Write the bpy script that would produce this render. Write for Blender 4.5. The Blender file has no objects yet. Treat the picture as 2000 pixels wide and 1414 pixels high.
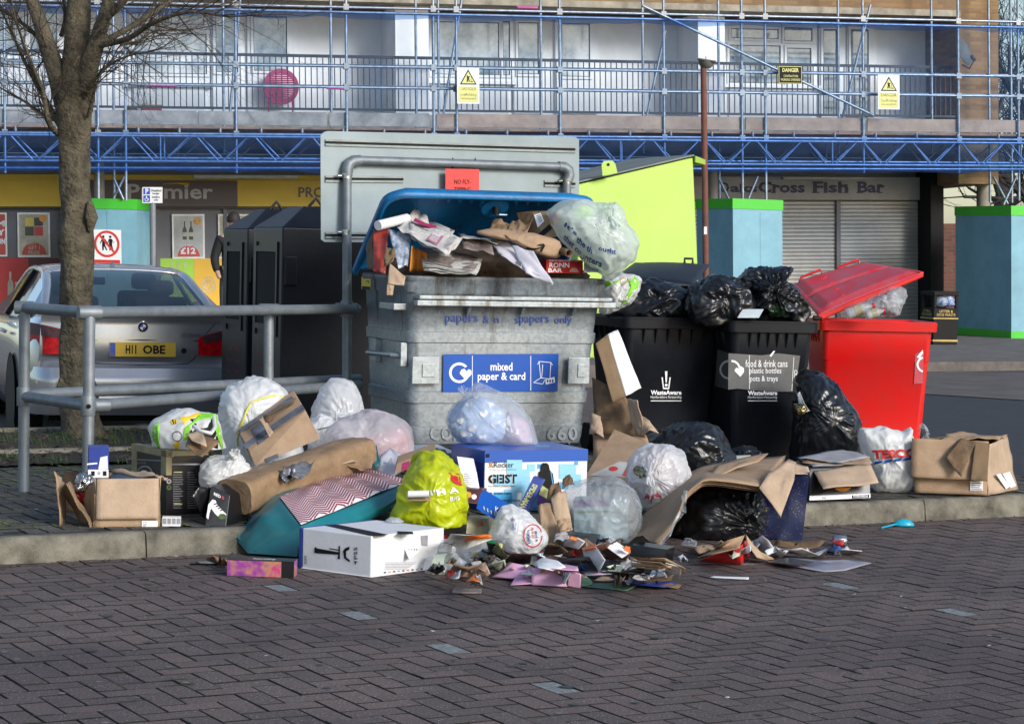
import bpy, bmesh, math, random
import numpy as np
from mathutils import Vector, Matrix, noise
from mathutils.bvhtree import BVHTree
R=math.radians
# ---------------------------------------------------------------- camera, world, sun, exposure
scene=bpy.context.scene
COL=scene.collection
FPX=4458.0; PITCH=0.0492; ROLL=-0.0225; CAMH=1.482
cp,sp,cr,sr=math.cos(PITCH),math.sin(PITCH),math.cos(ROLL),math.sin(ROLL)
CAM=Vector((0,0,CAMH)); FWD=Vector((0,cp,-sp)); r0=Vector((1,0,0)); u0=Vector((0,sp,cp))
RT=cr*r0-sr*u0; UP=sr*r0+cr*u0
cd=bpy.data.cameras.new('camera'); cam=bpy.data.objects.new('camera',cd); COL.objects.link(cam)
cd.sensor_width=36; cd.lens=36*FPX/2000; cd.clip_start=.1; cd.clip_end=2000
m=Matrix((RT,UP,-FWD)).transposed().to_4x4(); m.translation=CAM; cam.matrix_world=m
scene.camera=cam
SUN_AZ=136; SUN_EL=24      # degrees; azimuth clockwise from +Y (view direction)
w=bpy.data.worlds.new('World'); scene.world=w; w.use_nodes=True
nt=w.node_tree; bg=nt.nodes['Background']; sky=nt.nodes.new('ShaderNodeTexSky')
sky.sky_type='NISHITA'; sky.sun_disc=False; sky.sun_elevation=R(SUN_EL); sky.sun_rotation=R(SUN_AZ)
sky.dust_density=1.2; sky.air_density=1.0; sky.ozone_density=1.2
nt.links.new(sky.outputs[0],bg.inputs[0]); bg.inputs[1].default_value=.135
sd=bpy.data.lights.new('sun','SUN'); so=bpy.data.objects.new('sun',sd); COL.objects.link(so)
sd.energy=2.35; sd.angle=R(18); sd.color=(1,.98,.95)
dv=Vector((math.sin(R(SUN_AZ))*math.cos(R(SUN_EL)),math.cos(R(SUN_AZ))*math.cos(R(SUN_EL)),math.sin(R(SUN_EL))))
so.rotation_euler=dv.to_track_quat('Z','Y').to_euler(); so.location=(6,-6,9)
scene.view_settings.view_transform='Standard'; scene.view_settings.look='None'; scene.view_settings.gamma=1
scene.view_settings.exposure=0.42

# ---------------------------------------------------------------- helpers
def P(x,y,Z): return CAM+RT*((x-1000)/FPX*Z)+UP*(-(y-707)/FPX*Z)+FWD*Z
def ray(x,y): return RT*((x-1000)/FPX)+UP*(-(y-707)/FPX)+FWD
def G(x,y,z=0.0):
    d=ray(x,y); t=(z-CAMH)/d.z; return CAM+d*t
def GZ(x,y,z=0.0): return (z-CAMH)/ray(x,y).z     # depth of that ground point
PV=.12                                              # pavement height
rnd=random.Random(7)
def fbm(p,o=3):
    s=0;a=.5
    for i in range(o): s+=a*noise.noise(p); p=p*2.03+Vector((3.1,1.7,5.2)); a*=.5
    return s
MATS={}
def mat(n,c,r=.6,m=0,var=.12,vs=6,bump=.15,bs=60,alpha=1,trans=0,c2=None,spec=.5,coat=0,tl=0,emit=0,det=6):
    if n in MATS: return MATS[n]
    M=bpy.data.materials.new(n); MATS[n]=M; M.use_nodes=True; t=M.node_tree; N=t.nodes; K=t.links
    b=N['Principled BSDF']; b.inputs['Roughness'].default_value=r; b.inputs['Metallic'].default_value=m
    b.inputs['Specular IOR Level'].default_value=spec; b.inputs['Coat Weight'].default_value=coat
    if trans: b.inputs['Transmission Weight'].default_value=trans
    tc=N.new('ShaderNodeTexCoord')
    c=tuple(c); c2=tuple(c2) if c2 else tuple(max(0,v*(1-2.2*var)) for v in c)
    if var>0 or c2!=c:
        nz=N.new('ShaderNodeTexNoise'); nz.inputs['Scale'].default_value=vs; nz.inputs['Detail'].default_value=det; nz.inputs['Roughness'].default_value=.65
        K.new(tc.outputs['Object'],nz.inputs['Vector'])
        rp=N.new('ShaderNodeValToRGB'); rp.color_ramp.elements[0].position=.33; rp.color_ramp.elements[1].position=.67
        rp.color_ramp.elements[0].color=c2+(1,); rp.color_ramp.elements[1].color=c+(1,)
        K.new(nz.outputs['Fac'],rp.inputs['Fac']); K.new(rp.outputs['Color'],b.inputs['Base Color'])
    else: b.inputs['Base Color'].default_value=c+(1,)
    if bump>0:
        nb=N.new('ShaderNodeTexNoise'); nb.inputs['Scale'].default_value=bs; nb.inputs['Detail'].default_value=5
        K.new(tc.outputs['Object'],nb.inputs['Vector'])
        bp=N.new('ShaderNodeBump'); bp.inputs['Strength'].default_value=bump; bp.inputs['Distance'].default_value=.01
        K.new(nb.outputs['Fac'],bp.inputs['Height']); K.new(bp.outputs['Normal'],b.inputs['Normal'])
    out=N['Material Output']; last=b.outputs[0]
    if tl:
        td=N.new('ShaderNodeBsdfTranslucent'); td.inputs[0].default_value=c+(1,); mx=N.new('ShaderNodeMixShader'); mx.inputs[0].default_value=tl
        K.new(last,mx.inputs[1]); K.new(td.outputs[0],mx.inputs[2]); last=mx.outputs[0]
    if alpha<1:
        tr=N.new('ShaderNodeBsdfTransparent'); mx=N.new('ShaderNodeMixShader'); mx.inputs[0].default_value=alpha
        K.new(tr.outputs[0],mx.inputs[1]); K.new(last,mx.inputs[2]); last=mx.outputs[0]
    if emit: b.inputs['Emission Strength'].default_value=emit
    K.new(last,out.inputs['Surface'])
    return M
def node(M,ty): return M.node_tree.nodes.new(ty)
TXT={}
def textmesh(s,bold=0.0,shear=0,spacing=1,sub=0):
    k=(s,bold,shear,spacing,sub)
    if k in TXT: return TXT[k]
    cu=bpy.data.curves.new('t','FONT'); cu.body=s; cu.size=1; cu.offset=bold; cu.shear=shear; cu.space_character=spacing; cu.resolution_u=2
    cu.align_x='LEFT'
    o=bpy.data.objects.new('t',cu); COL.objects.link(o)
    me=bpy.data.meshes.new_from_object(o.evaluated_get(bpy.context.evaluated_depsgraph_get()))
    bpy.data.objects.remove(o); bpy.data.curves.remove(cu)
    bm=bmesh.new(); bm.from_mesh(me)
    if sub:
        bmesh.ops.triangulate(bm,faces=bm.faces[:])
        bmesh.ops.subdivide_edges(bm,edges=[e for e in bm.edges if e.calc_length()>.12],cuts=sub)
        bmesh.ops.triangulate(bm,faces=bm.faces[:])
    V=np.array([v.co[:2] for v in bm.verts]) if bm.verts else np.zeros((0,2))
    bm.verts.index_update(); Fc=[[v.index for v in f.verts] for f in bm.faces]; bm.free(); bpy.data.meshes.remove(me)
    if len(V):
        V=V-V.min(0); wd,ht=V.max(0); V=V/np.array([max(wd,1e-6),max(ht,1e-6)])
    else: wd=ht=1
    TXT[k]=(V,Fc,wd/ht); return TXT[k]
class MB:
    def __init__(s,smooth=False): s.v=[];s.f=[];s.m=[];s.ml=[];s.sm=[];s.smooth=smooth
    def mi(s,M):
        if M not in s.ml: s.ml.append(M)
        return s.ml.index(M)
    def add(s,vs,fs,M,smooth=None):
        o=len(s.v); s.v+=[Vector(v) for v in vs]; i=s.mi(M); sm=s.smooth if smooth is None else smooth
        for f in fs: s.f.append([o+k for k in f]); s.m.append(i); s.sm.append(sm)
        return s
    def poly(s,pts,M): return s.add(pts,[list(range(len(pts)))],M)
    def hexa(s,q,off,M):      # q: 4 points of a face (ccw seen from outside), off: vector to the far face
        q=[Vector(p) for p in q]; b=[p+Vector(off) for p in q]
        return s.add(q+b,[(0,1,2,3),(7,6,5,4),(0,4,5,1),(1,5,6,2),(2,6,7,3),(3,7,4,0)],M)
    def box(s,c,sz,M,rot=None,frame=None):
        hx,hy,hz=[k/2 for k in sz]; L=[Vector((a*hx,b*hy,d*hz)) for d in(-1,1) for a,b in((-1,-1),(1,-1),(1,1),(-1,1))]
        if rot is not None: L=[rot@p for p in L]
        L=[p+Vector(c) for p in L]
        return s.add(L,[(3,2,1,0),(4,5,6,7),(0,1,5,4),(1,2,6,5),(2,3,7,6),(3,0,4,7)],M)
    def tube(s,pts,r,M,seg=10,cap=True,smooth=True,jit=0):
        pts=[Vector(p) for p in pts]; n=len(pts); rs=r if isinstance(r,(list,tuple)) else [r]*n
        vs=[];prev=None
        for i,p in enumerate(pts):
            t=(pts[min(i+1,n-1)]-pts[max(i-1,0)]).normalized()
            if prev is None: a=t.orthogonal().normalized()
            else:
                a=(prev-t*prev.dot(t)); a=a.normalized() if a.length>1e-6 else t.orthogonal().normalized()
            prev=a; b=t.cross(a)
            for k in range(seg):
                an=2*math.pi*k/seg; rr=rs[i]
                if jit: rr*=1+jit*noise.noise(Vector((p.x*3+math.cos(an)*1.3,p.y*3+math.sin(an)*1.3,p.z*5)))
                vs.append(p+(a*math.cos(an)+b*math.sin(an))*rr)
        fs=[[i*seg+k,i*seg+(k+1)%seg,(i+1)*seg+(k+1)%seg,(i+1)*seg+k] for i in range(n-1) for k in range(seg)]
        s.add(vs,fs,M,smooth)
        if cap: s.add(vs[:seg],[list(range(seg))[::-1]],M,False); s.add(vs[-seg:],[list(range(seg))],M,False)
        return s
    def disc(s,c,nrm,r,th,M,seg=24,r2=None):
        n=Vector(nrm).normalized(); return s.tube([Vector(c),Vector(c)+n*th],[r,r2 or r],M,seg,True,False)
    def grid(s,nu,nv,fn,M,smooth=True,wrapu=False):
        vs=[fn(i/(nu if wrapu else nu-1),j/(nv-1)) for j in range(nv) for i in range(nu)]
        fs=[]
        for j in range(nv-1):
            for i in range(nu if wrapu else nu-1):
                a=j*nu+i;b=j*nu+(i+1)%nu; fs.append([a,b,b+nu,a+nu])
        return s.add(vs,fs,M,smooth)
    def text(s,t,fn,rect,M,bold=0.0,shear=0,spacing=1,sub=0,fit=False,flip=False):
        # fn(s,t)->point ; rect=(s0,t0,s1,t1) in that face's 0..1 space
        V,Fc,ar=textmesh(t,bold,shear,spacing,sub); a0,b0,a1,b1=rect
        return s.add([fn(a0+(a1-a0)*x,b0+(b1-b0)*y) for x,y in V],Fc,M,False)
def bil(p00,p10,p11,p01,off=.0015):
    p00,p10,p11,p01=[Vector(p) for p in(p00,p10,p11,p01)]
    n=(p10-p00).cross(p01-p00).normalized()
    def f(a,b,o=off): return p00*(1-a)*(1-b)+p10*a*(1-b)+p11*a*b+p01*(1-a)*b+n*o
    return f
def frect(mb,f,a0,b0,a1,b1,M,o=None,n=1):
    k={} if o is None else {'o':o}
    mb.add([f(a0,b0,**k),f(a1,b0,**k),f(a1,b1,**k),f(a0,b1,**k)],[(0,1,2,3)],M)
def fpoly(mb,f,pts,M,o=None):
    k={} if o is None else {'o':o}
    mb.poly([f(a,b,**k) for a,b in pts],M)
def mk(name,mb,parent=None,label=None,bevel=0,solid=0,subsurf=0,wn=False):
    me=bpy.data.meshes.new(name); me.from_pydata([tuple(v) for v in mb.v],[],mb.f)
    for M in mb.ml: me.materials.append(M)
    me.polygons.foreach_set('material_index',mb.m); me.polygons.foreach_set('use_smooth',mb.sm); me.update()
    o=bpy.data.objects.new(name,me); COL.objects.link(o)
    if label: o['label']=label
    if parent is not None: o.parent=parent
    if solid:
        md=o.modifiers.new('s','SOLIDIFY'); md.thickness=solid; md.offset=0
    if bevel:
        md=o.modifiers.new('b','BEVEL'); md.width=bevel; md.segments=2; md.limit_method='ANGLE'; md.angle_limit=R(40)
    if subsurf:
        md=o.modifiers.new('u','SUBSURF'); md.levels=subsurf; md.render_levels=subsurf
    return o
def tagit(o,label,cat,group=None,kind=None):
    if kind: o['kind']=kind
    if label: o['label']=label
    if cat: o['category']=cat
    if group: o['group']=group
    return o
def basept(vs):
    a=np.array([tuple(v) for v in vs]); lo=a.min(0); hi=a.max(0); return Vector(((lo[0]+hi[0])/2,(lo[1]+hi[1])/2,lo[2]))
def single(name,mb,label,cat,group=None,kind=None,**k):
    b=basept(mb.v); mb.v=[v-b for v in mb.v]; o=mk(name,mb,**k); o.location=b; return tagit(o,label,cat,group,kind)
def struct(name,mb,kind='structure',label=None,**k):
    o=mk(name,mb,**k); o['kind']=kind
    if label: o['label']=label
    return o
class Thing:
    def __init__(s,name,label,cat,group=None):
        s.e=bpy.data.objects.new(name,None); COL.objects.link(s.e); s.e.empty_display_size=.1; tagit(s.e,label,cat,group); s.parts=[]
    def part(s,name,mb,parent=None,label=None,**k):
        if not mb.v: return s.e
        o=mk(name,mb,parent or s.e,label,**k); s.parts.append(o); return o
    def done(s):
        n=[]
        for o in s.parts:
            a=np.empty(len(o.data.vertices)*3); o.data.vertices.foreach_get('co',a); a=a.reshape(-1,3); n.append((a.min(0),a.max(0)))
        lo=np.min([k[0] for k in n],0); hi=np.max([k[1] for k in n],0); b=Vector(((lo[0]+hi[0])/2,(lo[1]+hi[1])/2,lo[2]))
        for me in {o.data for o in s.parts}: me.transform(Matrix.Translation(-b))
        s.e.location=b; return s.e
# ---------------------------------------------------------------- inflated bags
def bag(outl,Z,depth,M,knot=None,seed=0,wr=.02,zmin=PV,nu=144,nv=72,px=True,pleat=1.0,pw=2.3,nf=1.0,smooth_out=1):
    """outl: px outline (star shaped). Z: depth of its middle plane. depth: half thickness in m."""
    s=FPX/Z; cx=sum(p[0] for p in outl)/len(outl); cy=sum(p[1] for p in outl)/len(outl)
    c=P(cx,cy,Z); hR=Vector((RT.x,RT.y,0)).normalized(); hU=Vector((0,0,1)); hA=Vector((0,1,0))
    ang=[];rad=[]
    pts=[Vector((p[0]-cx,-(p[1]-cy))) for p in outl]; n=len(pts)
    # sample radius over angle by ray/segment intersection
    rr=[]
    for k in range(nu):
        a=2*math.pi*k/nu; d=Vector((math.cos(a),math.sin(a))); best=1
        for i in range(n):
            p,q=pts[i],pts[(i+1)%n]; e=q-p; den=d.x*e.y-d.y*e.x
            if abs(den)<1e-9: continue
            t=(p.x*e.y-p.y*e.x)/den; u=(p.x*d.y-p.y*d.x)/den
            if t>0 and -1e-6<=u<=1+1e-6: best=max(best,t)
        rr.append(best)
    for _ in range(smooth_out): rr=[(rr[k-1]+2*rr[k]+rr[(k+1)%nu])/4 for k in range(nu)]
    rr=[q/s for q in rr]; size=max(rr)
    kv=None
    if knot: kv=Vector(((knot[0]-cx)/s,-(knot[1]-cy)/s, -(knot[2] if len(knot)>2 else 0)*depth))
    sv=Vector((seed*3.7,seed*1.3,seed*2.1)); L=[]
    for j in range(nv):
        ph=math.pi*j/(nv-1)
        for k in range(nu):
            a=2*math.pi*k/nu; si=max(0,math.sin(ph))**(2/pw); co=math.cos(ph); dd=-(abs(co)**(2/pw))*(1 if co>0 else -1)*depth
            L.append(Vector((math.cos(a)*rr[k]*si,math.sin(a)*rr[k]*si,dd)))
    out=[]; fz=1/size
    for p in L:
        q=p*fz
        nn=Vector((p.x/(size),p.y/size,p.z/depth)); nn=nn.normalized() if nn.length>1e-6 else Vector((0,0,1))
        q2=q*2.1*nf+sv
        wv=Vector((noise.noise(q*1.6+sv),noise.noise(q*1.6+sv*2),noise.noise(q*1.6-sv)))*.9
        lo_=noise.noise(q*1.5*nf+sv); rid=1-2.6*abs(noise.noise((q+wv*.35)*2.0*nf+sv)); rid2=1-2.6*abs(noise.noise((q+wv*.25)*4.3*nf+sv*1.7)); rid3=1-2.6*abs(noise.noise((q+wv*.15)*9*nf+sv))
        h=wr*(lo_*1.1+max(rid,-.4)*.5+max(rid2,-.3)*.3+max(rid3,-.2)*.13-.2)
        if kv is not None:
            d=p-kv; dl=d.length/size; an=math.atan2(d.y,d.x)
            pn=noise.noise(Vector((math.cos(an)*6+sv.x,math.sin(an)*6,dl*1.2+d.z/size*3)))
            pn2=noise.noise(Vector((math.cos(an)*14,math.sin(an)*14+sv.x,dl*1.5+d.z/size*5)))
            wgt=math.exp(-dl*2.0)
            h=h*(1-wgt*.4)+pleat*wr*(1.1*(.5-abs(pn)*2)+.5*(.4-abs(pn2)*2))*wgt*min(1,dl*5)
        p=p+nn*h
        v=c+hR*p.x+hU*p.y+hA*p.z
        if v.z<zmin+.002: v.z=zmin+.002+.0005*abs(noise.noise(q2))
        out.append(v)
    mb=MB(True)
    fs=[[j*nu+k,j*nu+(k+1)%nu,(j+1)*nu+(k+1)%nu,(j+1)*nu+k] for j in range(nv-1) for k in range(nu)]
    mb.add(out,fs,M); return mb
def bvh(mb): return BVHTree.FromPolygons([tuple(v) for v in mb.v],mb.f)
def cast(b,x,y,o=.003):
    d=ray(x,y).normalized(); h=b.ray_cast(CAM,d,100)
    return (h[0]-d*o) if h[0] is not None else None
def textbag(b,t,px,M,bold=0,shear=0,o=.004,sub=1):
    # px: quad of 4 px corners p00(bottom-left),p10,p11,p01
    V,Fc,ar=textmesh(t,bold,shear,1,sub); out=[];ok=[]
    p00,p10,p11,p01=[Vector(p) for p in px]
    for a,c in V:
        q=p00*(1-a)*(1-c)+p10*a*(1-c)+p11*a*c+p01*(1-a)*c; h=cast(b,q.x,q.y,o); ok.append(h is not None); out.append(h or Vector((0,0,0)))
    mb=MB(); F2=[f for f in Fc if all(ok[i] for i in f)]
    if not F2: return None
    use=sorted({i for f in F2 for i in f}); mp={i:k for k,i in enumerate(use)}
    mb.add([out[i] for i in use],[[mp[i] for i in f] for f in F2],M); return mb
def patchbag(b,poly,M,o=.003,mb=None,res=10):
    # small filled patch laid over a bag (poly in px), fan-subdivided
    mb=mb or MB(True); c=Vector((sum(p[0] for p in poly)/len(poly),sum(p[1] for p in poly)/len(poly))); n=len(poly); rings=4; vs=[];bad=False
    for r_ in range(1,rings+1):
        for p in poly:
            q=c+(Vector(p)-c)*r_/rings; h=cast(b,q.x,q.y,o); sh_=.93
            while h is None and sh_>.3: qq=c+(q-c)*sh_; h=cast(b,qq.x,qq.y,o); sh_-=.08
            if h is None: bad=True; h=Vector((0,0,0))
            vs.append(h)
    hc=cast(b,c.x,c.y,o)
    if bad or hc is None: return mb
    vs.append(hc); fs=[[k,(k+1)%n,rings*n] for k in range(n)]
    for r_ in range(rings-1): fs+=[[r_*n+k,(r_+1)*n+k,(r_+1)*n+(k+1)%n,r_*n+(k+1)%n] for k in range(n)]
    mb.add(vs,fs,M); return mb
# ================================================================ GROUND
TH=.50103; OFF=Vector((-.18345,8.87258)); eA=Vector((math.cos(TH),math.sin(TH))); eB=Vector((math.sin(TH),-math.cos(TH)))
def paver_mat(name,ca,cb,cc,moss=(.05,.07,.02)):
    M=mat(name,ca,.72,0,.12,1.2,.55,420,spec=.35); t=M.node_tree; N=t.nodes; K=t.links; b=N['Principled BSDF']
    base=b.inputs['Base Color'].links[0].from_socket
    at=N.new('ShaderNodeAttribute'); at.attribute_name='tint'
    rp=N.new('ShaderNodeValToRGB'); e=rp.color_ramp.elements; e[0].color=ca+(1,); e[1].color=cc+(1,); k=e.new(.5); k.color=cb+(1,)
    K.new(at.outputs['Fac'],rp.inputs['Fac'])
    tc=N.new('ShaderNodeTexCoord')
    mx=N.new('ShaderNodeMix'); mx.data_type='RGBA'; mx.inputs['Factor'].default_value=.25; K.new(rp.outputs[0],mx.inputs['A']); K.new(base,mx.inputs['B'])
    # light and dark aggregate speckle
    n1=N.new('ShaderNodeTexNoise'); n1.inputs['Scale'].default_value=150; n1.inputs['Detail'].default_value=2; K.new(tc.outputs['Object'],n1.inputs['Vector'])
    r1=N.new('ShaderNodeValToRGB'); r1.color_ramp.elements[0].position=.25; r1.color_ramp.elements[0].color=(.3,.3,.3,1); r1.color_ramp.elements[1].position=.6; r1.color_ramp.elements[1].color=(1.15,1.15,1.15,1)
    K.new(n1.outputs['Fac'],r1.inputs['Fac'])
    m2=N.new('ShaderNodeMix'); m2.data_type='RGBA'; m2.blend_type='MULTIPLY'; m2.inputs['Factor'].default_value=1; K.new(mx.outputs['Result'],m2.inputs['A']); K.new(r1.outputs[0],m2.inputs['B'])
    n2=N.new('ShaderNodeTexNoise'); n2.inputs['Scale'].default_value=105; n2.inputs['Detail'].default_value=1; K.new(tc.outputs['Object'],n2.inputs['Vector'])
    r2=N.new('ShaderNodeValToRGB'); r2.color_ramp.elements[0].position=.66; r2.color_ramp.elements[0].color=(0,0,0,1); r2.color_ramp.elements[1].position=.70; r2.color_ramp.elements[1].color=(1,1,1,1)
    K.new(n2.outputs['Fac'],r2.inputs['Fac'])
    m3=N.new('ShaderNodeMix'); m3.data_type='RGBA'; K.new(r2.outputs[0],m3.inputs['Factor']); K.new(m2.outputs['Result'],m3.inputs['A']); m3.inputs['B'].default_value=(.42,.38,.36,1)
    # large stains
    n4=N.new('ShaderNodeTexNoise'); n4.inputs['Scale'].default_value=.9; n4.inputs['Detail'].default_value=4; K.new(tc.outputs['Object'],n4.inputs['Vector'])
    r4=N.new('ShaderNodeValToRGB'); r4.color_ramp.elements[0].position=.3; r4.color_ramp.elements[0].color=(.62,.62,.64,1); r4.color_ramp.elements[1].position=.7; r4.color_ramp.elements[1].color=(1.1,1.08,1.05,1)
    K.new(n4.outputs['Fac'],r4.inputs['Fac'])
    m4=N.new('ShaderNodeMix'); m4.data_type='RGBA'; m4.blend_type='MULTIPLY'; m4.inputs['Factor'].default_value=1; K.new(m3.outputs['Result'],m4.inputs['A']); K.new(r4.outputs[0],m4.inputs['B'])
    K.new(m4.outputs['Result'],b.inputs['Base Color']); return M
PAV=paver_mat('block_paving',(.128,.098,.092),(.165,.124,.115),(.225,.158,.143))
PAVG=paver_mat('grey_block_paving',(.085,.08,.066),(.11,.1,.083),(.145,.13,.108))
PAVW=mat('white_marker_block',(.30,.32,.32),.75,0,.3,40,.4,300)
DIRT=mat('joint_dirt',(.02,.02,.017),.95,0,.3,3,0)
def jointmat(name,thr,mossc):
    M=mat(name,(.018,.017,.016),.95,0,0,5,0); t=M.node_tree;N=t.nodes;K=t.links;b=N['Principled BSDF']
    tc=N.new('ShaderNodeTexCoord'); n=N.new('ShaderNodeTexNoise'); n.inputs['Scale'].default_value=1.1; n.inputs['Detail'].default_value=8; K.new(tc.outputs['Object'],n.inputs['Vector'])
    r=N.new('ShaderNodeValToRGB'); r.color_ramp.elements[0].position=thr; r.color_ramp.elements[0].color=(.016,.016,.016,1); r.color_ramp.elements[1].position=thr+.1; r.color_ramp.elements[1].color=mossc+(1,)
    K.new(n.outputs['Fac'],r.inputs['Fac']); K.new(r.outputs[0],b.inputs['Base Color']); return M
def paving(name,M,z,test,jm,outline,gap=.0058,seed=1):
    rr=random.Random(seed); V=[];F=[];mi=[];tint=[]
    for p in range(-80,110):
        for q in range(-230,90):
            if (p+q)%4: continue
            for kind in (0,1):
                a0,b0,la,lb=(p,q,1,2) if kind==0 else (p,q+2,2,1)
                c=OFF+(eA*(a0+la/2)+eB*(b0+lb/2))*.1
                if not test(c): continue
                white=kind==0 and ((p==-3 and (q-3)%8==0) or (p==21 and (q+5)%8==0)) and z==0
                j=[rr.gauss(0,.0006) for _ in range(4)]; zz=z+rr.gauss(0,.0009); tx,ty=rr.gauss(0,.004),rr.gauss(0,.004); ch=.0022
                o=len(V)
                for ins,dz in ((0,-.012),(0,-ch*.6),(ch,0)):
                    for k,(s,t) in enumerate(((0,0),(1,0),(1,1),(0,1))):
                        u=(a0+s*la)*.1; v=(b0+t*lb)*.1; g=gap/2+ins+j[k]*.6
                        u+=g if s==0 else -g; v+=g if t==0 else -g
                        w=OFF+eA*u+eB*v; d=w-c
                        V.append((w.x,w.y,zz+dz+d.x*tx+d.y*ty))
                # eB,eA handedness: a->b is clockwise seen from above, so reverse
                F.append((o+11,o+10,o+9,o+8)); n=1
                for ly in (0,4):
                    for k in range(4): F.append((o+ly+k,o+ly+4+k,o+ly+4+(k+1)%4,o+ly+(k+1)%4)); n+=1
                tv=rr.random()*.75+(.25 if rr.random()<.3 else 0)
                mi+=[1 if white else 0]+[2]*(n-1); tint+=[tv]*n
    me=bpy.data.meshes.new(name); me.from_pydata(V,[],F); me.materials.append(M); me.materials.append(PAVW); me.materials.append(DIRT)
    me.polygons.foreach_set('material_index',mi)
    at=me.attributes.new('tint','FLOAT','FACE'); at.data.foreach_set('value',tint); me.update()
    o=bpy.data.objects.new(name,me); COL.objects.link(o); o['kind']='structure'
    mb=MB(); mb.poly([Vector((x,y,z-.007)) for x,y in outline],jm); j=struct(name+'_joints',mb); return o
K0=Vector((-2.3066,10.317)); KD=eA.copy(); KN=Vector((-KD.y,KD.x))
def K(u,v,z=0): w=K0+KD*u+KN*v; return Vector((w.x,w.y,z))   # kerb frame: u along, v behind the kerb face
def kv(c): return (c-K0).dot(KN)
def ku(c): return (c-K0).dot(KD)
MOSS=(.05,.085,.012)
paving('car_park_paving',PAV,0,lambda c: kv(c)<.03 and 5.6<c.y<15 and abs(c.x)<5.5+(c.y-6)*.15,jointmat('mossy_joint',.56,(.03,.045,.012)),[(-6,5.4),(6.5,5.4),(6.5,16),(-6,11)])
mb=MB()
asph=mat('dark_asphalt',(.036,.040,.050),.85,0,.12,3,.5,260)
asphb=mat('worn_asphalt',(.13,.115,.105),.85,0,.2,2,.4,200)
g=mat('ground_sheet',(.075,.075,.078),.9,0,.15,2,.4,150)
mb.poly([Vector(p) for p in((-400,-60,-.22),(400,-60,-.22),(400,600,-.22),(-400,600,-.22))],g); struct('ground',mb)
mb=MB(); f_=lambda x,y,z: G(x,y,z)
# road surfaces on the right (sheets 4 mm apart)
mb.poly([Vector((1.5,14.2,-.02)),Vector((16,14.2,-.02)),Vector((16,40,-.02)),Vector((1.5,40,-.02))],asph); struct('asphalt_road',mb)
a,b_,c_,d_=G(1560,752),G(2000,779),G(2000,725),G(1560,722)
mb=MB(); mb.poly([Vector((p.x,p.y,-.012)) for p in(a+(a-b_)*.7,b_+(b_-a)*2,c_+(c_-d_)*2,d_+(d_-c_)*.7)],asphb); struct('worn_road_strip',mb)
# far pavement with kerb
k1,k2=G(1560,726),G(2000,721); kd=(k2-k1).normalized(); kn=Vector((-kd.y,kd.x,0))
mb=MB(); conc=mat('kerb_concrete',(.30,.275,.22),.9,0,.22,7,.5,140,c2=(.17,.15,.11))
farp=mat('far_pavement_slabs',(.16,.15,.14),.9,0,.2,4,.3,80)
p0=k1-kd*30; p1=k2+kd*14
dz=Vector((0,0,-.25)); mb.hexa([p0+dz,p1+dz,p1+Vector((0,0,.11)),p0+Vector((0,0,.11))],kn*.15,mat('far_kerb',(.15,.13,.115),.9,0,.2,5,.3,90)); struct('far_kerb',mb,bevel=.02)
mb=MB(); q0=p0+kn*.15; q1=p1+kn*.15; mb.hexa([q0,q1,q1+Vector((0,0,.1)),q0+Vector((0,0,.1))],kn*22,farp); struct('far_pavement',mb)
# parking bay paving under the car
bm_=mat('bay_brick_paving',(.13,.1,.09),.85,0,.2,6,.3,120)
mb=MB(); mb.poly([Vector(p) for p in((-14,14.5,-.16),(1.5,17.4,-.16),(1.5,40,-.16),(-14,40,-.16))],bm_); struct('parking_bay',mb)
# kerb stones
j1=G(289,1090); u1=ku(Vector((j1.x,j1.y))); j2=G(1812,1018); u2=ku(Vector((j2.x,j2.y)))
us=[u1-.915*k for k in(3,2,1)]+[u1+k*(u2-u1)/4 for k in range(5)]+[u2+.915*k for k in(1,2,3)]
conc2=mat('kerb_stone',(.25,.23,.18),.92,0,.25,7,.8,160,c2=(.065,.06,.045),det=12)
for i in range(len(us)-1):
    u0_,u1_=us[i]+.003,us[i+1]-.003; mb=MB(); n=14
    prof=[(0,0),(.012,.085),(.02,.11),(.04,.12),(.13,.12),(.13,0)]
    def kf(s,t,u0_=u0_,u1_=u1_):
        k=t*(len(prof)-1); i0=int(min(k,len(prof)-2)); fr=k-i0; v=prof[i0][0]*(1-fr)+prof[i0+1][0]*fr; z=prof[i0][1]*(1-fr)+prof[i0+1][1]*fr
        u=u0_+(u1_-u0_)*s; nz=noise.noise(Vector((u*9,v*30,z*30)))*.004+max(0,noise.noise(Vector((u*14,3,z*9)))-.3)*.02; return K(u,v-nz,max(z-abs(nz)*.6,-.01) if z>.02 else -.02)
    mb.grid(30,len(prof),kf,conc2,True)
    for u in(u0_,u1_): mb.poly([K(u,v,z) for v,z in prof][::(-1 if u==u0_ else 1)],conc2)
    struct('kerb_stone',mb)
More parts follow.
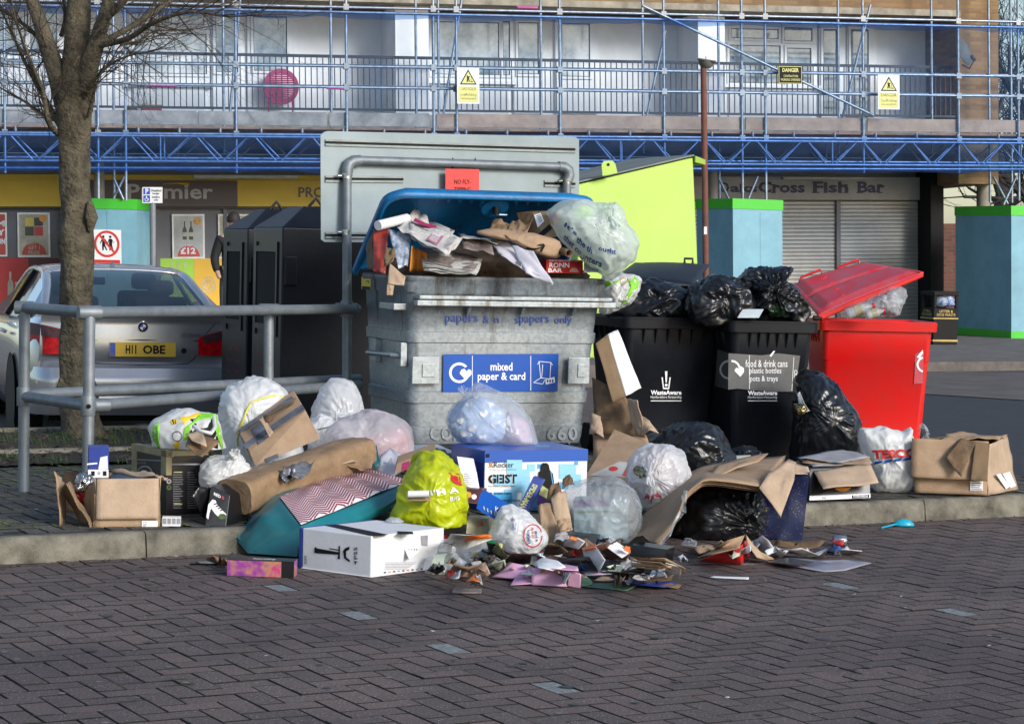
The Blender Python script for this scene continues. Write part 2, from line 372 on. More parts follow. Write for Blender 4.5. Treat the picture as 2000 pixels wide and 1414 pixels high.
# pavement island
bbl0=kv(Vector(G(60,846,PV)[:2]))
isl=[K(-4,.13),K(6.9,.13),G(2060,940,PV),G(2000,937,PV),G(1840,872,PV)+Vector((.1,2.2,0)),K(3.2,bbl0+.09),K(-4,bbl0+.09)]
mb=MB(); dirt=mat('pavement_base',(.06,.055,.045),.95,0,.2,5,.3,80)
top=[Vector((p.x,p.y,PV-.012)) for p in isl]; bot=[Vector((p.x,p.y,-.21)) for p in isl]; n=len(isl)
mb.add(top+bot,[list(range(n))]+[[k,k+n,(k+1)%n+n,(k+1)%n] for k in range(n)],dirt); struct('pavement_bed',mb)
bf=G(60,912,PV); bfl=kv(Vector((bf.x,bf.y))); 
edge=Vector((isl[2].x,isl[2].y)); e2=Vector((isl[4].x,isl[4].y))
def onisl(c):
    if kv(c)<.14 or ku(c)>6.8: return False
    if ku(c)<2.75 and bfl<kv(c)<bbl0+.05: return False
    if kv(c)>bbl0+.1 and ku(c)<2.75: return False
    if c.y>17: return False
    # right/back edge
    d=e2-edge; return (d.x*(c.y-edge.y)-d.y*(c.x-edge.x))>0
paving('pavement_blocks',PAVG,PV,onisl,jointmat('mossier_joint',.5,MOSS),[(p.x,p.y) for p in isl],seed=4,gap=.010)
# planting bed
soil=mat('bed_soil',(.045,.032,.022),.95,0,.3,14,1,60,c2=(.015,.011,.008))
b0,b1=K(-3.5,bfl+.02,PV),K(3.4,bfl+.02,PV)
bbl=bbl0
mb=MB(True)
def sf(s,t):
    u=-3.5+6.2*s; v=bfl+.03+(bbl-bfl)*t; p=K(u,v,PV+.012+.02*fbm(Vector((u*7,v*7,0)))+.012*noise.noise(Vector((u*30,v*30,1)))); return p
mb.grid(220,90,sf,soil); struct('planting_bed',mb)
for nm,v in(('bed_edging',kv(Vector(G(60,889,PV)[:2]))),('bed_back_kerb',bbl)):
    mb=MB(); q=[K(-3.5,v,PV-.05),K(2.7,v,PV-.05),K(2.7,v,PV+.035),K(-3.5,v,PV+.035)]; o_=KN*.09; mb.hexa(q,Vector((o_.x,o_.y,0)),conc); struct(nm,mb,bevel=.01)
# leaf litter, moss and grass
MOSSD=mat('dark_moss',(.045,.06,.012),.95,0,.3,9,0)
MOSSM=mat('moss',(.15,.22,.02),.95,0,.3,9,.6,120,c2=(.045,.075,.012))
grs=[mat('grass_blade',(.07,.13,.02),.7,0,.3,30,0,10),mat('grass_blade_dark',(.04,.08,.015),.7,0,.3,30,0,10)]
mb=MB(); lf=mat('dead_leaf',(.13,.075,.035),.8,0,.35,50,0,10)
rr=random.Random(3)
tcx=G(165,852,PV)
tus=[( -2.9,15.5,.5)]
for i in range(2600):
    u=rr.uniform(-3.2,2.5); t=rr.random(); v=bfl+(bbl-bfl)*t; p=K(u,v,PV+.02)
    dens=noise.noise(Vector((u*1.6,v*2.2,3)))+(.45 if (p-tcx).length<.9 else 0)+(.15 if t<.25 else 0)
    if dens<.12: continue
    for b in range(4):
        a=rr.uniform(0,6.3); L=rr.uniform(.02,.075); q=p+Vector((rr.gauss(0,.015),rr.gauss(0,.015),-.01)); d=Vector((math.cos(a),math.sin(a),0)); s=d.orthogonal().normalized()*.0035
        mb.add([q-s,q+s,q+d*L*.5+Vector((0,0,L*.9))],[(0,1,2)],grs[i%2])
for i in range(120):
    u=rr.uniform(-.75,.75)*1.0+.1; p=K(u+.25,bfl*.62+rr.gauss(0,.05),PV)
    if rr.random()<.5: continue
    for b in range(4):
        a=rr.uniform(0,6.3); L=rr.uniform(.008,.02); q=p+Vector((rr.gauss(0,.03),rr.gauss(0,.02),-.004)); d=Vector((math.cos(a),math.sin(a),0)); s=d.orthogonal().normalized()*.003
        mb.add([q-s,q+s,q+d*L*.6+Vector((0,0,L))],[(0,1,2)],grs[0])
for i in range(5200):
    u=rr.uniform(-2.6,2.2); v=rr.uniform(-3.6,bfl+.05); z0=PV if v>.14 else 0
    if -.02<v<=.14: continue
    c2=K0+KD*u+KN*v; d_=noise.noise(Vector((u*.8,v*.9,7)))+.35*noise.noise(Vector((u*4,v*4,1)))
    if z0==0 and (d_<.18 or v<-1.2 and u>.2): continue
    if z0 and d_<(-.12 if u<1.3 else .2): continue
    w_=c2-OFF; a_=w_.dot(eA)/.1; b_x=w_.dot(eB)/.1; p_=math.floor(a_); q_=math.floor(b_x); k_=(p_-q_)%4
    # snap to the nearest joint of the lattice
    if rr.random()<.5: aa=round(a_); A0=(aa,b_x-.4); A1=(aa,b_x+.4); hw=(.05,0)
    else: bb=round(b_x); A0=(a_-.4,bb); A1=(a_+.4,bb); hw=(0,.05)
    mid=((A0[0]+A1[0])/2,(A0[1]+A1[1])/2)
    def isj(a,b):
        # is the lattice edge through (a,b) a real joint?
        if hw[0]: l=(math.floor(a-.5),math.floor(b)); r=(math.floor(a+.5),math.floor(b))
        else: l=(math.floor(a),math.floor(b-.5)); r=(math.floor(a),math.floor(b+.5))
        return bid(l)!=bid(r)
    def bid(c):
        p,q=c; s=(p+q)%4
        if s==0: return (0,p,q)
        if s==1:   # lower half of a B brick, cell (p,q-1)+(0,1)
            return (0,p,q-1)
        if s==2: return (1,p,q)
        return (1,p-1,q)
    if not isj(*mid): continue
    h_=rr.uniform(.0015,.004); pts=[]
    for (a1_,b1_),s1 in((A0,-1),(A1,-1),(A1,1),(A0,1)):
        wv_=rr.uniform(.6,2.6) if z0 else rr.uniform(.4,.9); g2_=OFF+(eA*(a1_+hw[0]*s1*wv_)+eB*(b1_+hw[1]*s1*wv_))*.1; pts.append(Vector((g2_.x,g2_.y,z0+h_)))
    mb.add(pts,[(0,1,2,3)],MOSSM if z0 else MOSSD)
struct('grass',mb,kind='stuff',label='thin grass and moss growing in the planting bed round the tree')
mb=MB()
for i in range(1500):
    u=rr.uniform(-3.3,2.5); v=rr.uniform(bfl,bbl); p=K(u,v,PV+.028+rr.random()*.012); a=rr.uniform(0,6.3); L=rr.uniform(.008,.028)
    d=Vector((math.cos(a),math.sin(a),rr.uniform(-.4,.4)))*L; e=Vector((-math.sin(a),math.cos(a),rr.uniform(-.5,.5)))*L*.5; mb.add([p-d,p-e,p+d,p+e],[(0,1,2,3)],lf)
struct('leaf_litter',mb,kind='stuff',label='brown dead leaves and bark chips on the bed')
# ================================================================ FACADE FRAME
def camdir(x,u,f): return (RT*x+UP*u+FWD*f).normalized()
FV=camdir(-.0087,.9993,-.037); FU=camdir(15900,303,4460); FU=(FU-FV*FU.dot(FV)).normalized(); FN=FU.cross(FV); 
if FN.dot(FWD)>0: FN=-FN
FO=P(1000,300,38.8)
def L(u,v,n=0): return FO+FU*u+FV*v+FN*n
def F(x,y,n=0):
    d=ray(x,y); t=((FO+FN*n)-CAM).dot(FN)/d.dot(FN); p=CAM+d*t-FO; return p.dot(FU),p.dot(FV)
def fx(x,n=0,y=300): return F(x,y,n)[0]
def quadF(mb,x0,y0,x1,y1,n,M,th=.02,y0r=None,y1r=None):
    """box on the facade: photo rect top-left (x0,y0) bottom-right (x1,y1), plane n, thickness th going back"""
    u0,v1=F(x0,y0,n); u1,v0=F(x1,y1,n); mb.hexa([L(u0,v0,n),L(u1,v0,n),L(u1,v1,n),L(u0,v1,n)],-FN*th,M); return u0,v0,u1,v1
def boxF(mb,u0,v0,u1,v1,n,th,M): mb.hexa([L(u0,v0,n),L(u1,v0,n),L(u1,v1,n),L(u0,v1,n)],-FN*th,M)
def vground(u,n): # facade v of the ground below
    p=L(u,0,n); return -(p.z-.1)/FV.z
galv=mat('galvanised_tube',(.34,.40,.48),.4,.65,.3,12,.15,80,c2=(.18,.22,.29))  # blue in the tube colour carries the tint of the netting in front
white_r=mat('white_render_panel',(.92,.91,.91),.7,0,.06,2,.15,60)
upvc=mat('white_upvc',(.8,.81,.83),.35,0,.03,2,0)
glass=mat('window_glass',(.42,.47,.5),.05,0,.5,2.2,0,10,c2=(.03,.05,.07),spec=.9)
glassb=mat('curtain_reflection_glass',(.88,.90,.90),.10,0,.25,1.3,0,10,c2=(.14,.2,.25),spec=.9)  # net curtain white, with dark noise painting reflections into the pane
def brickmat(name,a,b_,mo,sc):
    M=mat(name,a,.85,0,0,5,0); t=M.node_tree;N=t.nodes;K_=t.links; b=N['Principled BSDF']
    tc=N.new('ShaderNodeTexCoord'); bt=N.new('ShaderNodeTexBrick'); mp=N.new('ShaderNodeMapping'); mp.vector_type='POINT'
    K_.new(tc.outputs['UV'],bt.inputs['Vector']); bt.inputs['Scale'].default_value=1; bt.inputs['Brick Width'].default_value=.225; bt.inputs['Row Height'].default_value=.075; bt.inputs['Mortar Size'].default_value=.007
    bt.inputs['Color1'].default_value=a+(1,); bt.inputs['Color2'].default_value=b_+(1,); bt.inputs['Mortar'].default_value=mo+(1,)
    nz=N.new('ShaderNodeTexNoise'); nz.inputs['Scale'].default_value=1.5; nz.inputs['Detail'].default_value=8; K_.new(tc.outputs['UV'],nz.inputs['Vector'])
    r=N.new('ShaderNodeValToRGB'); r.color_ramp.elements[0].color=(.6,.6,.6,1); r.color_ramp.elements[1].color=(1.25,1.2,1.15,1); K_.new(nz.outputs['Fac'],r.inputs['Fac'])
    m=N.new('ShaderNodeMix'); m.data_type='RGBA'; m.blend_type='MULTIPLY'; m.inputs['Factor'].default_value=1; K_.new(bt.outputs[0],m.inputs['A']); K_.new(r.outputs[0],m.inputs['B']); K_.new(m.outputs['Result'],b.inputs['Base Color'])
    bp=N.new('ShaderNodeBump'); bp.inputs['Strength'].default_value=.6; bp.inputs['Distance'].default_value=.01; K_.new(bt.outputs['Fac'],bp.inputs['Height']); bp.invert=True; K_.new(bp.outputs[0],b.inputs['Normal'])
    return M
brick=brickmat('buff_brick',(.30,.19,.085),(.22,.125,.06),(.2,.17,.13),1)
def uvF(o):   # facade coordinates as UV (metres)
    me=o.data; uv=me.uv_layers.new(name='UVMap'); 
    for pl in me.polygons:
        side=abs(pl.normal.dot(FU))>.6
        for li in pl.loop_indices:
            p=me.vertices[me.loops[li].vertex_index].co-FO; uv.data[li].uv=((p.dot(FN) if side else p.dot(FU)),p.dot(FV))
# ================================================================ APARTMENT BLOCK WITH SHOPS
T=Thing('apartment_block','long brick block with balconies above a row of shops behind blue scaffolding','building')
uL=fx(-420); uR=fx(1950,-1.7,20); vTop=F(1000,-260,-1.7)[1]; vB=F(1000,12,-1.7)[1]; vg=-5.2
conc3=mat('weathered_concrete_band',(.42,.38,.31),.9,0,.25,3,.4,60)
mb=MB(); n=-1.7; xr=F(1950,20,n)[0]
vb0=F(1868,24,n)[1]
boxF(mb,uL,vb0,xr,vTop,n,2.5,brick); 
ub=F(1872,130,n)[0]
boxF(mb,ub,-.42,xr,vb0-.002,n,3.5,brick)
o=T.part('brick_wall',mb); uvF(o)
mb=MB(); v0_=F(1868,33,n+.08)[1]; boxF(mb,uL,v0_,ub,vb0+.02,n+.08,.9,conc3); T.part('concrete_band',mb)
# recessed balcony wall
nw=-3.1; mb=MB(); vfl=F(1000,225,-1.7)[1]-.02
boxF(mb,uL,vfl,ub,v0_-.002,nw,.3,white_r)
for xa,xb in((770,835),(1360,1412),(-60,-10)):
    u0,u1=F(xa,100,-2.1)[0],F(xb,100,-2.1)[0]; boxF(mb,u0,vfl,u1,v0_-.004,-2.0,1.1,white_r)
T.part('balcony_wall',mb)
mb=MB(); boxF(mb,uL,vfl-.3,ub,vfl-.003,-1.62,1.9,conc3); T.part('balcony_slab',mb)
# windows / doors:  (frame rect, panes[])
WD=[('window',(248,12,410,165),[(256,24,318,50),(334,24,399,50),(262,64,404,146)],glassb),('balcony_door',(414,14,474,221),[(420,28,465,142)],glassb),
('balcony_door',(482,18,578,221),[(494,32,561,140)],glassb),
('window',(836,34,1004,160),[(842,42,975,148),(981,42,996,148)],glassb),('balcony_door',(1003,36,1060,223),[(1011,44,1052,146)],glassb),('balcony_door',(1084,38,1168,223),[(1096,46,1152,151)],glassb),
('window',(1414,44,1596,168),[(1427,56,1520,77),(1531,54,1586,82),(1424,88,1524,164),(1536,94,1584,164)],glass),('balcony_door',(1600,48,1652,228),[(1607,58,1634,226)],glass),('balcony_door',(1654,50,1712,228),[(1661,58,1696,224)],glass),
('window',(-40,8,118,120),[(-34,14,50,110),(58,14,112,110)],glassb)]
gask=mat('window_gasket',(.08,.085,.09),.6,0,0)
pw_=mat('lower_door_panel',(.7,.71,.74),.5,0,.05,2,0)
for nm,(x0,y0,x1,y1),panes,gm in WD:
    mb=MB(); nn=nw+.07
    u0,v1=F(x0,y0,nn); u1,v0=F(x1,y1,nn)
    boxF(mb,u0,v0,u1,v1,nn,.065,upvc)
    if nm=='window': boxF(mb,u0-.05,v0-.06,u1+.05,v0-.002,nn+.06,.12,upvc); boxF(mb,u0+.1,vfl,u1-.1,v0-.062,nn-.02,.05,pw_)
    w_=T.part(nm,mb,bevel=.006)
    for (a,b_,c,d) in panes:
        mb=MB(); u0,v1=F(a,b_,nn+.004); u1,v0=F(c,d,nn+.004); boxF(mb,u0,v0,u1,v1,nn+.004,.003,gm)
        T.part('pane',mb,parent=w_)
        mb=MB(); fr=.045
        for (A0,B0,A1,B1) in((u0-fr,v0-fr,u1+fr,v0),(u0-fr,v1,u1+fr,v1+fr),(u0-fr,v0,u0,v1),(u1,v0,u1+fr,v1)): boxF(mb,A0,B0,A1,B1,nn+.03,.028,upvc)
        gk=.014
        for (A0,B0,A1,B1) in((u0,v0,u1,v0+gk),(u0,v1-gk,u1,v1),(u0,v0+gk,u0+gk,v1-gk),(u1-gk,v0+gk,u1,v1-gk)): boxF(mb,A0,B0,A1,B1,nn+.012,.007,gask)
        T.part('frame',mb,parent=w_)
# balcony railing
blk=mat('dark_railing_paint',(.012,.02,.035),.5,0,.1,5,0)
mb=MB(); nr=-1.66; uA=uL; uB=F(1866,133,nr)[0]; vt=F(1000,114,nr)[1]; vbot=vfl+.06
boxF(mb,uA,vt-.05,uB,vt,nr,.05,blk); boxF(mb,uA,vbot,uB,vbot+.04,nr,.04,blk); T.part('handrail',mb)
mb=MB(); u=uA
while u<uB: boxF(mb,u,vbot+.041,u+.016,vt-.051,nr-.01,.016,blk); u+=.103
T.part('balusters',mb)
# shop level
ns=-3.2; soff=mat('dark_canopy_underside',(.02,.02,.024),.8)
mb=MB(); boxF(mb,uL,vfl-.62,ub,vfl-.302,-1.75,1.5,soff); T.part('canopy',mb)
grey=mat('shop_grey_panel',(.16,.155,.16),.55,0,.08,2,0); yel=mat('shop_yellow_fascia',(.62,.42,.015),.45,0,.06,1.5,0); brn=mat('shop_brown_sign',(.05,.032,.036),.4,0,.05,2,0)
mb=MB(); uS=F(1843,400,ns)[0]
boxF(mb,uL,vg,uS,vfl-.622,ns-.05,.3,grey); T.part('shop_wall',mb)
mb=MB(); u0,v1=F(-420,350,ns); u1,v0=F(760,404,ns); boxF(mb,u0,v0,u1,v1,ns+.1,.14,yel)
boxF(mb,u0,v1+.004,u1,v1+.09,ns+.06,.1,yel)
fas=T.part('shop_fascia',mb)
mb=MB(); u0,v1=F(140,352,ns+.1); u1,v0=F(464,404,ns+.1); boxF(mb,u0,v0,u1,v1,ns+.11,.008,brn)
dim=mat('grey_sign_letter',(.42,.41,.4),.5,0,.05,2,0)
ff=lambda a,b,N_=ns+.113: L(a,b,N_)
def ftext(mb,t,x0,y0,x1,y1,n,M,**k):
    u0,v0=F(x0,y1,n); u1,v1=F(x1,y0,n); mb.text(t,lambda a,b: L(a,b,n),(u0,v0,u1,v1),M,**k)
ftext(mb,'Premier',249,360,416,389,ns+.113,dim,bold=.022)
u0,v0=F(318,358,ns+.113); mb.tube([L(F(x,y,ns+.113)[0],F(x,y,ns+.113)[1],ns+.112) for x,y in((318,360),(345,358),(369,360))],[.004,.012,.03],yel,8)
T.part('sign_panel',mb,parent=fas)
mb=MB(); ftext(mb,'PRODUCE',583,366,705,386,ns+.106,brn,bold=.02); T.part('sign_lettering',mb,parent=fas)
trim=mat('dark_trim',(.03,.03,.032),.5)
mb=MB(); u0,v1=F(-420,404.5,ns+.06); u1,v0=F(760,408,ns+.06); boxF(mb,u0,v0,u1,v1,ns+.06,.1,trim)
for x in(118,304,436): u0=F(x,420,ns)[0]; boxF(mb,u0,vg,u0+.07,v0,ns+.02,.06,grey)
T.part('shop_trim',mb)
# posters
cream=mat('poster_cream',(.55,.5,.36),.4,0,.2,4,0); prd=mat('poster_red',(.55,.05,.035),.4,0,.1,4,0); pgr=mat('poster_grey',(.5,.5,.46),.4,0,.15,4,0)
al=mat('poster_frame_aluminium',(.7,.7,.68),.35,.3); yt=mat('poster_yellow',(.75,.6,.08),.4); wh=mat('sign_white',(.8,.8,.8),.5,0,.03,3,0); bk=mat('sign_black',(.008,.008,.009),.6,0,0,spec=.2); org=mat('poster_orange',(.8,.3,.03),.4); dkg=mat('bottle_dark_green',(.015,.03,.015),.3)
def poster(x0,y0,x1,y1,bgm,kind):
    n=ns+.0; mb=MB(); u0,v1=F(x0,y0,n); u1,v0=F(x1,y1,n); boxF(mb,u0-.03,v0-.03,u1+.03,v1+.03,n,.03,al); boxF(mb,u0,v0,u1,v1,n+.004,.003,bgm); w=u1-u0;h=v1-v0
    g_=lambda a,b: L(u0+a*w,v0+b*h,n+.007); g2=lambda a,b: L(u0+a*w,v0+b*h,n+.01)
    cir=lambda cx,cy,r,M,gg=g_,a0=0,a1=6.283: mb.poly([gg(cx+r*math.cos(a0+(a1-a0)*k/23),cy+r*w/h*math.sin(a0+(a1-a0)*k/23)) for k in range(24)],M)
    if kind==1:
        frect(mb,g_,.2,.72,.5,.92,yt); frect(mb,g_,.52,.72,.82,.92,brn); frect(mb,g_,.2,.48,.5,.7,dkg); frect(mb,g_,.52,.48,.82,.7,prd); cir(.5,0.02,.42,prd,g_,0,math.pi)
        for i,t in enumerate(('BUY 1','GET 1','FREE')): mb.text(t,g2,(.3,.26-.12*i,.7,.35-.12*i),cream,bold=.02)
        cir(.82,.9,.13,org,g2)
    if kind==2:
        for a in(.3,.52):
            fpoly(mb,g_,[(a,.42),(a+.14,.42),(a+.14,.66),(a+.09,.75),(a+.09,.87),(a+.05,.87),(a+.05,.75),(a,.66)],dkg); frect(mb,g2,a,.5,a+.14,.6,cream)
        cir(.5,0.01,.38,prd,g_,0,math.pi); mb.text('2 for',g2,(.36,.25,.6,.32),wh); mb.text('£12',g2,(.22,.07,.74,.23),wh,bold=.04); cir(.8,.87,.13,org,g_); cir(.78,.88,.08,yt,g2); mb.text('MEGA',g2,(.7,.85,.88,.9),prd,bold=.03)
    if kind==3:
        for i,t in enumerate(('M','Y','ON')): mb.text(t,g_,(.55,.7-.22*i,.98,.85-.22*i),wh,bold=.04)
    return mb
T.part('poster',poster(-26,419,11,498,prd,3),label='red poster cut by the picture edge')
T.part('poster',poster(37,419,95,499,cream,1),label='cream poster reading buy 1 get 1 free')
T.part('poster',poster(339,422,397,502,pgr,2),label='poster of two dark bottles for twelve pounds')
T.part('poster',poster(429,422,487,502,cream,0),label='plain cream poster partly behind the dark clothing bank')
rp=mat('red_window_graphic',(.5,.02,.022),.45,0,.05,2,0); rd=mat('dark_red_window_graphic',(.09,.012,.015),.45,0,.05,2,0); lm=mat('lime_window_graphic',(.33,.6,.04),.45,0,.05,2,0); am=mat('amber_window_graphic',(.75,.42,.02),.45,0,.05,2,0)
mb=MB(); n=ns+.0
def gr(x0,x1,M):
    u0,v1=F(x0,505,n); u1=F(x1,505,n)[0]; boxF(mb,u0,vg,u1,v1,n,.03,M)
gr(-200,55,rp); gr(55.2,114,rd); gr(313,379,lm); gr(379.2,470,am)
def pp(pts,M,dn=.004): mb.poly([L(*F(x,y,n+dn),n+dn) for x,y in pts],M)
pp([(15,577),(15,552),(18,546),(18,531),(22,531),(22,546),(26,552),(26,577)],cream)
pp([(29,551),(39,551),(38,563),(35,566),(35,576),(38,578),(30,578),(33,576),(33,566),(30,563)],cream)
for k in range(8):
    a0=k*.785; pp([(407+3*math.cos(a0+.15),557+3*math.sin(a0+.15)),(407+11*math.cos(a0+.1),557+11*math.sin(a0+.1)),(407+11*math.cos(a0+.68),557+11*math.sin(a0+.68))],cream)
for k in range(20):
    a0=k*.314;a1=a0+.314; pp([(407+13*math.cos(a0),557+15*math.sin(a0)),(407+15*math.cos(a0),557+17*math.sin(a0)),(407+15*math.cos(a1),557+17*math.sin(a1)),(407+13*math.cos(a1),557+15*math.sin(a1))],cream)
for x in(332,344,358): pp([(x,524),(x+3,512),(x+6,514),(x+3,526)],cream)
T.part('window_graphics',mb)
# cash machine beside post
mb=MB(); u0,v1=F(270,448,n+.05); u1,v0=F(287,520,n+.05); boxF(mb,u0,v0-1,u1,v1,n+.05,.06,lm); boxF(mb,u0+.02,v0-.9,u1-.04,v1-.06,n+.06,.02,bk); u2,v3=F(271,453,n+.07);u3,v2=F(280,482,n+.07); boxF(mb,u2,v2,u3,v3,n+.07,.02,lm); T.part('cash_machine',mb)
# tube light under canopy
mb=MB(); u0,v1=F(378,342,-2.3); u1,v0=F(582,349,-2.3); boxF(mb,u0,v0,u1,v1,-2.3,.12,mat('strip_light_casing',(.35,.33,.27),.5)); T.part('strip_light',mb)
mb=MB(); u0,v1=F(1530,346,-2.3); u1,v0=F(1700,351,-2.3); boxF(mb,u0,v0,u1,v1,-2.3,.12,MATS['strip_light_casing']); T.part('strip_light',mb)
# chip shop
fb=mat('pale_grey_shop_sign',(.36,.36,.35),.5,0,.12,2,0); navy=mat('navy_letter',(.01,.018,.085),.5,0,0)
mb=MB(); u0,v1=F(1290,345,ns+.12); u1,v0=F(1818,391,ns+.12); boxF(mb,u0,v0,u1,v1,ns+.12,.16,fb)
def serif(t,x0,x1):
    ftext(mb,t,x0,354,x1,378,ns+.125,navy,bold=.03)
for t,x0,x1,y0,y1 in(('O',1405,1424,356,377),('aks',1426,1479,359,376),('Cross',1481,1572,355,377),('Fish',1588,1657,355,377),('Bar',1675,1728,355,377)):
    ftext(mb,t,x0,y0,x1,y1,ns+.125,navy,bold=.035)
# slab serifs
for x,w in((1588,15),(1611,7),(1640,8),(1650,8),(1675,12),(1716,9),(1508,9),(1447,8)):
    for y in(355.5,376):
        if w<10 and y<360: y=361
        pp2=[L(*F(a,b_,ns+.126),ns+.126) for a,b_ in((x-2,y+1.6),(x+w-2,y+1.6),(x+w-2,y-.6),(x-2,y-.6))]; mb.poly(pp2,navy)
T.part('shop_sign',mb)
def shuttermat(name,c):
    M=mat(name,c,.5,.3,.12,1.3,0); t=M.node_tree;N=t.nodes;b=N['Principled BSDF']; tc=N.new('ShaderNodeTexCoord'); wv=N.new('ShaderNodeTexWave'); wv.bands_direction='Y'; wv.inputs['Scale'].default_value=4.1; wv.inputs['Distortion'].default_value=.0
    t.links.new(tc.outputs['UV'],wv.inputs['Vector']); bp=N.new('ShaderNodeBump'); bp.inputs['Strength'].default_value=1; bp.inputs['Distance'].default_value=.03; t.links.new(wv.outputs[0],bp.inputs['Height']); t.links.new(bp.outputs[0],b.inputs['Normal']); return M
sh=shuttermat('roller_shutter_slats',(.42,.41,.38))
for x0,x1 in((1300,1424),(1428,1634),(1642,1804)):
    mb=MB(); n=ns+.03; u0,v1=F(x0,393,n); u1=F(x1,393,n)[0]; v=v1
    while v>vg+.1: # real curved slats
        mb.add([L(u0,v,n-.012),L(u1,v,n-.012),L(u1,v-.02,n),L(u0,v-.02,n),L(u1,v-.055,n),L(u0,v-.055,n),L(u1,v-.075,n-.012),L(u0,v-.075,n-.012)],[(0,3,2,1),(3,5,4,2),(5,7,6,4)],sh); v-=.075
    o=T.part('roller_shutter',mb)
mb=MB(); n=ns+.09
for x0,x1 in((1424,1428),(1634,1642),(1804,1812)): u0,v1=F(x0,392,n); u1=F(x1,392,n)[0]; boxF(mb,u0,vg,u1,v1-.005,n,.12,grey)
T.part('shutter_guide',mb)
mb=MB(); u0,v1=F(1818,345,ns+.6); u1=F(1843,345,ns+.6)[0]; boxF(mb,u0,vg,u1,v1+.1,ns+.6,.7,bk); T.part('black_pillar',mb)
n=-1.7
for x0,x1 in((1906,1935),(1383,1402),(184,204)):
    mb=MB(); u0=F((x0+x1)/2,370,n-.5)[0]; mb.tube([L(u0,vg,n-.5),L(u0,vfl-.3,n-.5)],(x1-x0)/2/112,conc3,20); T.part('concrete_column',mb)
# satellite dish
mb=MB(); n=-1.35; gd=mat('dish_grey',(.12,.13,.14),.5)
c0=L(*F(1879,104,n),n); ax=(FN*1+FU*.75+FV*.35).normalized(); a1=ax.orthogonal().normalized(); a2=ax.cross(a1)
def dishf(s,t): a=s*2*math.pi; r=t*.26; return c0+(a1*math.cos(a)+a2*math.sin(a))*r+ax*(t*t*.06)
mb.grid(28,6,dishf,gd,True,True); arm=L(*F(1903,118,n+.35),n+.35)
T.part('satellite_dish',mb,solid=.006)
mb=MB(); mb.tube([c0-FV*.22,c0-FV*.3+FU*.1+FN*.1,arm],.012,gd,8); mb.tube([arm,arm+FV*.08-FN*.1],.035,gd,10); mb.tube([c0,c0-ax*.15,c0-ax*.2-FN*.1],.02,gd,8); T.part('dish_arm',mb)
T.done()
# balcony things
n=-2.7
mb=MB(); pk=mat('pink_painted_wood',(.42,.035,.13),.5,0,.12,6,0); c0=L(*F(549,170,n),n); rad=.32
for k in range(36):
    a=k*math.pi/18;b_=(k+1)*math.pi/18; pts=[]
    for r_,aa in((rad*.74,a),(rad,a),(rad,b_),(rad*.74,b_)): pts.append(c0+FU*r_*math.cos(aa)+FV*r_*math.sin(aa))
    mb.hexa(pts,-FN*.03,pk)
T=Thing('folding_table','pink round slatted folding table standing on edge behind the balcony railing','table')
T.part('rim',mb)
mb=MB()
for i in range(-7,8):
    y=i*.036; hw=math.sqrt(max(.01,(rad*.76)**2-y*y)); mb.hexa([c0-FU*hw+FV*(y-.013)+FN*.004,c0+FU*hw+FV*(y-.013)+FN*.004,c0+FU*hw+FV*(y+.013)+FN*.004,c0-FU*hw+FV*(y+.013)+FN*.004],-FN*.02,pk)
T.part('slats',mb)
for dx in(-.22,.2):
    mb=MB(); b_=c0+FU*dx-FV*.2; e=c0+FU*dx*1.05; e=e-FV*(e-L(0,vfl,0)).dot(FV); mb.tube([b_,e],.014,pk,8); T.part('leg',mb)
T.done()
mb=MB(); rdp=mat('red_planter_plastic',(.4,.03,.04),.5); gsoil=mat('planter_soil_yellow',(.4,.35,.05),.8)
u0,v1=F(278,207,n); u1,v0=F(316,207,n); boxF(mb,u0,vfl+.001,u1,v1,n,.2,rdp); boxF(mb,u0-.01,v1+.001,u1+.01,v1+.02,n+.01,.22,gsoil)
for k in range(3): p=L(u0+.1+k*.07,v1,n-.1); mb.tube([p,p+FV*.25+FU*(.03*k-.05),p+FV*.42+FU*(.06*k-.1)],[.006,.005,.003],dkg,5)
single('planter','red plastic trough planter with bare stems on the balcony floor behind the railing','planter') if False else single('planter',mb,'red plastic trough planter with bare stems on the balcony floor behind the railing','planter')
mb=MB(); p=L(F(258,212,n)[0],vfl,n-.1); mb.tube([p,p+FV*.12],[.09,.12],rdp,16); mb.tube([p+FV*.125,p+FV*.16],[.1,.09],grs[0],12); single('flower_pot',mb,'small red pot with low green plant left of the trough planter on the balcony','flower pot')
# ================================================================ SCAFFOLDING
T=Thing('scaffolding','galvanised tube scaffold wrapped in blue debris netting across the shop front','scaffolding')
def pole(x,ytop,ybot,n,xb=None,r=.024,M=galv):
    u,v=F(x,ytop,n); u2,v2=F(xb if xb is not None else x+.008*(ybot-ytop),ybot,n); mb=MB(); mb.tube([L(u,v,n),L(u2,v2,n)],r,M,8); T.part('standard',mb)
for x in(7,243,459,675,845,890,1092,1295,1447,1493,1684,1870,1987): pole(x,-60,(392 if x in(243,1447,1493,1987) else 338),0)
pole(189,-60,388,0); pole(7,-60,338,-.05)
for x in(220,435,645,811,855,1055,1254,1402,1636,1818,1930,1973): pole(x,-60,(396 if x in(220,1402,1930,1973) else 300),-1.25)
def ledger(xa,ya,xb,yb,n,name='ledger',r=.024,M=galv):
    mb=MB(); u,v=F(xa,ya,n);u2,v2=F(xb,yb,n); mb.tube([L(u,v,n),L(u2,v2,n)],r,M,8); T.part(name,mb)
for ya,yb in((-1,45),(8,56),(119,151),(161,190),(259,274)): ledger(-60,ya,2060,yb,.05)
for ya,yb in((118,149),(160,188),(262,276)): ledger(-60,ya,2060,yb,-1.3)
